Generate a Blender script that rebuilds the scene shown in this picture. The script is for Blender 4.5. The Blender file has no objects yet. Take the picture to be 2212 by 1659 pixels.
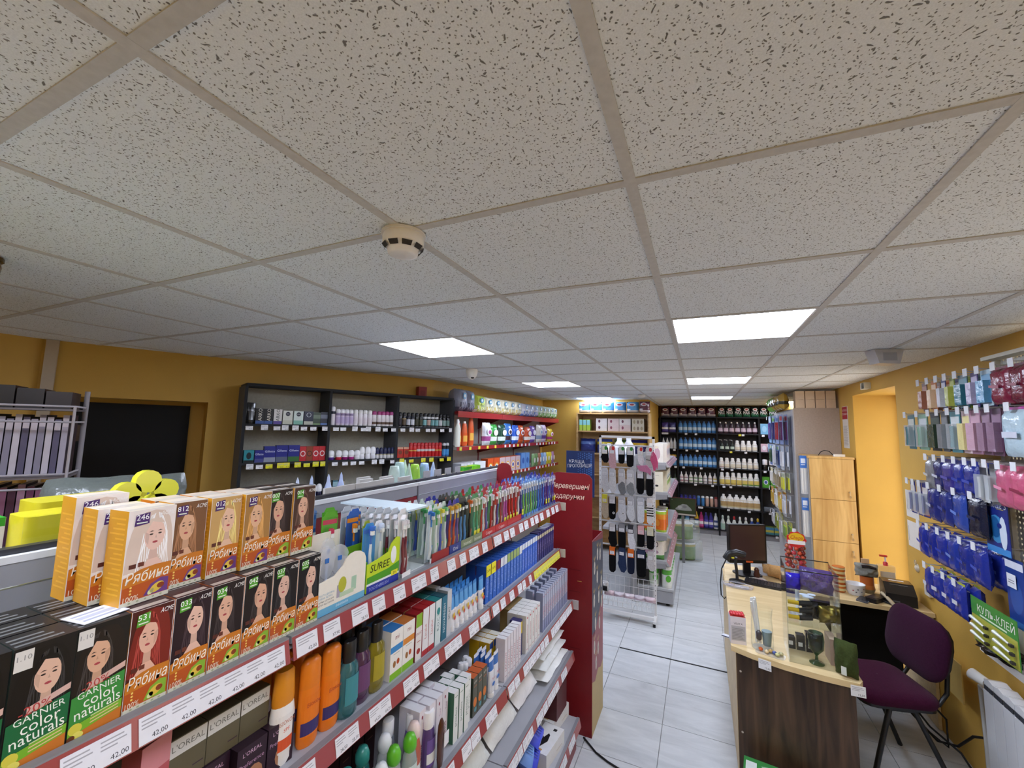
import bpy, math, random
from mathutils import Vector, Matrix
SC = bpy.context.scene
CO = SC.collection
H = 2.4957            # underside of the suspended ceiling
# ------------------------------------------------------------------ camera
cd = bpy.data.cameras.new('camera'); cam = bpy.data.objects.new('camera', cd); CO.objects.link(cam)
cd.sensor_width = 36; cd.sensor_fit = 'HORIZONTAL'; cd.lens = 36 * 896.0 / 2212; cd.clip_start = 0.02; cd.clip_end = 100
yaw, pit, rol = -0.424751, 0.104616, 0.0222018
fw = Vector((math.sin(yaw) * math.cos(pit), math.cos(yaw) * math.cos(pit), math.sin(pit)))
rt = Vector((math.cos(yaw), -math.sin(yaw), 0)); up = rt.cross(fw)
r2 = rt * math.cos(rol) + up * math.sin(rol); u2 = -rt * math.sin(rol) + up * math.cos(rol)
cam.matrix_world = Matrix(((r2.x, u2.x, -fw.x, 0.12276), (r2.y, u2.y, -fw.y, -0.86305), (r2.z, u2.z, -fw.z, 1.97), (0, 0, 0, 1)))
SC.camera = cam
# ------------------------------------------------------------------ world, exposure
w = bpy.data.worlds.new('world'); SC.world = w; w.use_nodes = True
w.node_tree.nodes['Background'].inputs[0].default_value = (0.75, 0.83, 1, 1)
w.node_tree.nodes['Background'].inputs[1].default_value = 0.05
SC.view_settings.view_transform = 'Standard'; SC.view_settings.look = 'None'; SC.view_settings.gamma = 1
SC.view_settings.use_curve_mapping = False
SC.view_settings.exposure = 1.5
SC.cycles.transparent_max_bounces = 24; SC.cycles.diffuse_bounces = 8
PANEL = 9.0           # LED ceiling panels, emission strength
DAY = .7            # daylight at the side window
# ------------------------------------------------------------------ helpers
def lin(h):
    if isinstance(h, (tuple, list)): return tuple(h[:3])
    h = h.lstrip('#'); o = []
    if len(h) == 3: h = ''.join(c + c for c in h)
    for i in (0, 2, 4):
        c = int(h[i:i + 2], 16) / 255
        o.append(c / 12.92 if c <= .04045 else ((c + .055) / 1.055) ** 2.4)
    return tuple(o)
MATS = {}
def newmat(name):
    m = bpy.data.materials.new(name); m.use_nodes = True; nt = m.node_tree
    return m, nt, nt.nodes['Principled BSDF'], nt.nodes, nt.links
def colmat(name, rough, spec=.5, metal=0, alpha=1, trans=0, coat=0, noise=0, nscale=60, bump=0, bscale=200, sheen=0):
    m, nt, b, N, L = newmat(name)
    a = N.new('ShaderNodeAttribute'); a.attribute_name = 'Col'
    src = a.outputs['Color']
    if noise:
        t = N.new('ShaderNodeTexNoise'); t.inputs['Scale'].default_value = nscale; t.inputs['Detail'].default_value = 4
        tc = N.new('ShaderNodeTexCoord'); L.new(tc.outputs['Object'], t.inputs['Vector'])
        mr = N.new('ShaderNodeMapRange'); mr.inputs[1].default_value = .3; mr.inputs[2].default_value = .7
        mr.inputs[3].default_value = 1 - noise; mr.inputs[4].default_value = 1 + noise * .5
        L.new(t.outputs['Fac'], mr.inputs[0])
        v = N.new('ShaderNodeVectorMath'); v.operation = 'SCALE'; L.new(src, v.inputs[0]); L.new(mr.outputs[0], v.inputs['Scale'])
        src = v.outputs[0]
    if bump:
        t2 = N.new('ShaderNodeTexNoise'); t2.inputs['Scale'].default_value = bscale; t2.inputs['Detail'].default_value = 3
        tc = N.new('ShaderNodeTexCoord'); L.new(tc.outputs['Object'], t2.inputs['Vector'])
        bp = N.new('ShaderNodeBump'); bp.inputs['Strength'].default_value = bump; bp.inputs['Distance'].default_value = .01
        L.new(t2.outputs['Fac'], bp.inputs['Height']); L.new(bp.outputs[0], b.inputs['Normal'])
    L.new(src, b.inputs['Base Color'])
    b.inputs['Roughness'].default_value = rough; b.inputs['Specular IOR Level'].default_value = spec
    b.inputs['Metallic'].default_value = metal; b.inputs['Alpha'].default_value = alpha
    b.inputs['Transmission Weight'].default_value = trans; b.inputs['Coat Weight'].default_value = coat
    b.inputs['Sheen Weight'].default_value = sheen
    MATS[name] = m
    return m
colmat('card', .38, .4, noise=.05, nscale=25)
colmat('paper', .75, .2, noise=.04, nscale=40)
colmat('gloss', .18, .5, coat=.15)
colmat('plastic', .35, .5, noise=.03)
colmat('matte', .8, .2, noise=.08, bump=.05, bscale=300)
colmat('metal', .3, .5, metal=.9)
colmat('steel', .4, .5, noise=.05, nscale=12)
colmat('wire', .35, .5)
colmat('cloth', .95, .1, noise=.18, nscale=120, bump=.35, bscale=500, sheen=.04)
colmat('film', .12, .6, alpha=.32)
colmat('bag', .22, .5, alpha=.8, bump=.6, bscale=35, noise=.06)
colmat('packet', .2, .6, bump=.5, bscale=30, noise=.08, nscale=14)
colmat('liquid', .06, .6, trans=.55, coat=.3)
colmat('rubber', .6, .3)
def glassmat(name, tint, amt):
    m, nt, b, N, L = newmat(name)
    tr = N.new('ShaderNodeBsdfTransparent'); tr.inputs[0].default_value = (*lin(tint), 1)
    gl = N.new('ShaderNodeBsdfGlossy'); gl.inputs['Roughness'].default_value = .05
    lw = N.new('ShaderNodeLayerWeight'); fr = N.new('ShaderNodeMath'); fr.operation = 'POWER'; fr.inputs[1].default_value = 4; L.new(lw.outputs['Facing'], fr.inputs[0])
    ad = N.new('ShaderNodeMath'); ad.operation = 'ADD'; ad.inputs[1].default_value = amt; L.new(fr.outputs[0], ad.inputs[0])
    mx = N.new('ShaderNodeMixShader'); L.new(ad.outputs[0], mx.inputs[0]); L.new(tr.outputs[0], mx.inputs[1]); L.new(gl.outputs[0], mx.inputs[2])
    L.new(mx.outputs[0], N['Material Output'].inputs[0]); MATS[name] = m
glassmat('clear', '#fbfdfc', .02)
glassmat('smoke', '#7d8378', .04)
glassmat('greenglass', '#6f9a72', .05)
def emat(name, col, s):
    m, nt, b, N, L = newmat(name)
    b.inputs['Base Color'].default_value = (.8, .8, .8, 1)
    b.inputs['Emission Color'].default_value = (*lin(col), 1); b.inputs['Emission Strength'].default_value = s; MATS[name] = m
emat('led', '#e1eaff', PANEL)
emat('daylight', '#fff6e6', DAY)
# --- surfaces of the room
def wallmat(name, col, amt=.06):
    m, nt, b, N, L = newmat(name)
    tc = N.new('ShaderNodeTexCoord')
    n1 = N.new('ShaderNodeTexNoise'); n1.inputs['Scale'].default_value = 2.2; n1.inputs['Detail'].default_value = 6; L.new(tc.outputs['Object'], n1.inputs[0])
    c = Vector(lin(col)); cr = N.new('ShaderNodeValToRGB')
    cr.color_ramp.elements[0].position = .3; cr.color_ramp.elements[1].position = .7
    cr.color_ramp.elements[0].color = (*(c * (1 - amt)), 1); cr.color_ramp.elements[1].color = (*(c * (1 + amt)), 1)
    L.new(n1.outputs[0], cr.inputs[0]); L.new(cr.outputs[0], b.inputs['Base Color'])
    n2 = N.new('ShaderNodeTexNoise'); n2.inputs['Scale'].default_value = 180; n2.inputs['Detail'].default_value = 4; L.new(tc.outputs['Object'], n2.inputs[0])
    bp = N.new('ShaderNodeBump'); bp.inputs['Strength'].default_value = .12; bp.inputs['Distance'].default_value = .004
    L.new(n2.outputs[0], bp.inputs['Height']); L.new(bp.outputs[0], b.inputs['Normal'])
    b.inputs['Roughness'].default_value = .6; MATS[name] = m
wallmat('ochre', '#cba248')
wallmat('plaster', '#cfc8b8')
def tilemat():
    m, nt, b, N, L = newmat('mineral_tile'); MATS['mineral_tile'] = m
    tc = N.new('ShaderNodeTexCoord'); oi = N.new('ShaderNodeObjectInfo')
    def vm(op, a=None, bb=None, v=None):
        n = N.new('ShaderNodeVectorMath'); n.operation = op
        if a is not None: L.new(a, n.inputs[0])
        if bb is not None: L.new(bb, n.inputs[1])
        if v is not None: n.inputs[1].default_value = v
        return n
    def mt(op, a=None, bb=None, v=None, v0=None):
        n = N.new('ShaderNodeMath'); n.operation = op
        if a is not None: L.new(a, n.inputs[0])
        if v0 is not None: n.inputs[0].default_value = v0
        if bb is not None: L.new(bb, n.inputs[1])
        if v is not None: n.inputs[1].default_value = v
        return n.outputs[0]
    off = vm('SCALE', oi.outputs['Location']); off.inputs['Scale'].default_value = 3.7
    p0 = vm('ADD', tc.outputs['Object'], off.outputs[0]).outputs[0]
    nz = N.new('ShaderNodeTexNoise'); nz.inputs['Scale'].default_value = 60; nz.inputs['Detail'].default_value = 2; L.new(p0, nz.inputs[0])
    dz = vm('SCALE', vm('SUBTRACT', nz.outputs['Color'], v=(.5, .5, .5)).outputs[0]); dz.inputs['Scale'].default_value = .011
    p = vm('MULTIPLY', vm('ADD', p0, dz.outputs[0]).outputs[0], v=(1, 1, 0)).outputs[0]
    def worms(scale, ln, wd, thr, seed):
        ps = vm('SCALE', vm('ADD', p, v=(seed, seed * 1.7, 0)).outputs[0]); ps.inputs['Scale'].default_value = scale
        vo = N.new('ShaderNodeTexVoronoi'); vo.voronoi_dimensions = '2D'; vo.inputs['Scale'].default_value = 1; vo.inputs['Randomness'].default_value = .95
        L.new(ps.outputs[0], vo.inputs['Vector'])
        d = vm('SUBTRACT', ps.outputs[0], vo.outputs['Position']).outputs[0]
        sep = N.new('ShaderNodeSeparateColor'); L.new(vo.outputs['Color'], sep.inputs[0])
        ang = mt('MULTIPLY', sep.outputs[0], v=6.283)
        ro = N.new('ShaderNodeVectorRotate'); ro.rotation_type = 'Z_AXIS'; L.new(d, ro.inputs['Vector']); L.new(ang, ro.inputs['Angle'])
        sx = N.new('ShaderNodeSeparateXYZ'); L.new(ro.outputs[0], sx.inputs[0])
        lnv = mt('MULTIPLY_ADD', sep.outputs[1], v=ln); lnv.node.inputs[2].default_value = wd * 1.1
        ex = mt('POWER', mt('DIVIDE', sx.outputs[0], lnv), v=2); ey = mt('POWER', mt('DIVIDE', sx.outputs[1], v=wd), v=2)
        e = mt('ADD', ex, ey)
        mr = N.new('ShaderNodeMapRange'); mr.inputs[1].default_value = 1.25; mr.inputs[2].default_value = .65; mr.inputs[3].default_value = 0; mr.inputs[4].default_value = 1
        L.new(e, mr.inputs[0])
        return mt('MULTIPLY', mr.outputs[0], mt('GREATER_THAN', sep.outputs[2], v=thr))
    A = worms(50, .21, .066, .5, .31); B = worms(80, .04, .10, .4, 1.7); C = worms(135, .04, .13, .45, 2.9)
    mx = mt('MAXIMUM', mt('MAXIMUM', A, B), mt('MULTIPLY', C, v=.75))
    fine = N.new('ShaderNodeTexNoise'); fine.inputs['Scale'].default_value = 420; fine.inputs['Detail'].default_value = 3; L.new(p0, fine.inputs[0])
    cr = N.new('ShaderNodeValToRGB'); cr.color_ramp.elements[0].position = .3; cr.color_ramp.elements[1].position = .7
    cr.color_ramp.elements[0].color = (.74, .79, .82, 1); cr.color_ramp.elements[1].color = (.84, .89, .92, 1); L.new(fine.outputs[0], cr.inputs[0])
    mix = N.new('ShaderNodeMix'); mix.data_type = 'RGBA'; L.new(mx, mix.inputs[0]); L.new(cr.outputs[0], mix.inputs[6]); mix.inputs[7].default_value = (.2, .2, .195, 1)
    L.new(mix.outputs[2], b.inputs['Base Color'])
    hgt = mt('MULTIPLY_ADD', mx, v=-1.0); L.new(mt('MULTIPLY', fine.outputs[0], v=.12), hgt.node.inputs[2])
    bp = N.new('ShaderNodeBump'); bp.inputs['Strength'].default_value = .6; bp.inputs['Distance'].default_value = .002; L.new(hgt, bp.inputs['Height']); L.new(bp.outputs[0], b.inputs['Normal'])
    b.inputs['Roughness'].default_value = .9; b.inputs['Specular IOR Level'].default_value = .15
tilemat()
def floormat():
    m, nt, b, N, L = newmat('porcelain'); MATS['porcelain'] = m
    tc = N.new('ShaderNodeTexCoord'); oi = N.new('ShaderNodeObjectInfo')
    ad = N.new('ShaderNodeVectorMath'); ad.operation = 'ADD'; L.new(tc.outputs['Object'], ad.inputs[0]); L.new(oi.outputs['Location'], ad.inputs[1])
    mp = N.new('ShaderNodeMapping'); mp.inputs['Scale'].default_value = (2.2, 9, 1); L.new(ad.outputs[0], mp.inputs[0])
    n1 = N.new('ShaderNodeTexNoise'); n1.inputs['Scale'].default_value = 1.1; n1.inputs['Detail'].default_value = 9; n1.inputs['Roughness'].default_value = .65; n1.inputs['Distortion'].default_value = .8; L.new(mp.outputs[0], n1.inputs[0])
    cr = N.new('ShaderNodeValToRGB'); cr.color_ramp.elements[0].position = .33; cr.color_ramp.elements[1].position = .68
    cr.color_ramp.elements[0].color = (*lin('#b4b8bb'), 1); cr.color_ramp.elements[1].color = (*lin('#cdd0d2'), 1)
    L.new(n1.outputs[0], cr.inputs[0]); L.new(cr.outputs[0], b.inputs['Base Color'])
    b.inputs['Roughness'].default_value = .42
floormat()
def woodmat(name, c0, c1, sc=(14, 14, 1.2), rough=.45):
    m, nt, b, N, L = newmat(name); MATS[name] = m
    tc = N.new('ShaderNodeTexCoord'); mp = N.new('ShaderNodeMapping'); mp.inputs['Scale'].default_value = sc; L.new(tc.outputs['Object'], mp.inputs[0])
    n1 = N.new('ShaderNodeTexNoise'); n1.inputs['Scale'].default_value = 1.3; n1.inputs['Detail'].default_value = 8; n1.inputs['Distortion'].default_value = 1.2; L.new(mp.outputs[0], n1.inputs[0])
    cr = N.new('ShaderNodeValToRGB'); cr.color_ramp.elements[0].position = .32; cr.color_ramp.elements[1].position = .7
    cr.color_ramp.elements[0].color = (*lin(c0), 1); cr.color_ramp.elements[1].color = (*lin(c1), 1)
    L.new(n1.outputs[0], cr.inputs[0]); L.new(cr.outputs[0], b.inputs['Base Color']); b.inputs['Roughness'].default_value = rough
woodmat('oak', '#bd9456', '#dcb878')
woodmat('walnut', '#2e2017', '#5e4733')
woodmat('desktop', '#cdb27e', '#e2cb9a', (1.5, 10, 10))
woodmat('beech', '#b08a55', '#cba873', (2, 12, 12))

class MB:
    """collects coloured faces; mesh() makes ONE mesh of them"""
    def __init__(s): s.v = []; s.f = []; s.c = []; s.m = []; s.s = []
    def face(s, pts, col, mat='card', smooth=False):
        n = len(s.v); s.v += [tuple(p) for p in pts]; s.f.append(tuple(range(n, n + len(pts)))); s.c.append(lin(col)); s.m.append(mat); s.s.append(smooth); return s
    def box(s, a, b, col, mat='card', **k):
        x0, y0, z0 = a; x1, y1, z1 = b
        P = [(x0, y0, z0), (x1, y0, z0), (x1, y1, z0), (x0, y1, z0), (x0, y0, z1), (x1, y0, z1), (x1, y1, z1), (x0, y1, z1)]
        n = len(s.v); s.v += P
        for nm, q in (('bot', (0, 3, 2, 1)), ('top', (4, 5, 6, 7)), ('front', (0, 1, 5, 4)), ('right', (1, 2, 6, 5)), ('back', (2, 3, 7, 6)), ('left', (3, 0, 4, 7))):
            s.f.append(tuple(n + i for i in q)); s.c.append(lin(k.get(nm, k.get('side', col) if nm in ('left', 'right') else col))); s.m.append(mat); s.s.append(False)
        return s
    def rbox(s, a, b, r, col, mat='plastic', seg=3):
        """box with rounded vertical edges"""
        x0, y0, z0 = a; x1, y1, z1 = b; P = []
        for cx, cy, t in ((x1 - r, y1 - r, 0), (x0 + r, y1 - r, 90), (x0 + r, y0 + r, 180), (x1 - r, y0 + r, 270)):
            for i in range(seg + 1):
                t2 = math.radians(t + 90 * i / seg); P.append((cx + r * math.cos(t2), cy + r * math.sin(t2)))
        return s.zprism(P, z0, z1, col, mat, True)
    def zprism(s, P, z0, z1, col, mat='plastic', smooth=False, top=None):
        n = len(s.v); k = len(P); s.v += [(x, y, z0) for x, y in P] + [(x, y, z1) for x, y in P]
        for i in range(k):
            j = (i + 1) % k; s.f.append((n + i, n + j, n + k + j, n + k + i)); s.c.append(lin(col)); s.m.append(mat); s.s.append(smooth)
        s.face([(x, y, z1) for x, y in P], top or col, mat); s.face([(x, y, z0) for x, y in reversed(P)], col, mat); return s
    def yprism(s, P, y0, y1, col, mat='plastic', smooth=False, edge=None):
        """polygon in x,z (counter-clockwise seen from -y) from front y0 to back y1"""
        n = len(s.v); k = len(P); s.v += [(x, y0, z) for x, z in P] + [(x, y1, z) for x, z in P]
        for i in range(k):
            j = (i + 1) % k; s.f.append((n + j, n + i, n + k + i, n + k + j)); s.c.append(lin(edge or col)); s.m.append(mat); s.s.append(smooth)
        s.face([(x, y0, z) for x, z in P], col, mat); s.face([(x, y1, z) for x, z in reversed(P)], edge or col, mat); return s
    def xprism(s, P, x0, x1, col, mat='plastic', smooth=False):
        n = len(s.v); k = len(P); s.v += [(x0, y, z) for y, z in P] + [(x1, y, z) for y, z in P]
        for i in range(k):
            j = (i + 1) % k; s.f.append((n + i, n + j, n + k + j, n + k + i)); s.c.append(lin(col)); s.m.append(mat); s.s.append(smooth)
        s.face([(x0, y, z) for y, z in reversed(P)], col, mat); s.face([(x1, y, z) for y, z in P], col, mat); return s
    def lathe(s, prof, n=12, col='#ffffff', mat='plastic', cx=0, cy=0, ey=1.0, caps=True):
        """prof: [(r, z, colour of the band above)]; ey squashes along y"""
        prof = [(p[0], p[1], p[2] if len(p) > 2 else None) for p in prof]; b = len(s.v); cur = col
        for r, z, _ in prof:
            s.v += [(cx + r * math.cos(2 * math.pi * i / n), cy + ey * r * math.sin(2 * math.pi * i / n), z) for i in range(n)]
        for k in range(len(prof) - 1):
            if prof[k][2]: cur = prof[k][2]
            for i in range(n):
                j = (i + 1) % n
                s.f.append((b + k * n + i, b + k * n + j, b + (k + 1) * n + j, b + (k + 1) * n + i)); s.c.append(lin(cur)); s.m.append(mat); s.s.append(True)
        if caps:
            for k, rev, cc in ((0, True, prof[0][2] or col), (len(prof) - 1, False, cur)):
                r, z, _ = prof[k]
                if r > 1e-5:
                    P = [(cx + r * math.cos(2 * math.pi * i / n), cy + ey * r * math.sin(2 * math.pi * i / n), z) for i in range(n)]
                    s.face(P[::-1] if rev else P, cc, mat)
        return s
    def tube(s, pts, r, n=6, col='#dddddd', mat='wire', closed=False, r1=None):
        pts = [Vector(p) for p in pts]; b = len(s.v); m = len(pts); prev = None
        for k, p in enumerate(pts):
            a = pts[(k - 1) % m] if (k or closed) else p; c = pts[(k + 1) % m] if (k < m - 1 or closed) else p
            t = (c - a).normalized()
            if prev is None:
                prev = t.orthogonal().normalized()
            q = (prev - t * prev.dot(t))
            q = q.normalized() if q.length > 1e-6 else t.orthogonal().normalized(); prev = q; e = t.cross(q)
            rr = r if r1 is None else r + (r1 - r) * k / (m - 1)
            s.v += [tuple(p + q * (rr * math.cos(2 * math.pi * i / n)) + e * (rr * math.sin(2 * math.pi * i / n))) for i in range(n)]
        for k in range(m if closed else m - 1):
            k2 = (k + 1) % m
            for i in range(n):
                j = (i + 1) % n; s.f.append((b + k * n + i, b + k * n + j, b + k2 * n + j, b + k2 * n + i)); s.c.append(lin(col)); s.m.append(mat); s.s.append(True)
        if not closed:
            s.face(s.v[b:b + n][::-1], col, mat); e0 = b + (m - 1) * n; s.face(s.v[e0:e0 + n], col, mat)
        return s
    def disc(s, cx, cz, rx, rz, y, col, mat='card', n=16, t0=0, t1=360, rot=0):
        """flat ellipse facing -y (a print)"""
        P = []
        for i in range(n):
            t = math.radians(t0 + (t1 - t0) * i / (n if t1 - t0 >= 360 else n - 1)); x, z = rx * math.cos(t), rz * math.sin(t)
            c, d = math.cos(rot), math.sin(rot); P.append((cx + x * c - z * d, y, cz + x * d + z * c))
        return s.face(P, col, mat)
    def rect(s, x0, z0, x1, z1, y, col, mat='card', sk=0):
        return s.face([(x0, y, z0), (x1, y, z0 + sk), (x1, y, z1 + sk), (x0, y, z1)], col, mat)
    def poly(s, P, y, col, mat='card'):
        return s.face([(x, y, z) for x, z in P], col, mat)
    def text(s, t, cx, cz, h, y, col, mat='card', maxw=None, rot=0, shear=0, align='c', vert=False):
        vs, fs, w = glyphs(t)
        k = h / .7; sx = k
        if maxw and w * k > maxw: sx = maxw / w
        ca, sa = math.cos(rot), math.sin(rot); n = len(s.v)
        ox = {'c': -w / 2, 'l': 0, 'r': -w}[align]
        for x, z in vs:
            a, b2 = (x + ox) * sx + shear * z * k, (z - .35) * k
            s.v.append((cx + a * ca - b2 * sa, y, cz + a * sa + b2 * ca))
        for f in fs:
            s.f.append(tuple(n + i for i in f)); s.c.append(lin(col)); s.m.append(mat); s.s.append(False)
        return s
    def xf(s, M, start=0):
        for i in range(start, len(s.v)): s.v[i] = tuple(M @ Vector(s.v[i]))
        return s
    def add(s, o, M=None):
        n = len(s.v); s.v += [tuple(M @ Vector(p)) for p in o.v] if M else o.v
        s.f += [tuple(n + i for i in f) for f in o.f]; s.c += o.c; s.m += o.m; s.s += o.s; return s
    def mesh(s, name='mesh'):
        me = bpy.data.meshes.new(name); me.from_pydata(s.v, [], s.f)
        ks = []
        for k in s.m:
            if k not in ks: ks.append(k)
        for k in ks: me.materials.append(MATS[k])
        idx = {k: i for i, k in enumerate(ks)}
        me.polygons.foreach_set('material_index', [idx[k] for k in s.m]); me.polygons.foreach_set('use_smooth', s.s)
        ca = me.color_attributes.new('Col', 'FLOAT_COLOR', 'CORNER'); buf = []
        for f, c in zip(s.f, s.c): buf += [c[0], c[1], c[2], 1.0] * len(f)
        ca.data.foreach_set('color', buf); me.update(); return me
_gl = {}
def glyphs(t):
    if t not in _gl:
        cu = bpy.data.curves.new('tmp', 'FONT'); cu.body = t; cu.resolution_u = 2; cu.fill_mode = 'FRONT'
        o = bpy.data.objects.new('tmp', cu); CO.objects.link(o)
        dg = bpy.context.evaluated_depsgraph_get(); me = bpy.data.meshes.new_from_object(o.evaluated_get(dg))
        vs = [(v.co.x, v.co.y) for v in me.vertices]; fs = [tuple(p.vertices) for p in me.polygons]
        x0 = min((v[0] for v in vs), default=0); vs = [(x - x0, z) for x, z in vs]
        _gl[t] = (vs, fs, max((v[0] for v in vs), default=1))
        bpy.data.objects.remove(o); bpy.data.curves.remove(cu); bpy.data.meshes.remove(me)
    return _gl[t]
def link(name, data, parent=None, loc=(0, 0, 0), rz=0.0, rot=None, sc=None):
    o = bpy.data.objects.new(name, data.mesh(name) if isinstance(data, MB) else data); CO.objects.link(o)
    o.parent = parent; o.location = loc; o.rotation_euler = rot if rot else (0, 0, rz)
    if sc: o.scale = sc
    return o
def tag(o, label, cat, group=None, kind=None):
    o['label'] = label; o['category'] = cat
    if group: o['group'] = group
    if kind: o['kind'] = kind
    return o
def thing(name, label, cat, loc=(0, 0, 0), rz=0.0, data=None, group=None, rot=None, parts=()):
    """a top-level thing: a body mesh (or an Empty) with child parts [(name, mesh) or (name, mesh, [(sub, mesh)])]"""
    o = tag(link(name, data, None, loc, rz, rot), label, cat, group)
    for p in parts:
        if p is None: continue
        c = link(p[0], p[1], o)
        for q in (p[2] if len(p) > 2 else ()): link(q[0], q[1], c)
    return o
def struct(name, mb, loc=(0, 0, 0), rz=0): o = link(name, mb, None, loc, rz); o['kind'] = 'structure'; return o
ORD = 'first second third fourth fifth sixth seventh eighth ninth tenth eleventh twelfth thirteenth fourteenth fifteenth sixteenth seventeenth eighteenth nineteenth twentieth'.split()
ORD += ['twenty-' + x for x in ORD[:9]] + ['thirtieth'] + ['thirty-' + x for x in ORD[:9]]
RN = random.Random(11)
# ================================================================== the room
TS = .4395; FX0 = -.152; FY0 = 2.33
fl = struct('floor', MB().box((-4.6, -1.9, -.12), (2.3, 9.0, -.008), '#8f8f8c', 'matte'))
g = .0022
tm = MB().box((g, g, -.0079), (TS - g, TS - g, 0), '#ffffff', 'porcelain').mesh('floor_tile')
for i in range(-9, 4):
    for j in range(-8, 14):
        x, y = FX0 + i * TS, FY0 + j * TS
        if x + TS < -4.4 or (y > 6.5 and x < -1.2): continue
        link('floor_tile', tm, fl, (x, y, 0))
ce = struct('ceiling', MB().box((-4.6, -1.9, H + .06), (2.3, 9.0, H + .1), '#55534f', 'matte'))
LIT = [(0, -2), (-3, -2), (0, 2), (-3, 2), (0, 6), (-3, 6), (0, 10), (-3, 10), (2, 12)]  # second entry is an unseen panel added to brighten the ceiling over the far aisle
tm = MB().box((-.2985, -.2985, 0), (.2985, .2985, .015), '#ffffff', 'mineral_tile').mesh('ceiling_tile')
for i in range(-7, 3):
    for j in range(-3, 15):
        if (i, j) in LIT: continue
        link('ceiling_tile', tm, ce, (.6 * i + .3, .6 * j + .3, H + .0035), 0)
bm = MB().box((-.012, -1.8, 0), (.012, 9.0, .003), '#c9c8c5', 'matte').box((-.002, -1.8, .003), (.002, 9, .055), '#c3c0ba', 'matte').mesh('ceiling_runner')
for i in range(-7, 4): link('ceiling_runner', bm, ce, (.6 * i, 0, H))
bm = MB().box((-.288, -.012, 0), (.288, .012, .003), '#c6c5c2', 'matte').mesh('cross_tee')
for i in range(-7, 3):
    for j in range(-3, 16): link('cross_tee', bm, ce, (.6 * i + .3, .6 * j, H + .0003))
LL = {(-3, -2): 'added unseen ceiling panel over the far aisle, brightening its near end', (0, -2): 'lit ceiling panel overhead at the near end of the shop', (0, 2): 'lit square ceiling panel above the cash desk aisle, the largest', (-3, 2): 'lit square ceiling panel over the grey deodorant shelves, beside the dome camera',
      (0, 6): 'lit ceiling panel over the aisle, next behind the largest one', (-3, 6): 'lit ceiling panel above the red wall shelves near the yellow back wall',
      (0, 10): 'lit ceiling panel just before the black detergent shelves', (-3, 10): 'lit ceiling panel just above the blue paper packs on the wooden shelf',
      (2, 12): 'small sliver of lit ceiling panel above the pegged hanging strips'}
for (i, j) in LIT:
    fr = MB()
    for a, b in (((-.298, -.298), (.298, -.282)), ((-.298, .282), (.298, .298)), ((-.298, -.282), (-.282, .282)), ((.282, -.282), (.298, .282))):
        fr.box((a[0], a[1], 0), (b[0], b[1], .02), '#e6e6e4', 'plastic')
    thing('ceiling_light', LL[(i, j)], 'ceiling light', (.6 * i + .3, .6 * j + .3, H + .001), 0, None, 'square lit panels in the ceiling',
          parts=[('frame', fr), ('diffuser', MB().box((-.282, -.282, .004), (.282, .282, .018), '#ffffff', 'led'))])
# walls ------------------------------------------------------------
def wallseg(name, p, q, z0=0, z1=H + .06, th=.12, mat='ochre', side=1):
    p, q = Vector(p), Vector(q); d = (q - p); L = d.length; a = math.atan2(d.y, d.x)
    return struct(name, MB().box((0, 0 if side > 0 else -th, z0), (L, th if side > 0 else 0, z1), '#ffffff', mat), (p.x, p.y, 0), a)
TH = math.radians(24.5); DA = Vector((math.sin(TH), math.cos(TH), 0)); NA = Vector((math.cos(TH), -math.sin(TH), 0)); PA = Vector((-3.35, 1.65, 0))
def onA(s, n, z): return PA + DA * s + NA * n + Vector((0, 0, z))
# angled left wall with a deep dark opening
wl = MB()
def wb(s0, s1, n0, n1, z0, z1, col='#fff', mat='ochre'): wl.box((s0, -n1, z0), (s1, -n0, z1), col, mat)
S0, S1, ZT = -1.36, -.478, 2.12
wb(-1.42, S0, -.3, 0, 0, H + .06); wb(S1, 1.62, -.3, 0, 0, H + .06); wb(S0, S1, -.3, 0, ZT, H + .06)
wb(S0, S1, -.31, -.26, 0, H)
AZ = math.pi / 2 - TH
struct('wall_left', wl, PA, AZ)
ct = onA(-1.42, 0, 0); cB = onA(1.62, 0, 0)
wallseg('wall_corner', (ct.x, ct.y), (-4.0, -1.8), side=-1)
d = MB().box((-1.25, .24, .005), (-.575, .2595, 2.09), '#0a0909', 'rubber')
dr = struct('door_1', d, PA, AZ)
link('hinge', MB().box((-1.235, .228, 1.8), (-1.205, .24, 1.92), '#5a4a3e', 'metal'), dr)
wallseg('wall_red_shelf', (cB.x, cB.y), (-2.58, 6.55), side=1)
wallseg('wall_back_left', (-2.62, 6.55), (-.66, 6.55), side=1)
wallseg('wall_recess', (-.66, 6.68), (-.66, 8.75), side=1)
wallseg('wall_back', (-.7, 8.72), (1.7, 8.72), side=1)
wallseg('wall_behind', (-4.1, -1.8), (2.2, -1.8), side=-1)
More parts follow.
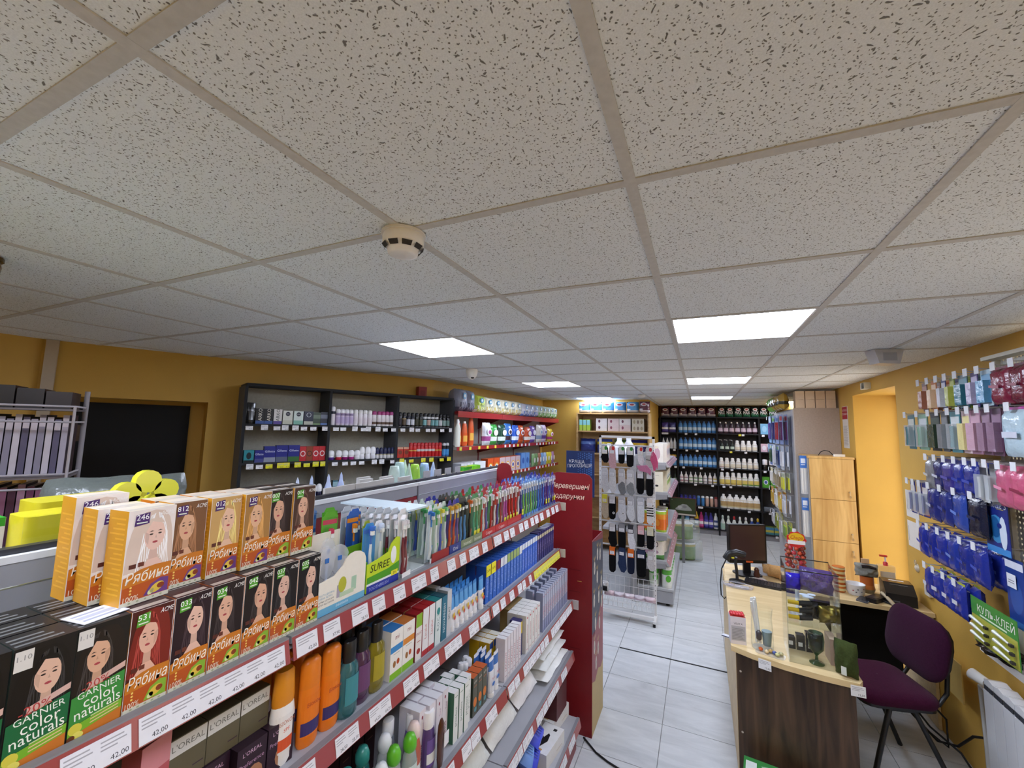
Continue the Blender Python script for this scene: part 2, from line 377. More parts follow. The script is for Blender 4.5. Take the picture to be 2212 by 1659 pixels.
# right wall: window recess behind the lockers, window behind the perforated panel
XR = 1.575; wr = MB(); WY0, WY1, WZ1 = 3.46, 4.49, 2.375
for (y0, y1, z0, z1) in ((WY1, 8.8, 0, H + .06), (2.0, WY0, 0, H + .06), (WY0, WY1, WZ1, H + .06), (WY0, WY1, 0, .05), (-1.9, 2.0, 0, .85), (-1.9, 2.0, 2.38, H + .06), (-1.9, .5, .85, 2.38)):
    wr.box((XR, y0, z0), (XR + .42, y1, z1), '#ffffff', 'ochre')
struct('wall_right', wr)
for n, y0, y1, z0, z1 in ((1, WY0, WY1, .05, WZ1), (2, .5, 2.0, .89, 2.38)):
    wo = struct('window_%d' % n, MB().box((XR + .40, y0 + .04, z0 + .04), (XR + .41, y1 - .04, z1 - .04), '#fff', 'daylight'))
    f = MB()
    for a, b in (((y0, z0), (y0 + .05, z1)), ((y1 - .05, z0), (y1, z1)), ((y0 + .05, z0), (y1 - .05, z0 + .05)), ((y0 + .05, z1 - .05), (y1 - .05, z1))):
        f.box((XR + .36, a[0], a[1]), (XR + .40, b[0], b[1]), '#f2f2f0', 'plastic')
    link('window_frame', f, wo)
    if n == 2:
        link('window_sill', MB().box((XR - .12, .4, .852), (XR + .36, 2.3, .89), '#f0f0ee', 'plastic'), wo)
# thin things fixed to the walls and ceiling
sd = MB().lathe([(.052, 0), (.056, -.012), (.056, -.034), (.044, -.042), (.040, -.058), (.03, -.062), (.0, -.062)], 24, '#eceae6', 'plastic')
vents = MB()
for k in range(9):
    a = 2 * math.pi * k / 9
    P = [(.0555, -.014, -.041), (.0555, .014, -.041), (.0465, .012, -.052), (.0465, -.012, -.052)]
    vents.face([(x * math.cos(a) - y * math.sin(a), x * math.sin(a) + y * math.cos(a), z + .004) for x, y, z in P], '#3d3a38', 'matte')
thing('smoke_detector', 'white round smoke detector on the ceiling, large and close', 'detector', (-.612, .012, H), 0, sd, parts=[('vent_slots', vents), ('base_plate', MB().lathe([(.06, -.006), (.06, 0)], 24, '#e2e0dc', 'plastic'))])
thing('smoke_detector', 'tiny white smoke detector on the ceiling above the wooden shelf', 'detector', (-.65, 5.52, H), 0, MB().lathe([(.05, 0), (.055, -.02), (.042, -.035), (0, -.042)], 16, '#e9e7e3', 'plastic'))
thing('dome_camera', 'white dome camera hanging under the ceiling near grey shelves', 'camera', (-1.78, 2.44, H), 0, MB().lathe([(.055, 0), (.055, -.025), (.048, -.055), (.03, -.085), (0, -.098)], 18, '#e8e5df', 'plastic'),
      parts=[('lens', MB().lathe([(.016, -.075), (.012, -.088), (0, -.09)], 10, '#3a3634', 'gloss', cx=.02, cy=-.02))])
thing('motion_sensor', 'grey wedge-shaped sensor on the ceiling by the right wall', 'sensor', (1.18, 2.39, H), .25,
      MB().yprism([(-.085, 0), (-.06, -.085), (.05, -.09), (.075, 0)], -.045, .045, '#c2c3c6', 'plastic'), parts=[('window', MB().rect(-.04, -.07, .035, -.02, -.0465, '#a7a9b0', 'gloss'))])
thing('alarm_strobe', 'small dark and white alarm box high on the yellow wall', 'alarm', (XR, 4.02, 2.43), -math.pi / 2,
      MB().box((-.05, -.05, -.03), (.05, 0, .03), '#d8dbd4', 'plastic'), parts=[('cover', MB().box((-.01, -.053, -.026), (.04, -.05, .026), '#2e3a33', 'gloss'))])
thing('alarm_call_box', 'small dark red box on the yellow wall above grey shelf', 'alarm', onA(1.44, .02, 2.33), AZ,
      MB().box((-.05, -.06, -.06), (.05, 0, .07), '#8c1f1b', 'plastic'), parts=[('label', MB().rect(-.03, -.03, .03, .03, -.061, '#7a1a17', 'card'))])
thing('cable_duct', 'pale grey vertical cable duct in the yellow wall corner', 'duct', (ct.x + .03, ct.y + .04, 1.2), AZ, MB().box((-.03, -.03, 0), (.03, 0, H - 1.2), '#b8aa94', 'plastic'))
# ================================================================== product makers (front faces -y, x to the viewer's right, base at z = 0)
CACHE = {}
def cached(f):
    def g(*a, **k):
        key = (f.__name__, a, tuple(sorted(k.items())))
        if key not in CACHE:
            r = f(*a, **k); body = r[0].mesh(f.__name__) if isinstance(r[0], MB) else r[0]
            CACHE[key] = (body, [(p[0], p[1].mesh(p[0]) if isinstance(p[1], MB) else p[1]) for p in r[1]])
        return CACHE[key]
    return g
def put(name, label, cat, gen, loc, rz=0.0, group=None, rot=None, sc=None):
    o = tag(link(name, gen[0], None, loc, rz, rot, sc), label, cat, group)
    for p in gen[1]: link(p[0], p[1], o)
    return o
def portrait(mb, w, z0, z1, hair, skin, y, lip='#a8434a', flip=1, light=None):
    """a simple printed head with long hair between z0 and z1"""
    h = z1 - z0; cx = .07 * w * flip; cz = z0 + h * .56; rx, rz = w * .215, h * .25; e = .00012
    L = lin(hair); hl = light or tuple(min(1, c * 2.3 + .03) for c in L)
    hp = [(-w * .49, z0), (w * .49, z0), (w * .48, z0 + h * .35), (w * .44, z0 + h * .62), (w * .37, z0 + h * .83), (w * .24, z0 + h * .96), (w * .04, z0 + h * .99), (-w * .16, z0 + h * .97), (-w * .32, z0 + h * .86), (-w * .41, z0 + h * .66), (-w * .47, z0 + h * .4)]
    mb.poly(hp, y, hair)
    for k in range(13):
        t = k / 12; sd = -1 if t < .5 else 1; q = abs(t - .5) * 2; pts = []
        for j in range(7):
            v = j / 6; pts.append((cx + sd * (rx * (.35 + .75 * q) * math.sin(min(1, .35 + v) * 1.57) + w * .09 * q * v + .016 * w * math.sin(8 * v + k)) , z0 + h * (.94 - .06 * q) - v * h * (.72 + .18 * q)))
        for (x0_, a0_), (x1_, a1_) in zip(pts, pts[1:]): mb.poly([(x0_, a0_), (x1_, a1_), (x1_ + w * .018, a1_), (x0_ + w * .018, a0_)], y - e, hl)
    mb.poly([(cx - w * .09, z0 + h * .06), (cx + w * .10, z0 + h * .06), (cx + w * .075, cz - rz * .5), (cx - w * .075, cz - rz * .5)], y - 1.8 * e, tuple(c * .82 for c in lin(skin)))
    mb.poly([(cx - w * .26, z0), (cx + w * .27, z0), (cx + w * .1, z0 + h * .17), (cx - w * .1, z0 + h * .16)], y - 2.5 * e, skin)
    mb.disc(cx, cz, rx, rz, y - 3 * e, skin, n=20)
    mb.poly([(cx - rx * 1.05, cz + rz * .1), (cx - rx * .35, cz + rz * .95), (cx + rx * .9, cz + rz * .72), (cx + rx * .5, cz + rz * 1.12), (cx - rx * .5, cz + rz * 1.15), (cx - rx * 1.15, cz + rz * .6)], y - 4 * e, hair)
    for sx in (-1, 1):
        mb.disc(cx + sx * rx * .42 + flip * rx * .06, cz + rz * .08, rx * .19, rz * .055, y - 4 * e, '#2b201c', n=10)
        mb.poly([(cx + sx * rx * .42 - rx * .26 + flip * rx * .06, cz + rz * .24), (cx + sx * rx * .42 + rx * .26 + flip * rx * .06, cz + rz * .27), (cx + sx * rx * .42 + flip * rx * .06, cz + rz * .33)], y - 4 * e, '#3a2a22')
    mb.poly([(cx + flip * rx * .02, cz - rz * .2), (cx + flip * rx * .22, cz - rz * .22), (cx + flip * rx * .1, cz + rz * .02)], y - 4 * e, tuple(c * .75 for c in lin(skin)))
    mb.disc(cx + flip * rx * .07, cz - rz * .47, rx * .27, rz * .075, y - 4 * e, lip, n=12)
    mb.poly([(cx - flip * rx * .95, cz + rz * .3), (cx - flip * rx * .55, cz + rz * .1), (cx - flip * rx * .6, cz - rz * .6), (cx - flip * rx * .9, cz - rz * .3)], y - 3.5 * e, tuple(c * .8 for c in lin(skin)))
@cached
def dye_box(hair, num, tagc='#55a032', skin='#e0b296', bg=None, w=.0632, h=.163, d=.052, flip=1, top='#221a19', side='#d9821e', fruit='#86b436'):
    bg = bg or hair
    b = MB().box((-w / 2, 0, 0), (w / 2, d, h), '#eeeae2', side=side, top=top)
    for k in range(16):
        z = .02 + k * .0085
        for x, nx in ((-w / 2 - .0002, -1), (w / 2 + .0002, 1)):
            P = [(x, .006, z), (x, d - .006 - .008 * (k % 3), z), (x, d - .006 - .008 * (k % 3), z + .003), (x, .006, z + .003)]
            b.face(P[::-1] if nx < 0 else P, '#f0b93a')
    b.face([(-w / 2 + .004, .006, h + .0002), (w / 2 - .006, .006, h + .0002), (w / 2 - .006, .020, h + .0002), (-w / 2 + .004, .020, h + .0002)], '#d9cfc4')
    p = MB(); e = .0003
    p.rect(-w / 2 + .0008, 0, w / 2 - .0008, h - .0006, -e, bg)
    portrait(p, w, h * .34, h - .002, hair, skin, -2 * e, flip=flip)
    y = -2 * e - .0008
    p.poly([(-w / 2 + .0008, .008), (w / 2 - .0008, .008), (w / 2 - .0008, h * .37), (w * .15, h * .375), (-w * .15, h * .36), (-w / 2 + .0008, h * .30)], y, '#c8781f')
    p.poly([(-w / 2 + .0008, .008), (w / 2 - .0008, .008), (w / 2 - .0008, h * .235), (-w / 2 + .0008, h * .195)], y - .0001, '#b8541d')
    p.text('Рябина', 0, h * .285, .0185, y - .0002, '#f6f0e2', maxw=w * .88, shear=.12)
    p.poly([(-w * .05, h * .06), (w * .46, h * .05), (w * .46, h * .2), (w * .3, h * .215), (w * .08, h * .17)], y - .0002, fruit)
    p.disc(w * .22, h * .12, w * .16, h * .045, y - .0003, '#e2c24a', rot=.5); p.disc(w * .3, h * .13, w * .08, h * .03, y - .0004, '#8a3d1c')
    p.disc(w * .1, h * .09, w * .08, h * .025, y - .0003, '#dfe6a8', rot=.8)
    p.text('100%', -w * .3, h * .075, .009, y - .0003, '#f3e6cf', maxw=w * .3)
    for k in range(3): p.disc(-w * .32, h * (.125 + .032 * k), .0018, .0018, y - .0003, '#f3cf6a', n=8)
    p.rect(-w / 2 + .0008, .0006, w / 2 - .0008, .009, y, '#d8d6c2')
    for k in range(5): p.disc(-w * .32 + k * w * .16, .0048, .0022, .0016, y - .0002, '#a9b08c', n=8)
    p.poly([(-w * .38, h * .83), (-w * .08, h * .845), (-w * .08, h * .965), (-w * .36, h * .95)], y, tagc)
    p.text(num, -w * .225, h * .922, .0095, y - .0002, '#ffffff'); p.rect(-w * .34, h * .855, -w * .12, h * .868, y - .0002, '#dfe8d8')
    p.text('ACME', w * .30, h * .935, .008, y - .0002, '#f4f2ee', maxw=w * .3, shear=.2)
    p.rect(-w * .4, h * .385, -w * .26, h * .43, y, '#5a2a20'); p.rect(-w * .22, h * .39, -w * .1, h * .435, y, '#6a3425')
    return b, [('front_print', p)]
@cached
def green_dye_box(hair, skin, mid='#2c8a34', flip=1, w=.0655, h=.163, d=.06):
    b = MB().box((-w / 2, 0, 0), (w / 2, d, h), '#17161a', side='#3c4a44', top='#1b1a1e', front='#121113')
    for k in range(3): b.face([(-w / 2 + .003, .008 + k * .015, h + .0002), (w / 2 - .012 - k * .006, .008 + k * .015, h + .0002), (w / 2 - .012 - k * .006, .014 + k * .015, h + .0002), (-w / 2 + .003, .014 + k * .015, h + .0002)], '#6d6f70')
    p = MB(); portrait(p, w, h * .36, h - .006, hair, skin, -.0003, flip=flip); y = -.0012
    p.rect(-w / 2 + .001, h * .93 - .02, -w * .2, h - .004, y, '#d9d6cf'); p.text('1.10', -w * .34, h * .915, .007, y - .0002, '#8a8a86')
    p.poly([(-w * .2, h * .42), (w * .48, h * .5), (w * .48, h * .555), (-w * .2, h * .475)], y, '#d3b0a4'); p.text('-20%', -w * .07, h * .455, .012, y - .0002, '#b23c3a', rot=.11)
    p.poly([(-w / 2 + .001, h * .12), (w / 2 - .001, h * .21), (w / 2 - .001, h * .47), (-w / 2 + .001, h * .385)], y - .0002, mid)
    p.poly([(-w / 2 + .001, h * .04), (w / 2 - .001, h * .12), (w / 2 - .001, h * .2), (-w / 2 + .001, h * .12)], y - .0002, '#79b42e')
    p.poly([(-w / 2 + .001, 0.001), (w / 2 - .001, .001), (w / 2 - .001, h * .12), (-w / 2 + .001, h * .04)], y - .0003, '#c9762a')
    r = .10
    p.text('GARNIER', .001, h * .395, .0095, y - .0005, '#e6efe2', maxw=w * .8, rot=r)
    p.text('color', .003, h * .32, .0155, y - .0005, '#f2f6ec', maxw=w * .62, rot=r); p.text('naturals', .001, h * .235, .0155, y - .0005, '#f2f6ec', maxw=w * .84, rot=r)
    for k in range(3): p.rect(-w * .1, h * (.155 - .03 * k), w * .42, h * (.165 - .03 * k), y - .0005, '#cfe0a2' if k < 1 else '#e9c79a', sk=.005)
    p.disc(-w * .36, h * .1, w * .12, h * .05, y - .0006, '#d8cf4a', rot=.7); p.disc(-w * .3, h * .04, w * .1, h * .03, y - .0007, '#e6dc66', rot=-.4); p.disc(-w * .42, h * .03, w * .07, h * .025, y - .0008, '#6a3a1c')
    return b, [('front_print', p)]
@cached
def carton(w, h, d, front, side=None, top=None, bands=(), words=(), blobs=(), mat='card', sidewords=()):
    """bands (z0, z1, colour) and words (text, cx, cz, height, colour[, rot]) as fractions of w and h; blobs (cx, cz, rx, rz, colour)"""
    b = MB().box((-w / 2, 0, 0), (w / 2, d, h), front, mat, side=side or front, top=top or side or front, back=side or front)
    p = MB(); y = -.0003
    if bands or words or blobs: p.rect(-w / 2 + .0004, .0004, w / 2 - .0004, h - .0004, y + .0001, front, mat)
    for z0, z1, c in bands: p.rect(-w / 2 + .0004, z0 * h, w / 2 - .0004, z1 * h, y, c, mat)
    for cx, cz, rx, rz, c in blobs: y -= .00006; p.disc(cx * w, cz * h, rx * w, rz * h, y, c, mat, n=12)
    for t in words:
        y -= .00006
        if t[0] == '-': p.rect((t[1] - t[3] / 2) * w, t[2] * h, (t[1] + t[3] / 2) * w, t[2] * h + .0022, y, t[4], mat)
        else: p.text(t[0], t[1] * w, t[2] * h, t[3], y, t[4], mat, rot=t[5] if len(t) > 5 else 0, maxw=(h if len(t) > 5 else w) * .92)
    return b, ([('front_print', p)] if p.f else [])
@cached
def bottle(prof, ey, cap, label=None, col='#ffffff', mat='plastic', n=14, words=(), capmat='plastic', spout=None):
    """prof body profile, cap profile (list with colours), label (z0, z1, width fraction, colour)"""
    b = MB().lathe(prof, n, col, mat, ey=ey)
    parts = [('cap', MB().lathe(cap, n, cap[0][2], capmat, ey=1 if cap[0][0] < .02 else ey))] if cap else []
    if spout: parts.append(('pump', MB().tube(spout, .0035, 6, '#f2f2f2', 'plastic')))
    if label:
        z0, z1, fr, lc = label[:4]; p = MB(); R = max(q[0] for q in prof) ; m = 8
        rr = lambda z: [q for q in prof][0][0] if False else _rad(prof, z)
        for k in range(m):
            a0, a1 = [-math.pi / 2 + fr * math.pi * (t / m - .5) for t in (k, k + 1)]
            for (za, zb, cc) in ((z0, z1, lc),) + tuple(label[4:]):
                ra, rb = rr(za) + .0006, rr(zb) + .0006
                if cc != lc: ra += .0003; rb += .0003
                p.face([(ra * math.cos(a0), ey * ra * math.sin(a0) - .0004, za), (ra * math.cos(a1), ey * ra * math.sin(a1) - .0004, za), (rb * math.cos(a1), ey * rb * math.sin(a1) - .0004, zb), (rb * math.cos(a0), ey * rb * math.sin(a0) - .0004, zb)], cc, 'card', True)
        for t in words: p.text(t[0], 0, t[1], t[2], -ey * (rr(t[1]) + .0022), t[3], maxw=R * 1.3, rot=t[4] if len(t) > 4 else 0)
        parts.append(('label', p))
    return b, parts
def _rad(prof, z):
    for a, b in zip(prof, prof[1:]):
        if a[1] <= z <= b[1] and b[1] > a[1]: return a[0] + (b[0] - a[0]) * (z - a[1]) / (b[1] - a[1])
    return prof[-1][0]
def pillow(w, h, d, col, mat='packet', nx=10, nz=10, amp=.12, seed=1, p=2.6, cols=None, flat=True):
    """a soft sealed pack: width w along x, height h along z, thickness d along y; base z = 0, back at y = 0"""
    r = random.Random(seed); mb = MB(); G = {}
    ph = [r.uniform(0, 6.28) for _ in range(6)]
    for sgn in (0, 1):
        for i in range(nx + 1):
            for k in range(nz + 1):
                u, v = 2 * i / nx - 1, 2 * k / nz - 1
                t = max(0, 1 - abs(u) ** p) ** .55 * max(0, 1 - abs(v) ** p) ** .55
                wob = amp * (math.sin(5 * u + ph[0] + 2 * v) * math.sin(6 * v + ph[1]) + .6 * math.sin(11 * u + ph[2]) * math.sin(9 * v + ph[3] + 3 * u))
                t2 = t * (1 + wob)
                y = -d / 2 + (-1 if sgn == 0 else 1) * d / 2 * t2
                ex = 1 - .04 * amp * 8 * (.5 + .5 * math.sin(7 * v + ph[4])) * (abs(u) > .99); ez = 1 - .03 * (.5 + .5 * math.sin(8 * u + ph[5])) * (abs(v) > .99)
                G[sgn, i, k] = len(mb.v); mb.v.append((u * w / 2 * ex, y, (v * ez + 1) * h / 2))
    for sgn in (0, 1):
        for i in range(nx):
            for k in range(nz):
                q = (G[sgn, i, k], G[sgn, i + 1, k], G[sgn, i + 1, k + 1], G[sgn, i, k + 1])
                mb.f.append(q if sgn == 0 else q[::-1]); c = col
                if cols: c = cols(i / nx, k / nz, r) or col
                mb.c.append(lin(c)); mb.m.append(mat); mb.s.append(True)
    return mb
@cached
def soft_pack(w, h, d, col, seed=1, mat='packet', bands=(), words=(), blobs=(), amp=.1, seal=None):
    b = pillow(w, h, d, col, mat, seed=seed, amp=amp, cols=lambda u, v, r: next((c for z0, z1, c in bands if z0 <= v < z1), None))
    p = MB(); y = -d * (1 + amp) - .001
    for cx, cz, rx, rz, c in blobs: y -= .0002; p.disc(cx * w, (cz) * h, rx * w, rz * h, y, c, n=12)
    for t in words: y -= .0002; p.text(t[0], t[1] * w, t[2] * h, t[3], y, t[4], maxw=w * .85, rot=t[5] if len(t) > 5 else 0)
    return b, ([('front_print', p)] if p.f else [])
@cached
def brush_pack(card, handle, accent, head='#f2f2f0', w=.036, h=.205, tagc=None, word=None, n=1, dark=None):
    """toothbrush on a card under a clear blister"""
    b = MB().box((-w / 2, .0, 0), (w / 2, .0016, h - .012), card, 'card')
    b.yprism([(-w * .38, h - .012), (w * .38, h - .012), (w * .25, h), (-w * .25, h)], 0, .0016, card, 'card')
    p = [];
    m = MB()
    for k in range(n):
        x0 = (k - (n - 1) / 2) * .016
        m.tube([(x0, -.009, .012), (x0 + .002, -.011, .05), (x0 - .001, -.008, .09), (x0, -.009, .125)], .0062, 8, handle, 'gloss', r1=.0040)
        m.tube([(x0, -.009, .125), (x0, -.008, .165)], .0032, 6, accent, 'gloss')
        m.box((x0 - .0055, -.0105, .150), (x0 + .0055, -.0055, .178), accent, 'gloss')
        m.tube([(x0 + .0055, -.0125, .03), (x0 + .006, -.0155, .06)], .0022, 5, accent, 'gloss')
    p.append(('toothbrush', m))
    br = MB()
    for k in range(n):
        x0 = (k - (n - 1) / 2) * .016; br.box((x0 - .005, -.019, .152), (x0 + .005, -.0105, .164), head, 'matte').box((x0 - .005, -.018, .165), (x0 + .005, -.0105, .177), accent, 'matte')
    p.append(('bristles', br))
    bl = MB().yprism([(-w * .42, .006), (w * .42, .006), (w * .42, h - .03), (w * .3, h - .016), (-w * .3, h - .016), (-w * .42, h - .03)], -.021, -.0002, '#f4f8fa', 'clear')
    p.append(('blister', bl))
    pr = MB(); pr.rect(-w * .45, h * .84, w * .45, h * .9, -.0003, accent); pr.rect(-w * .45, 0.001, w * .45, .018, -.0215, dark or card)
    if tagc: pr.rect(-w * .38, .022, w * .3, .05, -.0218, tagc); pr.text('26,90', -w * .03, .036, .008, -.022, '#3a3a20', maxw=w * .6)
    if word: pr.text(word, 0, h * .3, .008, -.0218, '#ffffff', rot=math.pi / 2, maxw=h * .4)
    p.append(('printed_insert', pr))
    return b, p
@cached
def tube_pack(w, h, col, cap='#f4f4f4', bands=(), blobs=(), words=()):
    """toothpaste tube standing on its cap, crimped edge on top"""
    b = MB(); n = 12; R = []
    for z, rx, ry in ((.018, w * .42, w * .30), (.03, w * .47, w * .30), (h * .6, w * .49, w * .2), (h * .92, w * .5, .0035), (h, w * .5, .0015)):
        R.append([(rx * math.cos(2 * math.pi * i / n), ry * math.sin(2 * math.pi * i / n), z) for i in range(n)])
    for k in range(len(R) - 1):
        st = 4
        for t in range(st):
            A = [tuple(a[j] + (c[j] - a[j]) * t / st for j in range(3)) for a, c in zip(R[k], R[k + 1])]; B = [tuple(a[j] + (c[j] - a[j]) * (t + 1) / st for j in range(3)) for a, c in zip(R[k], R[k + 1])]
            zc = (A[0][2] + B[0][2]) / 2 / h; cc = next((c for z0, z1, c in bands if z0 <= zc < z1), col)
            for i in range(n):
                j = (i + 1) % n; b.face([A[i], A[j], B[j], B[i]], cc, 'gloss', True)
    p = MB(); y = -w * .3 - .001
    for cx, cz, rx, rz, c in blobs: y -= .0002; p.disc(cx * w, cz * h, rx * w, rz * h, y, c, n=10)
    for t in words: y -= .0002; p.text(t[0], t[1] * w, t[2] * h, t[3], y, t[4], maxw=w * .8)
    return b, [('cap', MB().lathe([(w * .34, 0, cap), (w * .36, .002), (w * .34, .018)], 12, cap, 'plastic'))] + ([('front_print', p)] if p.f else [])
TAGM = {}
def tagmesh(w, h, col, txt):
    k = (round(w, 3), h, col, txt)
    if k not in TAGM:
        t = MB().box((-w / 2, -.0012, 0), (w / 2, 0, h), col, 'paper')
        n = max(1, round(w / .042))
        for q in range(n):
            c0 = -w / 2 + (q + .5) * w / n; ww = w / n
            for z, l in ((.82, .7), (.68, .78), (.55, .5)): t.rect(c0 - ww * .42, h * z, c0 - ww * .42 + ww * l, h * (z + .05), -.0014, '#a9a9b0', 'paper')
            t.text(txt, c0 + ww * .42, h * .2, h * .18, -.0014, '#44444c', 'paper', align='r', maxw=ww * .7)
        TAGM[k] = t.mesh('price_tag')
    return TAGM[k]
# ================================================================== main gondola
R90 = math.pi / 2
GY = [-1.163, -.155, .853, 1.861]; GRED = '#9a4647'; GGREY = '#a9aab0'
SH = [(1.481, -.737), (1.181, -.737), (.873, -.65), (.566, -.64), (.185, -.598)]
gon = tag(link('shelf_gondola', None), 'long grey and red gondola of shelves filled with toothbrushes and hair dye', 'shelving')
XB = -1.15
for k in range(3):
    y0, y1 = GY[k], GY[k + 1]
    pn = MB()
    for z0, z1, c in ((.2, .88, '#8e2a2c'), (.884, 1.30, '#93949a'), (1.304, 1.625, '#8f9096' if k != 1 else '#8c2528'), (1.629, 1.676, '#9b9ca2')):
        pn.box((XB - .012, y0 + .004, z0), (XB, y1 - .004, z1), c, 'steel')
    link('back_panel', pn, gon)
    link('top_trim', MB().box((XB - .03, y0 + .002, 1.676), (XB + .006, y1 - .002, 1.690), '#e4e6ea', 'steel').box((XB - .034, y0 + .002, 1.690), (XB - .012, y1 - .002, 1.702), '#2a2a30', 'plastic'), gon)
    link('base_plinth', MB().box((XB, y0 + .003, 0), (SH[4][1] - .02, y1 - .003, .14), '#7c2527', 'steel'), gon)
    for si, (z, xf) in enumerate(SH):
        s = link('shelf', MB().box((XB, y0 + .003, z - .03), (xf - .012, y1 - .003, z), GGREY, 'steel').box((xf - .016, y0 + .003, z - .012), (xf + .001, y1 - .003, z + .004), '#87888e', 'plastic'), gon)
        rail = MB().face([(xf + .012, y0 + .004, z - .047), (xf + .012, y1 - .004, z - .047), (xf + .001, y1 - .004, z + .001), (xf + .001, y0 + .004, z + .001)], GRED, 'gloss')
        rail.face([(xf - .004, y1 - .004, z - .047), (xf + .012, y1 - .004, z - .047), (xf + .012, y0 + .004, z - .047), (xf - .004, y0 + .004, z - .047)], GRED, 'gloss')
        link('price_rail', rail, s)
        y = y0 + .012; r = random.Random(k * 10 + si)
        spans = []
        if si == 0 and k == 0: spans = [(-.53, -.447), (-.437, -.172)]
        elif si == 1 and k == 2: spans = [(.87, .93), (.95, 1.0), (1.05, 1.1), (1.15, 1.2), (1.21, 1.25), (1.30, 1.335), (1.375, 1.83)]
        else:
            while y < y1 - .06:
                w_ = r.choice((.045, .05, .052, .052, .058, .075)) if si < 2 else r.choice((.05, .06, .09, .12))
                if si == 1 and k == 1: w_ *= 1.5
                if y + w_ > y1 - .01: break
                spans.append((y, y + w_)); y += w_ + (r.choice((.018, .028, .034, .04, .06)) if si < 2 else r.choice((.004, .006, .008, .05)))
        for n_, (a, b) in enumerate(spans):
            c = '#e3e4ea'
            if si == 1 and k == 2 and n_ == 6: c = '#e0dc52'
            tm_ = tagmesh(b - a, .041, c, ('42,00', '37,90', '28,50', '64,20')[(n_ + si) % 4] if not (si == 0 and k == 0) else '42,00')
            o = link('price_tag', tm_, s, (xf + .0122, (a + b) / 2, z - .0445), 0, (math.radians(-12.9), 0, R90))
    for y in ((y0, y1) if k == 2 else (y0,)):
        link('upright', MB().box((XB - .02, y - .004, 0), (XB + .004, y + .004, 1.69), '#77787e', 'steel'), gon)
link('base_foot', MB().box((XB, 1.845, 0), (-.62, 1.86, .15), '#7a2426', 'steel'), gon)
link('end_cap', MB().box((-.742, 1.861, 1.43), (-.70, 1.868, 1.48), '#c9c7b8', 'plastic').box((-.742, 1.861, 1.13), (-.70, 1.868, 1.18), '#c9c7b8', 'plastic').box((-.655, 1.861, .82), (-.61, 1.868, .875), '#b9b7b8', 'plastic'), gon)
def onG(y, z, x): return (x, y, z)
# ---- hair dye, lower row
z1s = SH[0][0] + .0006; XF = -.757
low = [(-.549, 'g', '#0e0c0e', '#d9b096'), (-.483, 'g', '#16110f', '#d8ac90')]
put('hair_dye_box', 'black haired green-banded dye box beside the picture edge, hand on cheek', 'box', green_dye_box('#0d0b0d', '#dcb49c', '#17663a'), onG(-.551, z1s, XF + .0), R90, 'green-banded hair dye boxes')
put('hair_dye_box', 'brown haired green-banded dye box with a price slip lying on top', 'box', green_dye_box('#1c1411', '#d9ab8c', '#3a8c3c', -1), onG(-.485, z1s, XF + .0), R90, 'green-banded hair dye boxes')
put('hair_dye_box', 'dark green-banded dye box cut off by the picture edge', 'box', green_dye_box('#0b0a0c', '#cfa48c', '#17663a'), onG(-.618, z1s, XF - .002), R90, 'green-banded hair dye boxes')
for k in range(4):
    put('hair_dye_box', '%s dark hair dye box stacked behind the front green-banded ones' % ORD[k], 'box', green_dye_box('#0d0b0d', '#cba48c'), onG(-.485 - .067 * (k % 2), z1s, XF - .064 * (1 + k // 2)), R90, 'green-banded hair dye boxes')
thing('price_slip', 'white paper price slip lying on a dark dye box', 'price tag', onG(-.478, z1s + .1645, XF - .01), R90 + .15, MB().box((-.03, .004, 0), (.032, .06, .0012), '#e8eaf0', 'paper'),
      parts=[('printed_lines', MB().box((-.024, .014, .0012), (.026, .02, .0014), '#a8adc0', 'paper').box((-.024, .026, .0012), (.026, .038, .0014), '#b9bdcc', 'paper').box((-.024, .044, .0012), (.02, .05, .0014), '#a8adc0', 'paper'))])
LW = [('#7a2117', '531', 'red haired', '#e3b49c', '#4a1611'), ('#24101a', '033', 'burgundy haired', '#e6bda8', None), ('#1d1013', '034', 'plum brown haired', '#dfb096', None),
      ('#1b1110', '042', 'smiling dark brown haired', '#d9a98c', None), ('#151013', '037', 'black brown haired', '#dcb5a2', None), ('#131016', '035', 'jet black haired', '#e2baa6', None)]
for k, (hc, nu, nm, sk, bg) in enumerate(LW):
    put('hair_dye_box', '%s woman on orange dye box number %s, lower row' % (nm, nu), 'box', dye_box(hc, nu, skin=sk, bg=bg, flip=1 if k % 2 else -1, top='#4a2d33' if k < 3 else '#2d2023'), onG(-.4195 + k * .0645, z1s, XF), R90, 'orange hair dye boxes, lower row')
    put('hair_dye_box', '%s orange dye box in the hidden row behind, dark lid showing' % ORD[k], 'box', dye_box(hc, nu, skin=sk, bg=bg, top='#3a2a2c'), onG(-.4195 + k * .0645, z1s, XF - .055), R90, 'orange hair dye boxes, lower row')
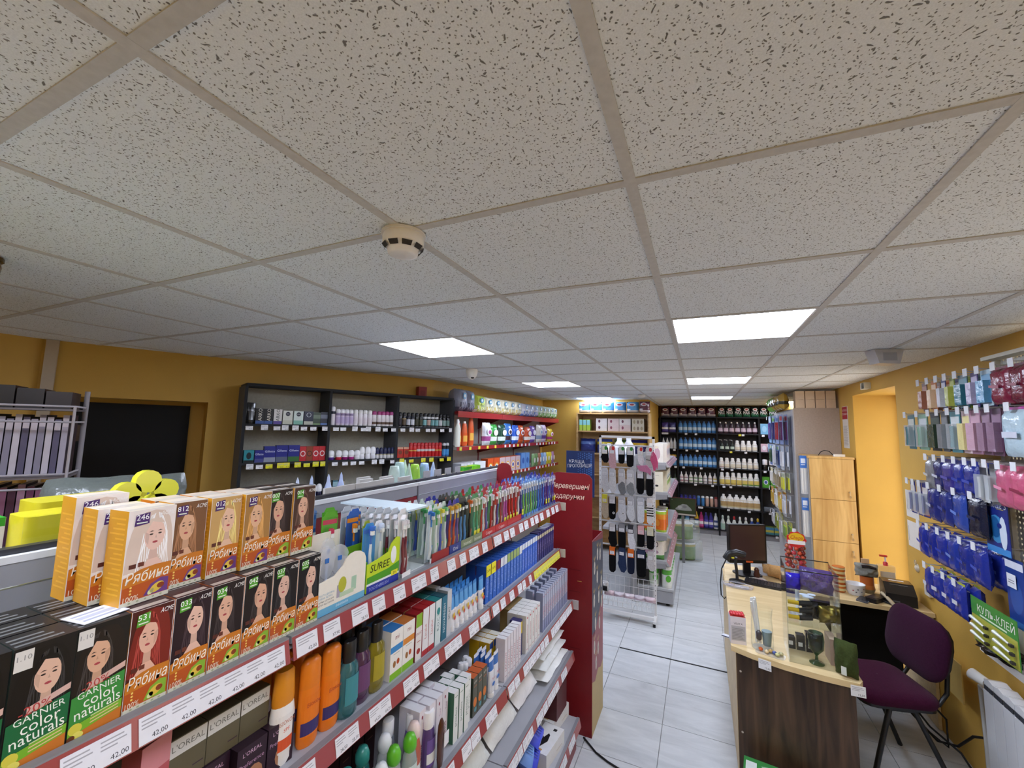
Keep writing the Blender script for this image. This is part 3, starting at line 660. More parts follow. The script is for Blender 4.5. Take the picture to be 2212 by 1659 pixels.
# ---- upper row
zu = z1s + .1636
UW = [('#d9c4b4', '246', 'platinum blonde', '#e8c4b4', '#efe6e0', -.4175, -.795, 0.10), ('#7a5233', '812', 'bronze brown haired', '#dcae8c', None, -.345, -.815, 0), ('#c9a264', '012', 'straight golden haired', '#e6bfa2', None, -.277, -.81, 0),
      ('#a87c42', '130', 'curly honey blonde', '#e0b491', None, -.212, -.80, 0), ('#2a1a18', '007', 'downward looking brunette', '#d8a98e', None, -.153, -.805, 0), ('#4a3226', '014', 'chestnut haired', '#dcb096', None, -.090, -.80, 0)]
for k, (hc, nu, nm, sk, bg, y, x, ry) in enumerate(UW):
    put('hair_dye_box', '%s woman on orange dye box number %s, upper row' % (nm, nu), 'box', dye_box(hc, nu, '#4a2a6a' if k < 4 else '#55a032', sk, bg, flip=1 if k in (0, 2) else -1, top='#efe0cc' if k < 4 else '#2a201e', side='#dfa32a', fruit='#6a3f86' if k < 4 else '#86b436', w=.0625 if k else .077, h=.163), onG(y, zu, x), R90 + ry, 'orange hair dye boxes, upper row')
    if k: put('hair_dye_box', '%s box behind the upper row of orange dye boxes' % ORD[k - 1], 'box', dye_box(hc, nu, '#4a2a6a', sk, bg, top='#e8d4bc' if k < 4 else '#2a201e', w=.0625), onG(y - .005, zu, x - .055), R90, 'orange hair dye boxes, upper row')
put('hair_dye_box', 'middle platinum dye box peeping out behind the front 246 box', 'box', dye_box('#d9c4b4', '246', '#4a2a6a', '#e8c4b4', '#efe6e0', top='#efe0cc', side='#dfa32a', fruit='#6a3f86', w=.077), onG(-.435, zu, -.853), R90, 'orange hair dye boxes, upper row')
put('hair_dye_box', 'rearmost platinum dye box of the three 246 boxes', 'box', dye_box('#d9c4b4', '246', '#4a2a6a', '#e8c4b4', '#efe6e0', top='#efe0cc', side='#dfa32a', fruit='#6a3f86', w=.077, h=.18), onG(-.444, zu, -.912), R90, 'orange hair dye boxes, upper row')
# ================================================================== gondola goods: toothbrush displays (top shelf)
kb = MB(); w, d = .165, .11   # white card counter display, scalloped front
kb.box((-w / 2, 0, 0), (w / 2, d, .004), '#e9e4d6').box((-w / 2, d - .003, .004), (w / 2, d, .175), '#e9e3d3').box((-w / 2, .003, .004), (-w / 2 + .003, d - .003, .1), '#e6e0d0').box((w / 2 - .003, .003, .004), (w / 2, d - .003, .1), '#e6e0d0')
arc = [(-w / 2, 0), (w / 2, 0), (w / 2, .105)] + [(.04 + .042 * math.cos(t), .105 + .03 * math.sin(t)) for t in (.1, .6, 1.1, 1.57, 2.0, 2.5, 3.0)] + [(-.03, .09), (-w / 2, .083)]
kb.yprism(arc, 0, .003, '#ece8dc')
kp = MB().rect(-w / 2 + .001, .001, w / 2 - .001, .019, -.0004, '#6fb3d6'); kp.text('******', 0, .009, .012, -.0006, '#d8ecf5')
kp.rect(-.02, .03, -.004, .062, -.0004, '#a9a3b4'); kp.rect(.03, .034, .048, .07, -.0004, '#a9c9b0'); kp.rect(-.01, .028, .04, .04, -.0005, '#bcd2b4'); kp.disc(-.002, .06, .014, .02, -.0006, '#b6b83c')
for k, (t, c) in enumerate((('ПАСТА ДИТЯЧА', '#7fa9c4'), ('ЗУБНА ЩІТКА', '#7fa9c4'), ('зубна щітка для', '#777777'), ('дітей від 3 років', '#777777'))): kp.text(t, -.078, .052 - k * .0075, .0045, -.0006, c, align='l', maxw=.05)
thing('display_box', 'white scalloped card display of children toothbrushes with a blue foot', 'display', onG(.018, z1s, -.762), R90, kb, parts=[('front_print', kp)])
def swan(seed, col):   # clear round-headed toothbrush holder packs inside the display
    m = MB().yprism([(.030 * math.cos(t) * (1 if math.sin(t) > 0 else .8), .10 + .042 * math.sin(t)) for t in [2 * math.pi * i / 18 for i in range(18)]], -.004, .004, '#e4e8ee', 'film')
    return m
for k, (y, x, z, a) in enumerate(((-.045, -.80, .03, .25), (.005, -.815, .035, -.1), (.03, -.84, .05, .2), (.055, -.82, .03, -.2))):
    m = swan(k, 0); m.yprism([(-.022, 0), (.022, 0), (.026, .07), (-.026, .07)], -.002, .002, '#c9ced6', 'film')
    thing('brush_blister', '%s clear round-topped blister standing in the white card display' % ORD[k], 'package', onG(y, z1s + .005 + z - .03, x), R90 + a, m, 'clear blisters in the white display',
          parts=[('toothbrush', MB().tube([(0, 0, .02), (.003, 0, .06), (0, 0, .12)], .004, 6, ('#dfe6f2', '#c9d4ea', '#e8ecf4', '#b9c8e6')[k], 'gloss')), ('blue_grip', MB().box((-.006, -.0055, .10), (.006, -.004, .112), '#3f78c8', 'gloss'))])
# lime display box
sb = MB(); w = .142
sb.box((-w / 2, 0, 0), (w / 2, .09, .003), '#2a3c9a').box((-w / 2, .087, .003), (w / 2, .09, .12), '#7ab52c').box((w / 2 - .003, .003, .003), (w / 2, .087, .09), '#5da028').box((-w / 2, .003, .003), (-w / 2 + .003, .087, .09), '#5da028')
sb.yprism([(-w / 2, 0), (w / 2, 0), (w / 2, .132), (.055, .136), (.03, .12), (.018, .098), (-.03, .088), (-w / 2, .083)], 0, .003, '#c3dc2e')
sp = MB().rect(-w / 2 + .001, .001, w / 2 - .001, .022, -.0004, '#2b3aa0'); sp.rect(-w / 2 + .001, .022, w / 2 - .001, .028, -.0004, '#e8ecf0'); sp.poly([(-w / 2 + .001, .028), (w / 2 - .001, .028), (w / 2 - .001, .06), (.02, .05), (-w / 2 + .001, .046)], -.0004, '#4f9f2c')
sp.text('SUREE', -.018, .068, .021, -.0007, '#222a1c', shear=.15, maxw=.085); sp.text('TOOTHBRUSH', -.02, .011, .009, -.0007, '#aab4ea', shear=.15); sp.rect(.034, .022, .064, .037, -.0006, '#eae23e'); sp.text('3+', .049, .0295, .009, -.0008, '#3a3a10')
sp.disc(.042, .085, .013, .026, -.0006, '#eef2f2')
thing('display_box', 'lime green and blue card display lettered SUREE holding toothbrushes', 'display', onG(.178, z1s, -.762), R90, sb, parts=[('front_print', sp)])
BR = [('#3f8ed0', '#e8ecf2', '#3f6fc8', .15, -.80), ('#e8ecf2', '#f0f2f4', '#c8d4e8', .19, -.80), ('#9ab02c', '#f2f4f0', '#d84a6a', .17, -.83)]
for k, (c, hd, ac, y, x) in enumerate(BR):
    put('toothbrush_pack', '%s toothbrush pack standing inside the lime SUREE display' % ORD[k], 'toothbrush', brush_pack(c, hd, ac, w=.045, h=.185), onG(y, z1s + .004, x), R90 + .2 * (k - 1), 'packs inside the lime display')
# packs behind the two displays
for k in range(4):
    put('toothbrush_pack', '%s tall pale blue toothbrush pack behind the white display' % ORD[k], 'toothbrush', brush_pack('#5d86c6', '#dfe8f4', '#2f62b8', w=.042, h=.235), onG(-.035 + k * .032, z1s, -.93 - .02 * (k % 2)), R90, 'pale blue packs behind the displays')
for k in range(3):
    put('toothbrush_pack', '%s bright green and red toothbrush pack behind the SUREE display' % ORD[k], 'toothbrush', brush_pack('#58a827', '#58b830', '#c83a5a', w=.05, h=.225, word='JORDAN'), onG(.075 + k * .022, z1s + .002, -.885 - .025 * k), R90 - .2, 'green packs behind the displays')
for k in range(2):
    put('toothbrush_pack', '%s blue children toothbrush pack behind the SUREE display' % ORD[k], 'toothbrush', brush_pack('#2f5fb4', '#2f66c0', '#e08a2a', w=.045, h=.215, word='Oral'), onG(.155 + k * .03, z1s + .002, -.875 - .02 * k), R90 - .1, 'blue packs behind the displays')
for k in range(8):
    put('toothbrush_pack', 'front white Dentamax toothbrush twin pack with maroon handles' if k == 0 else '%s grey edged Dentamax pack behind the front white one' % ORD[k - 1], 'toothbrush',
        brush_pack('#e6e6e8' if k == 0 else '#c5c8cc', '#7a2440', '#e9e2e6', w=.056, h=.215, n=2, dark='#f0f0f0', word='DentaMax' if k else None), onG(.275 - .009 * k, z1s, -.775 - .026 * k), R90 + .12, 'Dentamax toothbrush packs')
thing('acrylic_box', 'clear acrylic divider box with a white lid among toothbrushes', 'organiser', onG(.36, z1s, -.77), R90,
      MB().box((-.04, 0, 0), (-.038, .26, .2), '#fff', 'clear').box((.038, 0, 0), (.04, .26, .2), '#fff', 'clear').box((-.038, .258, 0), (.038, .26, .2), '#fff', 'clear').box((-.038, 0, 0), (.038, .002, .04), '#fff', 'clear').box((-.04, .002, 0), (.04, .258, .003), '#e8eaec', 'plastic'),
      parts=[('lid', MB().box((-.07, -.0, .2), (.045, .30, .206), '#cfe0ea', 'plastic'))])
KINDS = dict(a=('#dfe6ee', '#e9eef4', '#3f7fd0', 'white and blue'), b=('#c8d8cc', '#e8ecea', '#58b46a', 'clear and green'), c=('#d8dde4', '#3a52b8', '#e8d84a', 'white with navy grip'),
             d=('#4a3f9a', '#c84a2a', '#e0a83a', 'purple and orange'), e=('#2f3f9a', '#6a3a9a', '#e8d23a', 'violet and yellow'), f=('#54534e', '#5a94cc', '#26282c', 'black and sky blue bamboo card'),
             g=('#54534e', '#2a2624', '#d8692a', 'black and orange'), h=('#4f8a5a', '#58b08a', '#e6e0c8', 'mint green'), i=('#a8282e', '#e8e8ec', '#d83a3a', 'red card white handled'),
             j=('#b02a30', '#4a4ab0', '#e8eaf0', 'red card blue handled'), k=('#3f9a5a', '#b83a34', '#e8eaf0', 'green card red handled'), l=('#8a3a7a', '#c85ab0', '#e9e4ee', 'magenta'),
             m=('#a82830', '#d82e2e', '#f0f0f0', 'bright red and white'), n=('#4f7fc8', '#7fc04a', '#e8eef6', 'pale blue and lime'), o=('#5a8ad0', '#3fa06a', '#d8e4f4', 'blue and green'),
             p=('#26489a', '#3a70d0', '#9fc0ea', 'deep blue'), q=('#3a2f8a', '#4a3a9a', '#c8c0e8', 'dark violet'), r=('#8f949c', '#e2e4e8', '#9fa4ae', 'silver grey'))
seq = [(.425, 'a'), (.46, 'b'), (.492, 'c'), (.522, 'b'), (.552, 'd'), (.58, 'd'), (.607, 'e'), (.64, 'f'), (.672, 'f'), (.706, 'g'), (.74, 'h'), (.77, 'h'), (.80, 'k'), (.83, 'i'), (.862, 'j'), (.90, 'k'), (.935, 'i'), (.97, 'j'), (1.005, 'k'),
       (1.04, 'l'), (1.075, 'l'), (1.11, 'm'), (1.15, 'm'), (1.19, 'm'), (1.225, 'i'), (1.265, 'q'), (1.30, 'n'), (1.335, 'n'), (1.37, 'o'), (1.41, 'n'), (1.45, 'o'), (1.49, 'o'), (1.53, 'p'), (1.57, 'p'), (1.61, 'p'), (1.65, 'q'), (1.69, 'q'), (1.73, 'p'), (1.77, 'q'), (1.81, 'q')]
cnt = {}
for row in range(3):
    for (y, kk) in seq:
        if row and RN.random() < .22: continue
        c, hd, ac, nm = KINDS[kk]; key = (row, kk); cnt[key] = cnt.get(key, 0) + 1
        put('toothbrush_pack', '%s %s toothbrush pack, %s row of the long rank' % (ORD[cnt[key] - 1], nm, ('front', 'second', 'rear')[row]), 'toothbrush',
            brush_pack(c, hd, ac, w=.03, h=.2, tagc='#e0dc3e' if (kk in 'hlmq' and row == 0) else None), onG(y + RN.uniform(-.004, .004) , z1s + .001, -.782 - .055 * row), 0, 'toothbrush packs ranked along the top shelf', rot=(RN.uniform(.0, .08), 0, R90 + RN.uniform(-.12, .12)))
for (y0, y1, c, t, tc, nm) in ((.425, .535, '#9a2a2c', '', '#fff', 'low dark red tray under pale toothbrushes'), (.54, .622, '#2f3f86', 'Oral', '#dfe4f4', 'navy tray under purple toothbrushes'), (.624, .722, '#7d8a6c', 'biomed', '#e8ecd8', 'olive tray lettered biomed with blue brushes'),
                               (.724, .80, '#7d8a6c', 'biomed', '#e8ecd8', 'olive tray lettered biomed with green brushes'), (.803, .93, '#b8282c', 'Colgate', '#f4dede', 'red tray of red carded toothbrushes, nearer one'), (.933, 1.06, '#b8282c', 'Colgate', '#f4dede', 'red tray of red carded toothbrushes, farther one'), (1.063, 1.24, '#b42428', '', '#fff', 'red toothed tray beside blue toothbrush packs')):
    w = y1 - y0; t_ = MB().box((-w / 2, 0, .0), (w / 2, .003, .032), c, 'plastic').box((-w / 2, .003, 0), (w / 2, .014, .0008), c, 'plastic')
    pr = MB()
    if t: pr.text(t, 0, .016, .014, -.0004, tc, maxw=w * .85)
    thing('brush_tray', nm, 'tray', onG((y0 + y1) / 2, z1s, -.757), R90, t_, parts=[('lettering', pr)] if t else [])
# ================================================================== second shelf
z2 = SH[1][0] + .0006
put('pink_pack', 'pink and red tube box under the hair dye shelf', 'box', carton(.055, .21, .04, '#b8545a', '#8a3a3c', bands=((.0, .45, '#c0483e'), (.75, 1, '#d48a90')), words=(('крем', 0, .3, .012, '#f2d8d8'),)), onG(-.375, z2, -.79), R90 + .25)
for k in range(4):
    put('purple_dye_box', '%s dark purple dye carton, lower layer below the olive ones' % ORD[k], 'box', carton(.066, .098, .07, '#2b1526', '#1d1119', '#2a1a26', words=(("L'OREAL", 0, .84, .008, '#cfa9c4'), ('Preference', 0, .62, .009, '#b88fb0')), blobs=((.1, .28, .3, .24, '#a87858'),)), onG(-.335 + .069 * k, z2, -.775 - (.0 if k > 1 else .02)), R90, 'purple hair colour cartons')
for k in range(5):
    put('olive_dye_box', '%s olive and white dye carton stacked on the purple ones' % ORD[k], 'box', carton(.066, .085, .075, '#5d5640', '#6a6450', '#55503f', bands=((.62, .98, '#cfcfca'),), words=(("L'OREAL", 0, .8, .011, '#6a6a64'), ('-', .3, .2, .3, '#3a2436'))), onG(-.315 + .0675 * (k % 3), z2 + .0985, -.80 - .078 * (k // 3)), R90, 'olive hair colour cartons')
SPF = [(.026, 0), (.03, .01), (.03, .11), (.026, .135)]
for k, (y, x) in enumerate(((-.118, -.79), (-.135, -.85), (-.10, -.90))):
    put('sunscreen_bottle', '%s white sunscreen bottle with amber cap under the shelf' % ORD[k], 'bottle', bottle(tuple(SPF), .6, ((.027, .13, '#d88a1e'), (.028, .14), (.024, .2), (.02, .205)), (.03, .11, .7, '#eceae6', (.035, .06, '#d8562a')), '#eeece8', words=(('БІОКОН', .095, .008, '#b4581e'), ('SPF', .078, .008, '#d8562a'))), onG(y, z2, x), R90, 'white sunscreen bottles')
for k, (y, x) in enumerate(((-.048, -.785), (.018, -.785), (-.02, -.85), (.035, -.86), (-.07, -.86), (.0, -.92))):
    put('sunscreen_bottle', '%s bright orange sunscreen bottle beside the mouthwash' % ORD[k], 'bottle', bottle(((.025, 0), (.029, .008), (.030, .09), (.029, .135)), .6, ((.029, .135, '#e07a18'), (.0275, .19), (.02, .2), (.008, .202)), (.025, .12, .7, '#e87a16', (.03, .06, '#3a2f6a')), '#e87c14', words=(('Біокон', .1, .009, '#a83a1e'),)), onG(y, z2, x), R90, 'orange sunscreen bottles')
MW = (.026, 0), (.032, .006), (.033, .04), (.028, .07), (.032, .1), (.03, .125), (.014, .145)
for k, (y, x, c, nm) in enumerate(((.072, -.775, '#3f8a94', 'teal'), (.13, -.785, '#6a3f6a', 'purple'), (.19, -.785, '#a89a2a', 'yellow'), (.085, -.85, '#3f8a94', 'rear teal'), (.14, -.86, '#6a3f6a', 'rear purple'), (.2, -.86, '#3a5a9a', 'rear blue'))):
    put('mouthwash_bottle', '%s mouthwash bottle with black cap beside orange sunscreens' % nm, 'bottle', bottle(MW, .62, ((.02, .138, '#17171a'), (.021, .15), (.021, .188), (.018, .192)), (.035, .105, .5, c, (.05, .09, '#dfe4e6')), c, 'liquid', words=(('LIS', .07, .015, '#26323a', R90),)), onG(y, z2, x), R90, 'mouthwash bottles')
def grow(name, label, cat, gen, ys, z, x, rows=1, dx=.05, group=None, ry=0.0, jit=.0):
    for r_ in range(rows):
        for k, y in enumerate(ys):
            lb = (label if isinstance(label, str) else label[k]); n_ = ORD[k]
            rw = '' if rows == 1 else (', front row' if r_ == 0 else (', second row' if r_ == 1 else ', rear row'))
            put(name, lb.format(o=n_) + rw, cat, gen if isinstance(gen, tuple) else gen[k], onG(y, z, x - dx * r_ + (RN.uniform(-jit, jit) if jit else 0)), R90 + ry, group)
splat = lambda c1, c2: carton(.058, .145, .05, '#eeece6', '#dedcd6', c2, bands=((.0, .14, '#86c02c'), (.55, .68, c1)), words=(('mi', 0, .85, .014, '#8a2230'), ('-', 0, .5, .5, '#b8b4aa')), blobs=((-.15, .3, .12, .07, '#9a6a3a'), (.15, .32, .12, .06, '#b8532a')))
grow('toothpaste_box', ['white splash box with blue band next to yellow mouthwash', 'white splash box with orange band beside the red-topped boxes'], 'box', (splat('#3f8ac8', '#3a7ab8'), splat('#d88a3a', '#c8783a')) if False else [splat('#3f8ac8', '#3a7ab8'), splat('#d88a3a', '#c8783a')], (.262, .322), z2, -.765, 2, .055, 'white fruit toothpaste boxes')
rb = carton(.034, .15, .052, '#e8e4e0', '#7a1e22', '#9a2226', bands=((.72, 1, '#8ab83a'),), words=(('-', 0, .4, .5, '#b83a3a'), ('SPLAT', 0, .58, .008, '#9a2a2a')), blobs=((0, .2, .3, .06, '#a83a34'),))
rc = carton(.034, .155, .052, '#e6e6e8', '#a8282c', '#b02a2e', words=(('Lacalut', 0, .5, .012, '#b83238', R90),), bands=((.0, .12, '#b83238'),))
grow('toothpaste_box', '{o} red-topped white toothpaste box past the fruit boxes', 'box', [rb, rc, rc], (.372, .41, .447), z2, -.762, 3, .054, 'red-topped toothpaste boxes')
rt = carton(.036, .155, .052, '#d8e4e4', '#2f7f82', '#2f8a8a', words=(('R.O.C.S', 0, .5, .013, '#2a6a72', R90),), blobs=((0, .75, .3, .08, '#2f8a8a'),))
ry = carton(.036, .155, .05, '#2f6f88', '#24566a', '#2c5a68', words=(('NOVAFRESH', 0, .5, .013, '#dfe8ee', R90),))
grow('toothpaste_box', '{o} teal toothpaste box between red-topped boxes and children tubes', 'box', [rt, ry, carton(.03, .165, .045, '#c9ccd0', '#8a9296', '#dfe2e4', words=(('SPLAT', 0, .5, .012, '#4a5a62', R90),))], (.487, .527, .56), z2, -.762, 2, .054, 'teal toothpaste boxes')
kt = tube_pack(.04, .135, '#e6e8ee', bands=((.62, .9, '#5aa0dc'), (.9, 1, '#3f86cc')), blobs=((-.1, .45, .25, .07, '#e0b83a'), (.15, .35, .22, .06, '#c8483a')), words=(('NUK', 0, .62, .009, '#ffffff'),))
grow('toothpaste_tube', '{o} blue-topped fruit toothpaste tube standing on its white cap', 'toothpaste', kt, [.597 + .036 * k for k in range(6)], z2, -.775, 3, .035, 'children fruit toothpaste tubes', ry=.15)
put('toothpaste_tube', 'single fruit toothpaste tube beside the blue Aquafresh boxes', 'toothpaste', kt, onG(.825, z2, -.77), R90, 'children fruit toothpaste tubes')
aq = [carton(.034, .16, .05, '#2f66c4', '#2450a4', '#2a5ab4', words=(('Aquafresh', 0, .42, .015, '#9fb8ea', R90),), bands=((.72, .98, c),)) for c in ('#8a2a34', '#dfe4e8', '#9ab06a', '#2f66c4')]
aq2 = carton(.034, .16, .05, '#3a6ad0', '#2a4fa8', '#34589e', words=(('Aquafresh', 0, .4, .015, '#a9b8ec', R90),), bands=((.8, .98, '#dfe6ee'),))
aq3 = carton(.03, .165, .05, '#3a3a7a', '#2c2a5c', '#3a356a', words=(('Colgate', 0, .45, .014, '#b8b0d8', R90),), bands=((.78, .9, '#cfc9a8'),))
ys = [.885 + .0385 * k for k in range(25)]
gens = [(aq[0] if k < 4 else aq[1] if k in (4, 5, 10) else aq[2] if k < 10 else aq2 if k < 17 else aq3) for k in range(25)]
grow('toothpaste_box', '{o} blue Aquafresh style box in the long blue rank', 'box', gens, ys, z2, -.768, 1, .05, 'blue toothpaste boxes in a long rank')
grow('toothpaste_box', '{o} blue box in the second rank behind the long blue one', 'box', gens[:12], ys[:12], z2, -.822, 1, .05, 'blue toothpaste boxes in a long rank')
for k in range(2):
    thing('shelf_sticker', '%s yellow price flag hung before the blue toothpaste boxes' % ('nearer', 'farther')[k], 'price tag', onG(.89 + .05 * k, z2 + .115, -.766), R90, MB().box((-.022, -.001, 0), (.022, 0, .05), '#e6dd3a', 'paper'), parts=[('lettering', MB().text('26,90', 0, .025, .01, -.0012, '#4a4420', 'paper', maxw=.035))])
# ================================================================== third shelf
z3 = SH[2][0] + .0006
BT = (.022, 0), (.027, .008), (.027, .1), (.022, .125), (.012, .14)
CAPS = [(.05, -.70, '#2a7a78', 'dark teal', '#2f8a84'), (.125, -.69, '#d8dee0', 'white', '#3f8a84'), (.19, -.70, '#5fb82a', 'lime green', '#c8d8d4'), (.25, -.69, '#5fb82a', 'second lime green', '#c8d8d4'), (.07, -.76, '#2f8a80', 'rear teal', '#2f8a84'), (.215, -.755, '#e4e6e8', 'pale grey', '#d8dcde'), (.295, -.71, '#e6cfc8', 'pink', '#b8604a'), (.33, -.745, '#ececee', 'tall white', '#7a5aa8'), (.27, -.79, '#ececee', 'rear tall white', '#cfd4e0'), (.15, -.78, '#2f8a80', 'second rear teal', '#2f8a84'), (.0, -.70, '#d4dadc', 'greyish', '#2c5a58'), (.36, -.70, '#ececee', 'short white', '#6a4f98')]
for k, (y, x, cc, nm, bc) in enumerate(CAPS):
    tall = 'tall' in nm
    cap = ((.02, .128, cc), (.021, .135), (.021, .172), (.019, .176)) if tall or 'short' in nm else ((.016, .132, cc), (.02, .14), (.02, .158), (.013, .175), (.004, .178))
    put('mouth_rinse_bottle', '%s capped rinse bottle low on the shelf by Caninus boxes' % nm, 'bottle', bottle(BT, .75, cap, (.02, .1, .6, bc, (.03, .06, '#e4e8e8')), bc, 'liquid' if k not in (6, 7) else 'plastic'), onG(y, z3, x), R90, 'rinse bottles with coloured caps')
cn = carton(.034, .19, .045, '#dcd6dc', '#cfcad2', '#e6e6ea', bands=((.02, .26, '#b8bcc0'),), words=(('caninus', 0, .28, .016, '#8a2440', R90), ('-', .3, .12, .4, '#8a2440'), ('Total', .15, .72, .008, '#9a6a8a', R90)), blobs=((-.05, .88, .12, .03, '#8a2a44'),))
grow('toothpaste_box', '{o} tall white Caninus toothpaste box', 'box', cn, (.335, .375, .415, .455), z3, -.70, 2, .05, 'tall white Caninus boxes', jit=.012)
gw = carton(.03, .165, .045, '#e2e6e2', '#3a6a52', '#e8eae8', words=(('president', 0, .5, .012, '#3a6a52', R90), ('-', 0, .9, .6, '#3a6a52')))
grow('toothpaste_box', '{o} white and green toothpaste box past the Caninus boxes', 'box', gw, (.497, .531, .565, .599), z3, -.685, 2, .05, 'white and green toothpaste boxes', jit=.01)
ot = carton(.036, .14, .05, '#55564a', '#3f463c', '#c8653a', words=(('-', 0, .75, .6, '#c8703a'), ('splat', 0, .88, .009, '#d8d4c8')), blobs=((0, .35, .35, .12, '#d8792a'), (.1, .15, .25, .06, '#5a9aa8')))
grow('toothpaste_box', '{o} orange-topped dark toothpaste box with a printed orange', 'box', ot, (.645, .684, .723), z3, -.685, 1, .05, 'orange-topped boxes')
tw = tube_pack(.042, .15, '#dfe2ea', bands=((.7, .9, '#3f6fb8'), (.9, 1, '#e6e8ee')), words=(('Aqua', 0, .5, .01, '#b83a4a'),), blobs=((0, .35, .3, .05, '#3f6fb8'),))
grow('toothpaste_tube', '{o} white and blue toothpaste tube crammed by the yellow boxes', 'toothpaste', tw, (.775, .815, .79, .83), z3, -.70, 2, .045, 'white and blue tubes', jit=.02)
pk = bottle(((.02, 0), (.022, .01), (.022, .1), (.016, .12)), .8, ((.014, .118, '#e6e6ea'), (.015, .14), (.01, .146)), (.02, .09, .7, '#c84a5a'), '#d87a84', 'liquid')
grow('mouth_rinse_bottle', '{o} small pink rinse bottle with a clear cap', 'bottle', pk, (.70, .74, .69, .735), z3, -.775, 1, .04, 'small pink rinse bottles', jit=.015)
yb = carton(.034, .155, .05, '#dcb81e', '#c89f1a', '#e4e0d0', bands=((.8, .98, '#2f4f9a'),), words=(('-', 0, .6, .6, '#f2e8b0'), ('-', 0, .45, .5, '#2f4f9a')))
grow('toothpaste_box', '{o} yellow toothpaste box with a pale top', 'box', yb, (.875, .915, .955), z3, -.735, 2, .052, 'yellow toothpaste boxes')
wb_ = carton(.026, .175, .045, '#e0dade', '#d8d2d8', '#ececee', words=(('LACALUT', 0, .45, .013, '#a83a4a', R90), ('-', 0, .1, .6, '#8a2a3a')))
grow('toothpaste_box', '{o} narrow white box with red side lettering', 'box', wb_, [.895 + .031 * k for k in range(6)], z3, -.672, 1, .05, 'narrow white boxes with red lettering')
nv = carton(.04, .165, .05, '#3a3a66', '#2e2c52', '#3a3768', bands=((.62, .95, '#ddc22a'),), words=(('blend', 0, .3, .014, '#e6e6ee', R90),))
put('toothpaste_box', 'navy and yellow toothpaste box among narrow white boxes', 'box', nv, onG(1.10, z3, -.69), R90)
wc = carton(.036, .175, .05, '#e6e4e0', '#dcdad6', '#ecebe8', words=(('parodontax', 0, .5, .013, '#a83a3a', R90), ('-', 0, .08, .5, '#b8282e')), blobs=((0, .92, .2, .025, '#b8282e'),))
grow('toothpaste_box', '{o} white toothpaste box with a small red badge', 'box', wc, (1.15, 1.19, 1.23, 1.27, 1.31), z3, -.675, 2, .052, 'white boxes with red badges')
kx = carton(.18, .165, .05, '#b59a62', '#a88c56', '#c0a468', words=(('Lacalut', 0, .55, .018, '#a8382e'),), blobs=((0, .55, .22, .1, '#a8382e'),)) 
put('brown_carton', 'brown kraft toothpaste carton behind the white boxes', 'box', kx, onG(1.27, z3, -.79), R90)
cg = carton(.026, .2, .042, '#b8bcd0', '#8f98b8', '#aab2c8', words=(('Colgate', 0, .5, .014, '#b82a38', R90), ('-', 0, .9, .7, '#b82a38')), bands=((.0, .3, '#8a90b4'),))
grow('toothpaste_box', '{o} tall silver and red toothpaste box by the card display', 'box', cg, [1.385 + .0335 * k for k in range(14)], z3, -.675, 1, .05, 'tall silver and red toothpaste boxes')
grow('toothpaste_box', '{o} silver and red box in the rank behind the tall ones', 'box', cg, [1.385 + .0335 * k for k in range(0, 14, 2)], z3, -.735, 1, .05, 'tall silver and red toothpaste boxes')
db = carton(.045, .2, .05, '#3a2428', '#2a1c20', '#3a2a2e', words=(('-', 0, .5, .5, '#8a6a5a'),))
grow('dark_carton', '{o} dark brown carton in the shade behind the rinse bottles', 'box', db, (.12, .17, .22, .27), z3, -.86, 1, .05, 'dark cartons behind the rinse bottles')
thing('hair_brush_sample', 'dark brown rounded handle standing before the Caninus boxes', 'brush', onG(.385, z3, -.668), R90, MB().lathe([(.012, 0), (.016, .03), (.017, .1), (.014, .13), (.006, .145)], 12, '#4a2618', 'gloss', ey=.5), parts=[('hang_tag', MB().box((.004, -.012, .06), (.03, -.0105, .10), '#e4e4ea', 'paper'))])
# ================================================================== fourth shelf: bags
z4 = SH[3][0] + .0006
def lying(name, label, w, h, d, col, seed, y, x, z, ry=0, bands=(), words=(), blobs=(), cat='package', group='white plastic bag packs on the low shelf', tilt=1.52, mat='packet'):
    g_ = soft_pack(w, h, d, col, seed, mat, bands, words, blobs, .16)
    return put(name, label, cat, g_, onG(y, z, x), 0, group, rot=(-tilt, 0, R90 + ry))
W = '#e0e2e0'
lying('bag_pack', 'large white bag pack printed 18/4/35 with a green stripe', .27, .25, .09, W, 3, .985, -.735, z4 + .004, 0, tilt=.85, words=(('18/4/35', .0, .72, .05, '#3a8a2c', .1),), blobs=((.0, .5, .36, .06, '#6fb83a'), (.2, .9, .22, .04, '#a8283a')))
lying('bag_pack', 'white bag pack at the near end below the rinse bottles', .27, .25, .09, '#d8dcd8', 5, .70, -.735, z4 + .004, 0, tilt=.85)
lying('bag_pack', 'white bag pack with small red lettering in mid shelf', .26, .25, .09, '#e6e6e8', 7, 1.265, -.735, z4 + .004, 0, tilt=.9, words=(('FOOD BAG', 0, .6, .018, '#a83a5a'), ('100', 0, .5, .02, '#a83a5a')))
lying('bag_pack', 'folded white pack with purple stripe topping the pile', .24, .20, .03, '#e8e8ea', 9, 1.56, -.70, z4 + .222, 0, words=(('SPECIAL', 0, .6, .02, '#a83a4a'),), bands=((.2, .3, '#6a5a7a'),))
for k in range(4):
    lying('bag_pack', '%s white bag pack in the pile by the card display' % ORD[k], .40, .36, .045, '#e2e4e2' if k % 2 else '#eceeec', 20 + k, 1.625, -.66 - .012 * k, z4 + .003 + .054 * k, 0, words=(('18/4', .2, .6, .02, '#a8383a'),) if k == 3 else (), tilt=1.5708)
lying('bag_pack', 'white bag pack cut off by the picture bottom under rinse bottles', .27, .25, .09, '#d4d8d4', 15, .42, -.735, z4 + .004, 0, tilt=.85)
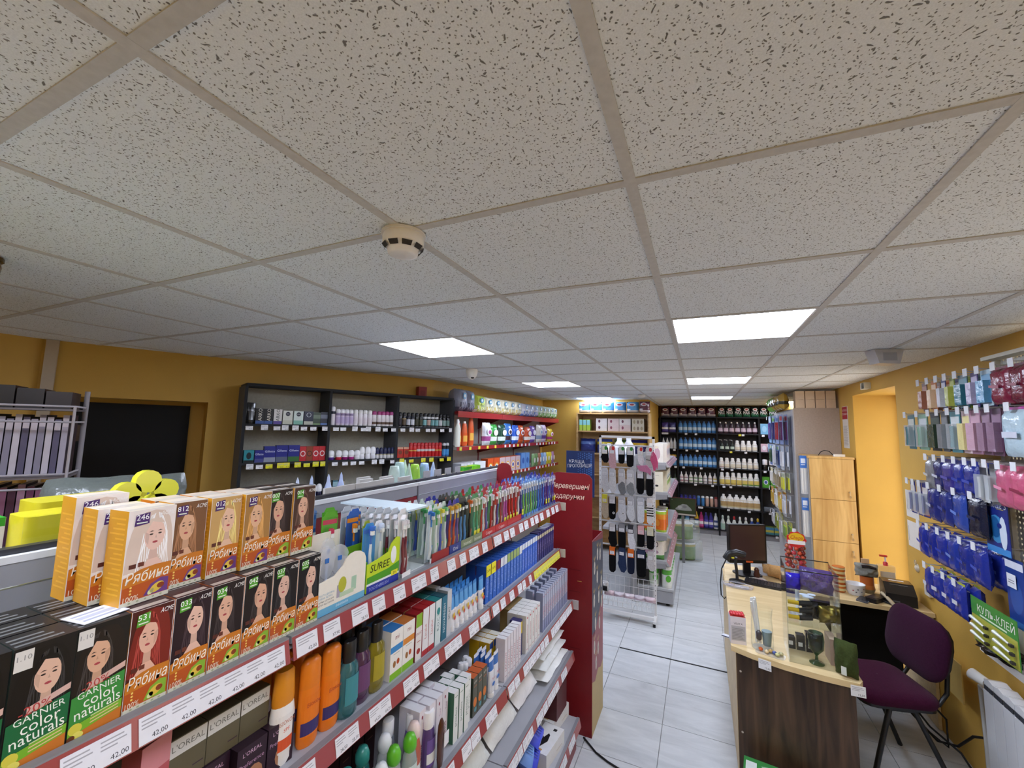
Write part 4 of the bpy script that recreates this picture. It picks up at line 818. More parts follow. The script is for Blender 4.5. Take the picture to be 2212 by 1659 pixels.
# ================================================================== bottom shelf
z5 = SH[4][0] + .0006
def sponge(y, x, z, c, label, a=0):
    m = pillow(.13, .075, .07, c, 'plastic', 8, 8, .03, 3, 5.0); mk = MB()
    for k in range(4): mk.box((-.03 + k * .018, -.0745, .02), (-.026 + k * .018, -.0725, .055), tuple(q * .6 for q in lin(c)), 'plastic')
    thing('soap_dish', label, 'soap dish', onG(y, z, x), 0, m, 'blue soap dishes', rot=(-1.1, 0, R90 + a), parts=[('drain_slots', mk)])
sponge(1.33, -.69, z5 + .035, '#3a4ad0', 'bright blue plastic soap dish in the lower heap, foremost', .2); sponge(1.17, -.68, z5 + .035, '#4a50b8', 'violet blue soap dish at the near end of the heap', -.2)
sponge(1.30, -.80, z5 + .035, '#2a3ab0', 'dark blue soap dish at the back of the heap', .5); sponge(1.40, -.70, z5 + .095, '#4a5ae0', 'topmost blue soap dish of the heap', .1); sponge(1.25, -.6 - .09, z5 + .1, '#6f9ae0', 'light blue soap dish resting on the heap', .3)
glv = carton(.23, .075, .12, '#e6e6e4', '#dcdcda', '#e8e8e6', words=(('-', .2, .3, .3, '#b8a07a'),))
def glove_print():
    p = MB()
    for (sx, sy, r) in ((-.02, .06, .3),):
        P = [(-.05, .0), (.0, -.02), (.05, -.012), (.06, .0), (.02, .012), (.03, .022), (.0, .028), (-.05, .02)]
        p.face([(sx + x, sy + y, .0755) for x, y in P], '#1e1c1c')
    p.face([(.07, .03, .0755), (.09, .03, .0755), (.09, .05, .0755), (.07, .05, .0755)], '#222'); p.face([(-.1, .04, .0755), (-.085, .04, .0755), (-.085, .08, .0755), (-.1, .08, .0755)], '#c89a5a')
    return p
for k, (y, x, z, nm) in enumerate(((1.50, -.635, 0, 'white box of black gloves, front one on the lowest shelf'), (1.742, -.68, 0, 'white box of black gloves next to the wine red cartons'), (1.50, -.77, 0, 'white glove box at the back of the lowest shelf'))):
    o = put('glove_box', nm, 'box', glv, onG(y, z5 + z, x), R90 - .12, 'white glove boxes'); link('top_print', glove_print(), o)
wine = carton(.17, .075, .1, '#55181d', '#4a151a', '#7a2a2e', words=(('-', 0, .5, .6, '#6a2a2e'),))
for k in range(3):
    o = put('wine_carton', ('lowest', 'middle', 'topmost')[k] + ' wine red carton stacked beside the card display', 'box', wine, onG(1.735, z5 + .0768 + .0752 * k, -.675), R90 - .05, 'wine red cartons')
    if k == 2:
        st = MB()
        for q in range(9): st.disc(0, 0, .004, .004, 0, '#d8c8b8', n=6).xf(Matrix.Translation((-.06 + .015 * q, .012, .0756)) @ Matrix.Rotation(math.pi / 2, 4, 'X').inverted(), len(st.v) - 6)
        link('pearl_dots', st, o); link('ribbon', MB().tube([(-.02, .05, .0757), (-.01, .05, .09), (.0, .055, .1), (-.005, .05, .11)], .004, 5, '#c8c0b4', 'gloss').disc(0, 0, .05, .03, 0, '#141422').xf(Matrix.Identity(4)), o) if False else link('dark_lid_print', MB().face([(-.05, .035, .0757), (.02, .035, .0757), (.03, .06, .0757), (-.04, .065, .0757)], '#141424'), o)
# ================================================================== card display at the gondola end
cdm = MB().box((-.30, 0, 0), (0, .004, 1.62), '#7e1a20', 'card').box((-.004, .004, 0), (0, .335, 1.22), '#7a1a20', 'card').box((-.30, .331, 0), (-.004, .335, 1.22), '#7a1a20').box((-.30, .004, 0), (-.296, .331, 1.22), '#7a1a20')
for z in (.3, .62, .92): cdm.box((-.296, .004, z), (-.004, .331, z + .004), '#6e161c')
cr_ = MB().yprism([(-.30, 1.62), (0, 1.62), (0, 1.63), (-.02, 1.655), (-.05, 1.665), (-.25, 1.665), (-.28, 1.655), (-.30, 1.63)], 0, .004, '#7e1a20', 'card')
lt = MB().text('Перевершені', -.025, 1.575, .034, -.0006, '#f2dcc4', shear=.22, align='r', maxw=.27).text('подарунки', -.06, 1.505, .034, -.0006, '#f2dcc4', shear=.22, align='r', maxw=.23)
for z in (.52, .88, 1.02): lt.rect(-.16, z, -.08, z + .004, -.0006, '#66121a')
lt.rect(-.10, .95, -.07, .953, -.0007, '#d8b45a')
sidep = MB(); X0 = .0006
def sq(P, c, k=0): sidep.face([(X0 + k * .0002, y, z) for y, z in P], c)
sq([(.006, .62), (.333, .62), (.333, 1.17), (.006, 1.215)], '#2b3048'); sq([(.006, .58), (.12, .63), (.24, .72), (.333, .78), (.333, .62), (.006, .60)], '#8c2f3a', 1)
sq([(.006, .30), (.333, .30), (.333, .62), (.006, .62)], '#8c2f3a'); sq([(.006, .002), (.333, .002), (.333, .33), (.26, .31), (.18, .34), (.09, .30), (.006, .33)], '#b59a55', 1)
bal = [(.07, 1.03), (.15, .95), (.24, 1.08), (.06, .82), (.2, .80), (.28, .88), (.1, .66), (.22, .62), (.29, .74), (.07, .52), (.18, .47), (.12, .40), (.16, 1.1)]
for q, (y, z) in enumerate(bal):
    P = [(y + .021 * math.cos(t), z + .043 * math.sin(t)) for t in [2 * math.pi * i / 14 for i in range(14)]]; sq(P, '#cfc9bd', 3)
    sq([(y - .012, z - .02), (y + .014, z + .004), (y + .014, z + .014), (y - .012, z - .008)], '#6a6a72', 4)
    for dx in (-1, 1): sq([(y, z + .05), (y + dx * .024, z + .06), (y + dx * .018, z + .082), (y + dx * .004, z + .06)][::dx], '#b79b5e', 4)
    sq([(y - .004, z + .043), (y + .004, z + .043), (y + .004, z + .056), (y - .004, z + .056)], '#b79b5e', 4)
cdo = thing('card_display', 'tall dark red cardboard display with gold Christmas baubles on its side', 'display stand', (-.552, 1.99, 0), 0, cdm, parts=[('header_board', cr_), ('lettering', lt), ('bauble_print', sidep)])
# black cables on the floor
thing('floor_cable', 'black cable from the card display across the tiles', 'cable', (0, 0, .0), 0, MB().tube([(-.60, 1.97, .006), (-.555, 1.93, .006), (-.50, 1.88, .006), (-.42, 1.84, .006), (-.3, 1.80, .006), (-.1, 1.78, .006)], .0055, 6, '#1c1c1e', 'rubber'))
thing('floor_strip', 'thin black straight strip across the floor tile joint', 'strip', (0, 0, .0), 0, MB().box((-.585, 3.205, 0), (.285, 3.217, .004), '#26282a', 'rubber'))
# ================================================================== grey shelving on the angled wall
GD = .3; GB = [-.262, .393, 1.05, 1.712]; GZ = [2.262, 1.955, 1.642, 1.328, 1.01, .69, .37, .06]
GM = '#55565a'; GE = '#2c2d30'
gs = tag(link('grey_shelving', None, None, PA, AZ), 'tall dark grey three-bay shelving of deodorants on the yellow wall', 'shelving')
def gbox(a, b, c=GM, m='matte', **k): return MB().box(a, b, c, m, **k)
link('top_board', gbox((GB[0], -GD, 2.262), (GB[3], -.012, 2.282), GM, front=GE), gs)
for q, s_ in enumerate(GB): link('side_board', gbox((s_ - .011, -GD - (.002 if q else 0), 0), (s_ + .011, -.0125, 2.261), '#6a6a6c' if q == 0 else GM, front=GE), gs)
for k in range(3): link('back_board', gbox((GB[k] + .011, -.022, .05), (GB[k + 1] - .011, -.0121, 2.26), '#aaa698', 'matte'), gs)
GT = {(1, 0): 'wwwwwwww', (1, 1): 'wwwwwwww', (1, 2): 'wwwwwww', (2, 0): 'wwyyyyyyy', (2, 1): 'wwwwwww', (2, 2): 'yyyyyy', (3, 0): '', (3, 1): 'w'}
tgm = {c: tagmesh(.05, .042, '#e6e6e8' if c == 'w' else '#e2dc30', '89,90') for c in 'wy'}
for si, z in enumerate(GZ[1:], 1):
    for k in range(3):
        sh = link('shelf', gbox((GB[k] + .0115, -GD + .004, z - .018), (GB[k + 1] - .0115, -.0225, z), GM, front=GE), gs)
        st_ = GT.get((si, k), ''); n = len(st_)
        for q, c in enumerate(st_):
            x = GB[k] + .06 + (q + RN.uniform(-.25, .25)) * (.56 / max(1, n - 1)); link('price_tag', tgm[c], sh, (x, -GD + .0035, z - .05), 0, (RN.uniform(-.12, .02), 0, 0))
def onS(s, z, n=.27): p = onA(s, n, z + .0005); return (p.x, p.y, p.z)
def srow(name, label, cat, gens, ss, z, n=.275, group=None, ry=0):
    for k, s_ in enumerate(ss): put(name, label.format(o=ORD[k]), cat, gens if isinstance(gens, tuple) else gens[k], onS(s_, z, n), AZ + ry, group)
@cached
def can(r, h, col, cap, lab=None, ch=.035, mat='gloss', word=None, band=None, wc='#ffffff'):
    b = MB().lathe([(r * .9, 0, '#b8babc'), (r, .004, col), (r, h - ch - .012), (r * .86, h - ch)], 14, col, mat)
    pr = []
    if lab: pr.append(('label', MB().lathe([(r + .0005, h * .12, lab), (r + .0005, h * .52)], 14, lab, 'card', caps=False)))
    if band: pr.append(('band', MB().lathe([(r + .0008, h * band[0], band[2]), (r + .0008, h * band[1])], 14, band[2], 'card', caps=False)))
    if word: pr.append(('lettering', MB().text(word, 0, h * .5, .011, -r - .0012, wc, rot=R90, maxw=h * .5)))
    return b, [('cap', MB().lathe([(r * .93, h - ch, cap), (r * .95, h - ch + .004), (r * .95, h - .012), (r * .7, h - .002), (r * .3, h)], 14, cap, 'plastic'))] + pr
@cached
def rollon(r, h, col, cap, band):
    return MB().lathe([(r * .85, 0, band), (r * .95, .006, band), (r * .9, h * .3, col), (r * .75, h * .45)], 14, col, 'gloss'), [('cap', MB().lathe([(r * .9, h * .42, cap), (r, h * .5), (r, h * .72), (r * .8, h * .92), (r * .35, h)], 14, cap, 'plastic'))]
z_ = GZ[1]
put('aftershave_tube', 'black tube at the outer end of the upper grey shelf', 'tube', tube_pack(.06, .17, '#141416', '#1c1c1e', bands=((.6, .7, '#5a5a5e'),)), onS(-.215, z_), AZ)
ark = lambda c, w_, b_: carton(.062, .125, .05, c, '#1a1a1c', '#caa63a', bands=((.0, .2, b_),), words=(('ARKO', 0, .6, .026, w_, R90),))
srow('aftershave_box', '{o} ARKO aftershave box beside the black tube', 'box', [ark('#17171a', '#e8e4d8', '#3a5a9a'), ark('#17171a', '#e8e4d8', '#3a5a9a'), ark('#d8d6d2', '#26262a', '#5a4a9a')], (-.15, -.087, -.02), z_, .28, 'ARKO aftershave boxes')
nb = lambda c, d_: carton(.075, .115, .055, c, '#c8ccc8', '#d8dad6', blobs=((0, .76, .24, .16, '#1a1e30'),), bands=((.0, .3, d_),), words=(('NIVEA', 0, .76, .006, '#e8e8ee'),))
srow('cream_box', '{o} pale aftershave box with a dark round badge', 'box', [nb('#d4d6cc', '#c8cab8'), nb('#cfdcd6', '#7fb8a4')], (.056, .14), z_, .28, 'pale aftershave boxes with round badges')
put('cream_box', 'navy aftershave box with a ring badge, upper grey shelf', 'box', carton(.075, .115, .055, '#232a40', '#1c2234', '#2a3148', blobs=((0, .74, .26, .17, '#d0d4dc'), (0, .74, .21, .14, '#232a40')), bands=((.0, .25, '#b8bcae'),)), onS(.222, z_, .28), AZ)
put('gel_pack', 'dark green aftershave pack near the first bay divider', 'box', carton(.06, .11, .05, '#3a4a3a', '#2a362c', '#4a5a4a', bands=((.0, .12, '#7a9a6a'), (.5, .8, '#6a7a68'))), onS(.29, z_, .28), AZ)
put('gel_pack', 'dark blue aftershave pack against the first bay divider', 'box', carton(.06, .115, .05, '#2a2e3e', '#20242e', '#3a4252', bands=((.0, .14, '#5a7ab8'), (.5, .8, '#6a7284'))), onS(.352, z_, .28), AZ)
put('deodorant_can', 'tall slim white can with a dark badge, middle bay', 'deodorant', can(.019, .17, '#e6e0e4', '#e8e8ea', band=(.6, .75, '#22263a')), onS(.43, z_), AZ)
srow('deodorant_can', '{o} lilac striped white can, middle bay', 'deodorant', can(.0215, .15, '#cfc4d8', '#ececf0', '#b8a8cc', band=(.6, .72, '#8a7a9c')), (.472, .512, .552, .592), z_, .275, 'lilac striped cans')
srow('deodorant_can', '{o} plain white can with a domed cap, middle bay', 'deodorant', can(.0215, .15, '#e6e2e6', '#eeeeec', '#dcd4da'), (.636, .682, .726, .772), z_, .275, 'plain white cans')
srow('deodorant_can', '{o} white can with a magenta cap, middle bay', 'deodorant', can(.0215, .145, '#e4e0e2', '#a8407e', '#d8d2d4', band=(.12, .28, '#5a4438')), (.816, .864, .905, .946, .99), z_, .275, 'magenta capped cans')
dk = [can(.02, .145, c, '#17181c', l, band=b) for c, l, b in (('#1c1a22', '#2a2430', None), ('#262026', '#5a4a3a', (.5, .6, '#8a7a5a')), ('#1a1c26', '#c8ccd4', (.6, .75, '#20263a')), ('#1a1c26', '#c8ccd4', (.6, .75, '#20263a')), ('#20221e', '#3a3c2e', None), ('#20221e', '#4a4a36', None), ('#181c24', '#7ab0b4', (.6, .75, '#d8dce0')), ('#181c24', '#c4a89a', (.6, .75, '#d8dce0')), ('#181c24', '#7ab0b4', (.6, .75, '#d8dce0')), ('#181c24', '#7ab0b4', (.6, .75, '#d8dce0')), ('#141416', '#c4c8cc', None), ('#101012', '#8aa8a4', None), ('#101012', '#6a8a86', None))]
srow('deodorant_can', '{o} dark capped can in the upper right bay of grey shelves', 'deodorant', dk, [1.085 + .0475 * k for k in range(13)], z_, .275, 'dark capped deodorant cans')
z_ = GZ[2]
put('shaver_box', 'teal shaver box at the outer end of the middle grey shelf', 'box', carton(.07, .10, .05, '#2f8a94', '#26707a', '#3a949c', blobs=((0, .55, .25, .28, '#1e2a30'),), bands=((.0, .2, '#20262a'),)), onS(-.205, z_, .28), AZ)
gi = lambda s_, b_: carton(.075 * s_, .115 * s_, .05, '#23297e', '#1c2166', '#2a3190', bands=((.0, .3, b_),), words=(('Gillette', 0, .68, .017, '#d8dcf4'),))
srow('shaver_box', '{o} navy blue Gillette box on the middle grey shelf', 'box', [gi(.85, '#4a4f8a'), gi(1.12, '#8f96a8'), gi(1.18, '#5a6478'), gi(1.18, '#3a6a34')], (-.132, -.057, .032, .124), z_, .28, 'navy Gillette boxes')
os_ = lambda c, b_: carton(.0515, .125, .05, c, '#7a1a1a', '#b03a3a', blobs=((0, .5, .4, .2, b_), (0, .5, .3, .14, c)))
srow('aftershave_box', '{o} red aftershave box beside the navy boxes', 'box', [os_('#b8282e', '#e0d8d4'), os_('#8a3f26', '#3a2a22'), os_('#b8282e', '#e6e0dc'), os_('#b8282e', '#e6e0dc')], (.196, .249, .302, .355), z_, .28, 'red aftershave boxes')
srow('roll_on', '{o} stubby white roll-on with a coloured foot', 'deodorant', [rollon(.028, .085, '#e4e2e6', '#ececee', b) for b in ('#4a2a7a', '#b02a3a', '#8a1a6a', '#9a2a78', '#d8d8da')], (.435, .502, .560, .617, .672), z_, .27, 'stubby white roll-ons')
srow('roll_on', '{o} taller white roll-on with a navy dot', 'deodorant', rollon(.026, .115, '#e6e6ea', '#f0f0f2', '#dcdce2'), (.718, .775, .825), z_, .27, 'tall white roll-ons')
srow('roll_on', '{o} navy capped roll-on with a pale body', 'deodorant', rollon(.019, .105, '#a8a48c', '#20264a', '#c8c8ca'), (.868, .907, .946, .985, 1.022), z_, .27, 'navy capped roll-ons')
rbx = carton(.062, .105, .05, '#b8342a', '#8a241e', '#c8503c', bands=((.82, 1, '#d8a48a'),), blobs=((0, .5, .35, .2, '#7a3a2a'),))
srow('gift_box', '{o} red gift box at the start of the red cans', 'box', rbx, (1.108, 1.176), z_, .275, 'red gift boxes')
srow('deodorant_can', '{o} bright red deodorant can in the long red row', 'deodorant', [can(.021, .15, '#c0262a', '#b82428', None, band=(.42, .5, '#c8a04a') if k in (0, 1, 7, 8) else (.4, .56, '#c8c0bc')) for k in range(9)], [1.222 + .0432 * k for k in range(9)], z_, .275, 'red deodorant cans')
srow('deodorant_can', '{o} black and sky blue can at the end of red row', 'deodorant', can(.02, .145, '#2a66b4', '#cfd2d6', '#4a9ad8', band=(.55, .8, '#1a1c22')), (1.62, 1.662), z_, .275, 'black and blue cans')
z_ = GZ[3]
srow('cream_jar', '{o} dark jar in the shadowed lower grey bay', 'jar', [can(.032, .085, c, '#18181a', None, .03) for c in ('#1c2240', '#20242a', '#3a3a18', '#1a1a1c', '#1c1c1e', '#2a2a1e', '#8a7a2a', '#96862a')], [-.215 + .062 * k for k in range(8)], z_, .27, 'dark jars in the lower grey bay')
srow('roll_on', '{o} white domed roll-on with navy body, lower bay', 'deodorant', rollon(.026, .11, '#1e2246', '#e8e8ea', '#1a1e3c'), (.205, .255, .303, .35), z_, .275, 'navy roll-ons with white domes')
srow('cologne_box', '{o} slim grey green cologne box, lower middle bay', 'box', [carton(.045, .13, .045, c, '#5a5a50', '#8a8a7c', bands=((.6, .9, b_),)) for c, b_ in (('#6a6a58', '#a8a894'), ('#3a6a7a', '#8fb0b8'), ('#7a7460', '#b8b09a'))], (.43, .49, .55), z_, .27, 'slim cologne boxes')
put('black_case', 'flat black case on the lower middle grey shelf', 'case', carton(.12, .06, .1, '#17171a', words=(('-', .1, .3, .4, '#d8d8d8'),)), onS(.83, z_, .28), AZ)
# ================================================================== red shelving along the left wall
RA = math.radians(2.4); RZ = math.pi / 2 - RA; RO = Vector((-2.305, 3.05, 0)); DR = Vector((math.sin(RA), math.cos(RA), 0)); NR = Vector((math.cos(RA), -math.sin(RA), 0)); RL = 3.22; RD = .36
rs = tag(link('red_shelving', None, None, RO, RZ), 'red metal wall shelving with paper rolls and washing powder', 'shelving')
RED = '#9c2a2c'
for k in range(3):
    x0, x1 = k * RL / 3, (k + 1) * RL / 3; xb = x0 if k else .19
    link('back_panel', MB().box((xb + .003, RD, .1), (x1 - .003, RD + .012, 2.2), '#b7b0a8', 'steel'), rs)
    for si, z in enumerate((2.137, 1.742, 1.375, 1.0)):
        s_ = link('shelf', MB().zprism([(x0 + (.002 if k else .03), .004), (x1 - .002, .004), (x1 - .002, RD), (xb + .002, RD)], z - .03, z, '#c0bbb4' if si else RED, 'steel').box((x0 + (.002 if k else .03), 0, z - (.065 if si == 0 else .04)), (x1 - .002, .004, z + .003), RED, 'gloss'), rs)
        if si:
            for q in range(7 if k else 5): link('price_tag', tgm['y' if (k == 0 and si == 1) or q % 4 == 3 else 'w'], s_, (x0 + .1 + q * (.13 if k else .2), -.0005, z - .038), 0, None, (.9, 1, .85))
        br = MB().xprism([(.004, z - .065), (.02, z - .065), (RD, z - .2), (RD, z - .03), (.004, z - .03)] if si == 0 else [(.01, z - .035), (RD, z - .12), (RD, z - .03)], x1 - .03, x1 - .024, '#7a1e22', 'steel')
        link('bracket', br, s_)
for k in range(4): link('upright', MB().box((max(.2, k * RL / 3) - .012, RD - .004, 0), (max(.2, k * RL / 3) + .012, RD + .02, 2.26), '#7a1e20', 'steel'), rs)
def onR(s, z, n=.04): p = RO + DR * s - NR * n; return (p.x, p.y, z + .0005)
def rrow(name, label, cat, gens, ss, z, n=.04, group=None, **k):
    for i, s_ in enumerate(ss): put(name, label.format(o=ORD[i]), cat, gens if isinstance(gens, tuple) else gens[i], onR(s_, z, n), RZ, group)
zt = 2.1405
@cached
def roll_pack(w, h, d, col, c2, seed, word=None, n=2):
    b = pillow(w, h, d, col, 'packet', 10, 10, .05, seed, 5, lambda u, v, r: c2 if (v < .35 and (u * 7 + v * 5) % 1.6 < .8) else None)
    p = MB(); y = -d * 1.05 - .001
    p.disc(-w * .12, h * .68, w * .2, h * .14, y, '#3f8ab4', n=14); p.disc(-w * .1, h * .68, w * .1, h * .08, y - .0003, '#dfe6e0', n=12)
    if word: p.text(word, 0, h * .42, .035, y - .0004, '#4a5a4a', maxw=w * .8)
    return b, [('front_print', p)]
srow_ = ['grey wrapped roll pack at the start of the red top shelf', 'second grey wrapped roll pack next to the yellow packs']
for k in range(2): put('towel_pack', srow_[k], 'paper rolls', roll_pack(.165, .265, .2, '#8f93a6', '#5a5e70', 40 + k, n=1), onR(.215 + .17 * k, zt, .24), RZ, 'grey roll packs')
rrow('towel_pack', '{o} yellow topped white paper roll pack on red shelf', 'paper rolls', [roll_pack(.21, .21, .17, '#e3e2cc', '#d8c87a', 50 + k, 'Ruta') if k else roll_pack(.21, .22, .17, '#b8cc4a', '#e6e2d0', 50, 'Ruta') for k in range(6)], [.58 + .212 * k for k in range(6)], zt, .19, 'yellow paper roll packs')
rrow('towel_pack', '{o} blue grey paper roll pack on red shelf', 'paper rolls', roll_pack(.18, .2, .17, '#c9ccd8', '#6a86c8', 61, 'Ecolo'), (1.9, 2.1, 2.28), zt, .19, 'blue grey roll packs')
rrow('towel_pack', '{o} green paper roll pack near the far end of red shelf', 'paper rolls', roll_pack(.165, .2, .17, '#d2dcc4', '#58a838', 62, 'Sheli'), [2.46 + .17 * k for k in range(5)], zt, .19, 'green roll packs')
zt = 1.745
TB = (.045, 0), (.055, .02), (.052, .15), (.04, .23), (.03, .26)
put('detergent_bottle', 'white bottle half hidden by the grey shelving edge', 'bottle', bottle(((.04, 0), (.045, .02), (.045, .2), (.02, .26)), .6, ((.02, .25, '#eeeeee'), (.02, .3), (.015, .305)), None, '#e2e6dc'), onR(.095, zt, .045), RZ)
for k, (s_, h_) in enumerate(((.17, 1), (.30, 1), (.44, 1.25))):
    put('detergent_bottle', ('shorter orange detergent bottle, outer one of the pair', 'shorter orange detergent bottle beside the tall one', 'tall orange detergent bottle next to washing powder')[k], 'bottle', bottle(tuple((a, b * h_) for a, b in TB), .55, tuple((a, b * h_, '#eeeae4') for a, b in ((.022, .255), (.024, .26), (.022, .285))), (.03 * h_, .15 * h_, .6, '#d8561a', (.05 * h_, .12 * h_, '#e8b04a')), '#d85a1c'), onR(s_, zt, .09), RZ, 'orange detergent bottles')
pw = [('#d9dce4', '#a04a8a', .3, 'white and purple'), ('#3f9a44', '#e0e4e0', .28, 'green'), ('#1e4a38', '#d8e4dc', .28, 'dark green'), ('#2e6ab0', '#3a2430', .3, 'blue'), ('#2a58b8', '#d8e0ee', .28, 'royal blue'), ('#c8582c', '#9a3a20', .28, 'orange'), ('#b84a2a', '#e0d8d0', .26, 'rust'), ('#6a50a8', '#dcd8e4', .28, 'violet'), ('#d8d4cc', '#8a9ab4', .3, 'pale grey'), ('#cbb7d4', '#5a3a8a', .3, 'lilac'), ('#d8b83a', '#a83a6a', .24, 'yellow and pink')]
ss = [.64, .84, 1.04, 1.24, 1.44, 1.64, 1.85, 2.07, 2.29, 2.52, 2.76]
for k, (c, c2, h_, nm) in enumerate(pw):
    put('powder_bag', '%s washing powder bag on the middle red shelf' % nm, 'washing powder', soft_pack(.185, h_ - .02, .09, c, 70 + k, 'packet', bands=((.15, .35, c2),), blobs=((0, .6, .3, .15, '#e6e6ea'), (.05, .58, .2, .09, c2)), amp=.07), onR(ss[k], zt, .04 + .02 * (k % 2)), RZ, 'washing powder bags')
for k in range(2): put('powder_box', ('lower', 'upper')[k] + ' dark double box between blue powder bags', 'box', carton(.13, .12, .1, '#2a1c22', '#20161a', '#3a2a30', blobs=((-.1, .5, .18, .22, '#d8d0d0'), (.25, .5, .15, .2, '#c8b8b8'))), onR(1.24, zt + .121 * k, .03 - .0), RZ, 'dark double boxes') if False else None
zt = 1.378
rrow('folded_pack', '{o} white folded towel pack low on the red shelves', 'package', carton(.06, .17, .16, '#d8d9de', '#c2c4cc', '#e4e5ea'), (.215, .28, .345, .41), zt, .04, 'white folded packs')
put('tissue_box', 'large white carton with blue figure low on red shelves', 'box', carton(.26, .17, .2, '#dfe2e4', '#c8ccd0', '#eceeee', blobs=((0, .4, .12, .2, '#4a9ac0'),)), onR(.60, zt, .04), RZ)
rrow('powder_box', '{o} orange washing powder carton with a bullseye', 'washing powder', [carton(.15, .19, .1, '#d8562a' if k < 2 else '#c7b0b4', '#b8481e', '#e0683a', blobs=((0, .42, .38, .3, '#e0a42a'), (0, .42, .28, .22, '#e8e4e0'), (0, .42, .18, .14, '#3a3f8a'))) for k in range(6)], [.86 + .16 * k for k in range(6)], zt, .04, 'orange washing powder cartons')
rrow('powder_box', '{o} light blue powder carton after the orange ones', 'washing powder', carton(.14, .22, .1, '#6a9ad8', '#4a7ac0', '#8ab0e0', blobs=((0, .5, .3, .2, '#3a62b0'),)), (1.84, 1.99), zt, .04, 'light blue powder cartons')
rrow('small_pack', '{o} slim colourful packet at the far end of red shelves', 'package', [soft_pack(.1, .2, .05, c, 90 + k, blobs=((0, .5, .3, .2, '#e0dcd4'),)) for k, c in enumerate(('#8ab07a', '#6a8a5a', '#a8705a', '#7aa0c8', '#9fb8d8', '#d8c43a', '#d8c83a', '#a87a9a'))], [2.14 + .118 * k for k in range(8)], zt, .04, 'slim packets on the red shelves')
put('paper_stack', 'grey striped stack of papers on the lower far red shelf', 'package', carton(.25, .11, .2, '#b8b8b4', '#a4a4a0', bands=((.2, .3, '#8a8a88'), (.5, .6, '#8a8a88'), (.8, .9, '#8a8a88'))), onR(1.55, 1.378 + .2, .15), RZ) if False else None
# ================================================================== black shelving at the back wall
BX = [-.62, -.29, .432, 1.152, 1.57]; BZ = [1.947, 1.617, 1.278, .953, .52, .107]; BF = 8.27; BK = '#2e2e32'
bs = tag(link('black_shelving', None, None, (0, BF, 0)), 'black shelving across the back wall full of cleaning bottles', 'shelving')
link('top_board', MB().box((-.62, 0, 2.245), (1.57, .34, 2.268), BK, 'matte'), bs)
for x in BX: link('side_board', MB().box((x - .014, -.004, 0), (x + .014, .34, 2.244), '#1e1e21', 'matte'), bs)
for k in range(4):
    x0, x1 = BX[k] + .0145, BX[k + 1] - .0145
    link('back_board', MB().box((x0, .33, .0), (x1, .34, 2.24), '#5d5a5c', 'matte'), bs)
    link('kick_board', MB().box((x0, .02, 0), (x1, .04, .088), '#8a8a90', 'matte'), bs)
    for si, z in enumerate(BZ):
        s_ = link('shelf', MB().box((x0, 0, z - .018), (x1, .329, z), BK, 'matte'), bs)
        for q in range({0: 3, 1: 2, 2: 2, 3: 2}[k]):
            xx = x0 + (x1 - x0) * RN.uniform(.08, .92); link('price_tag', tagmesh(.045, .036, '#e2dc40' if (k, si, q) in ((2, 0, 1), (2, 1, 0)) else '#e8eaee', '58,40'), s_, (xx, -.0005, z - .045))
def brow(name, label, cat, gens, xs, z, y=.03, group=None):
    for k, x in enumerate(xs): put(name, label.format(o=ORD[k]), cat, gens if isinstance(gens, tuple) else gens[k], (x, BF + y + .03, z + .0005), 0, group)
blue = bottle(((.036, 0), (.04, .008), (.04, .15), (.03, .19), (.015, .2)), .6, ((.016, .197, '#2a5a9a'), (.017, .225), (.012, .23)), (.02, .15, .8, '#4a86c0', (.05, .11, '#bcd2e2')), '#3f78b4')
for r_ in range(3): brow('cleaner_bottle', '{o} blue cleaner bottle from the left, %s blue row of black shelves' % ('top', 'middle', 'lowest')[r_], 'bottle', blue, [-.232 + .087 * k for k in range(8)], BZ[r_], .03, 'blue cleaner bottles')
soap = [bottle(((.034, 0), (.036, .008), (.034, .12), (.026, .15), (.012, .17)), .65, ((.009, .165, '#e8e8ea'), (.011, .18), (.006, .215)), (.03, .11, .8, c, (.05, .09, '#e6e6e6')), '#dcd8d8', 'plastic') for c in ('#a86a7a', '#9a7a8a', '#8aa87a', '#6f9a6a', '#7aa87a', '#a8a0a8', '#a88a7a', '#c0b03a')]
brow('soap_bottle', '{o} white liquid soap bottle with nozzle on black shelf', 'bottle', soap, [-.232 + .087 * k for k in range(8)], BZ[3], .03, 'white nozzle bottles')
brow('spray_can', '{o} slim household can on the lower black shelf', 'can', [can(.03, .19, c, d) for c, d in (('#3a2f8a', '#2a2470'), ('#3a3a9a', '#2a2a78'), ('#343a9a', '#26286e'), ('#3a3f9f', '#2a2c74'), ('#2f62a8', '#5a8ac0'), ('#3a7ab8', '#d8dce0'), ('#c8a89a', '#ececec'), ('#c4a090', '#ececec'), ('#b88a84', '#8a2a2a'))], [-.24 + .078 * k for k in range(9)], BZ[4], .03, 'household cans on the lower black shelf')
tb = lambda c, l: bottle(((.038, 0), (.042, .01), (.04, .16), (.03, .22), (.016, .25)), .6, ((.016, .24, c), (.015, .285), (.008, .295)), (.03, .16, .7, l, (.07, .12, '#e4e4e8')), c)
brow('cleaner_bottle', '{o} tall toilet cleaner bottle on the lowest black shelf', 'bottle', [tb('#3a7a6a', '#58b06a'), tb('#2f5f8a', '#8ab8cc'), tb('#2a2a32', '#9a9aa0'), tb('#c8a22a', '#2a3a6a'), tb('#a82a6a', '#c85a9a'), tb('#2e2a7e', '#5a54b0'), tb('#2e2a7e', '#5a54b0'), tb('#d8dade', '#3a4a7a')], [-.228 + .0855 * k for k in range(8)], BZ[5], .03, 'toilet cleaner bottles on the lowest shelf')
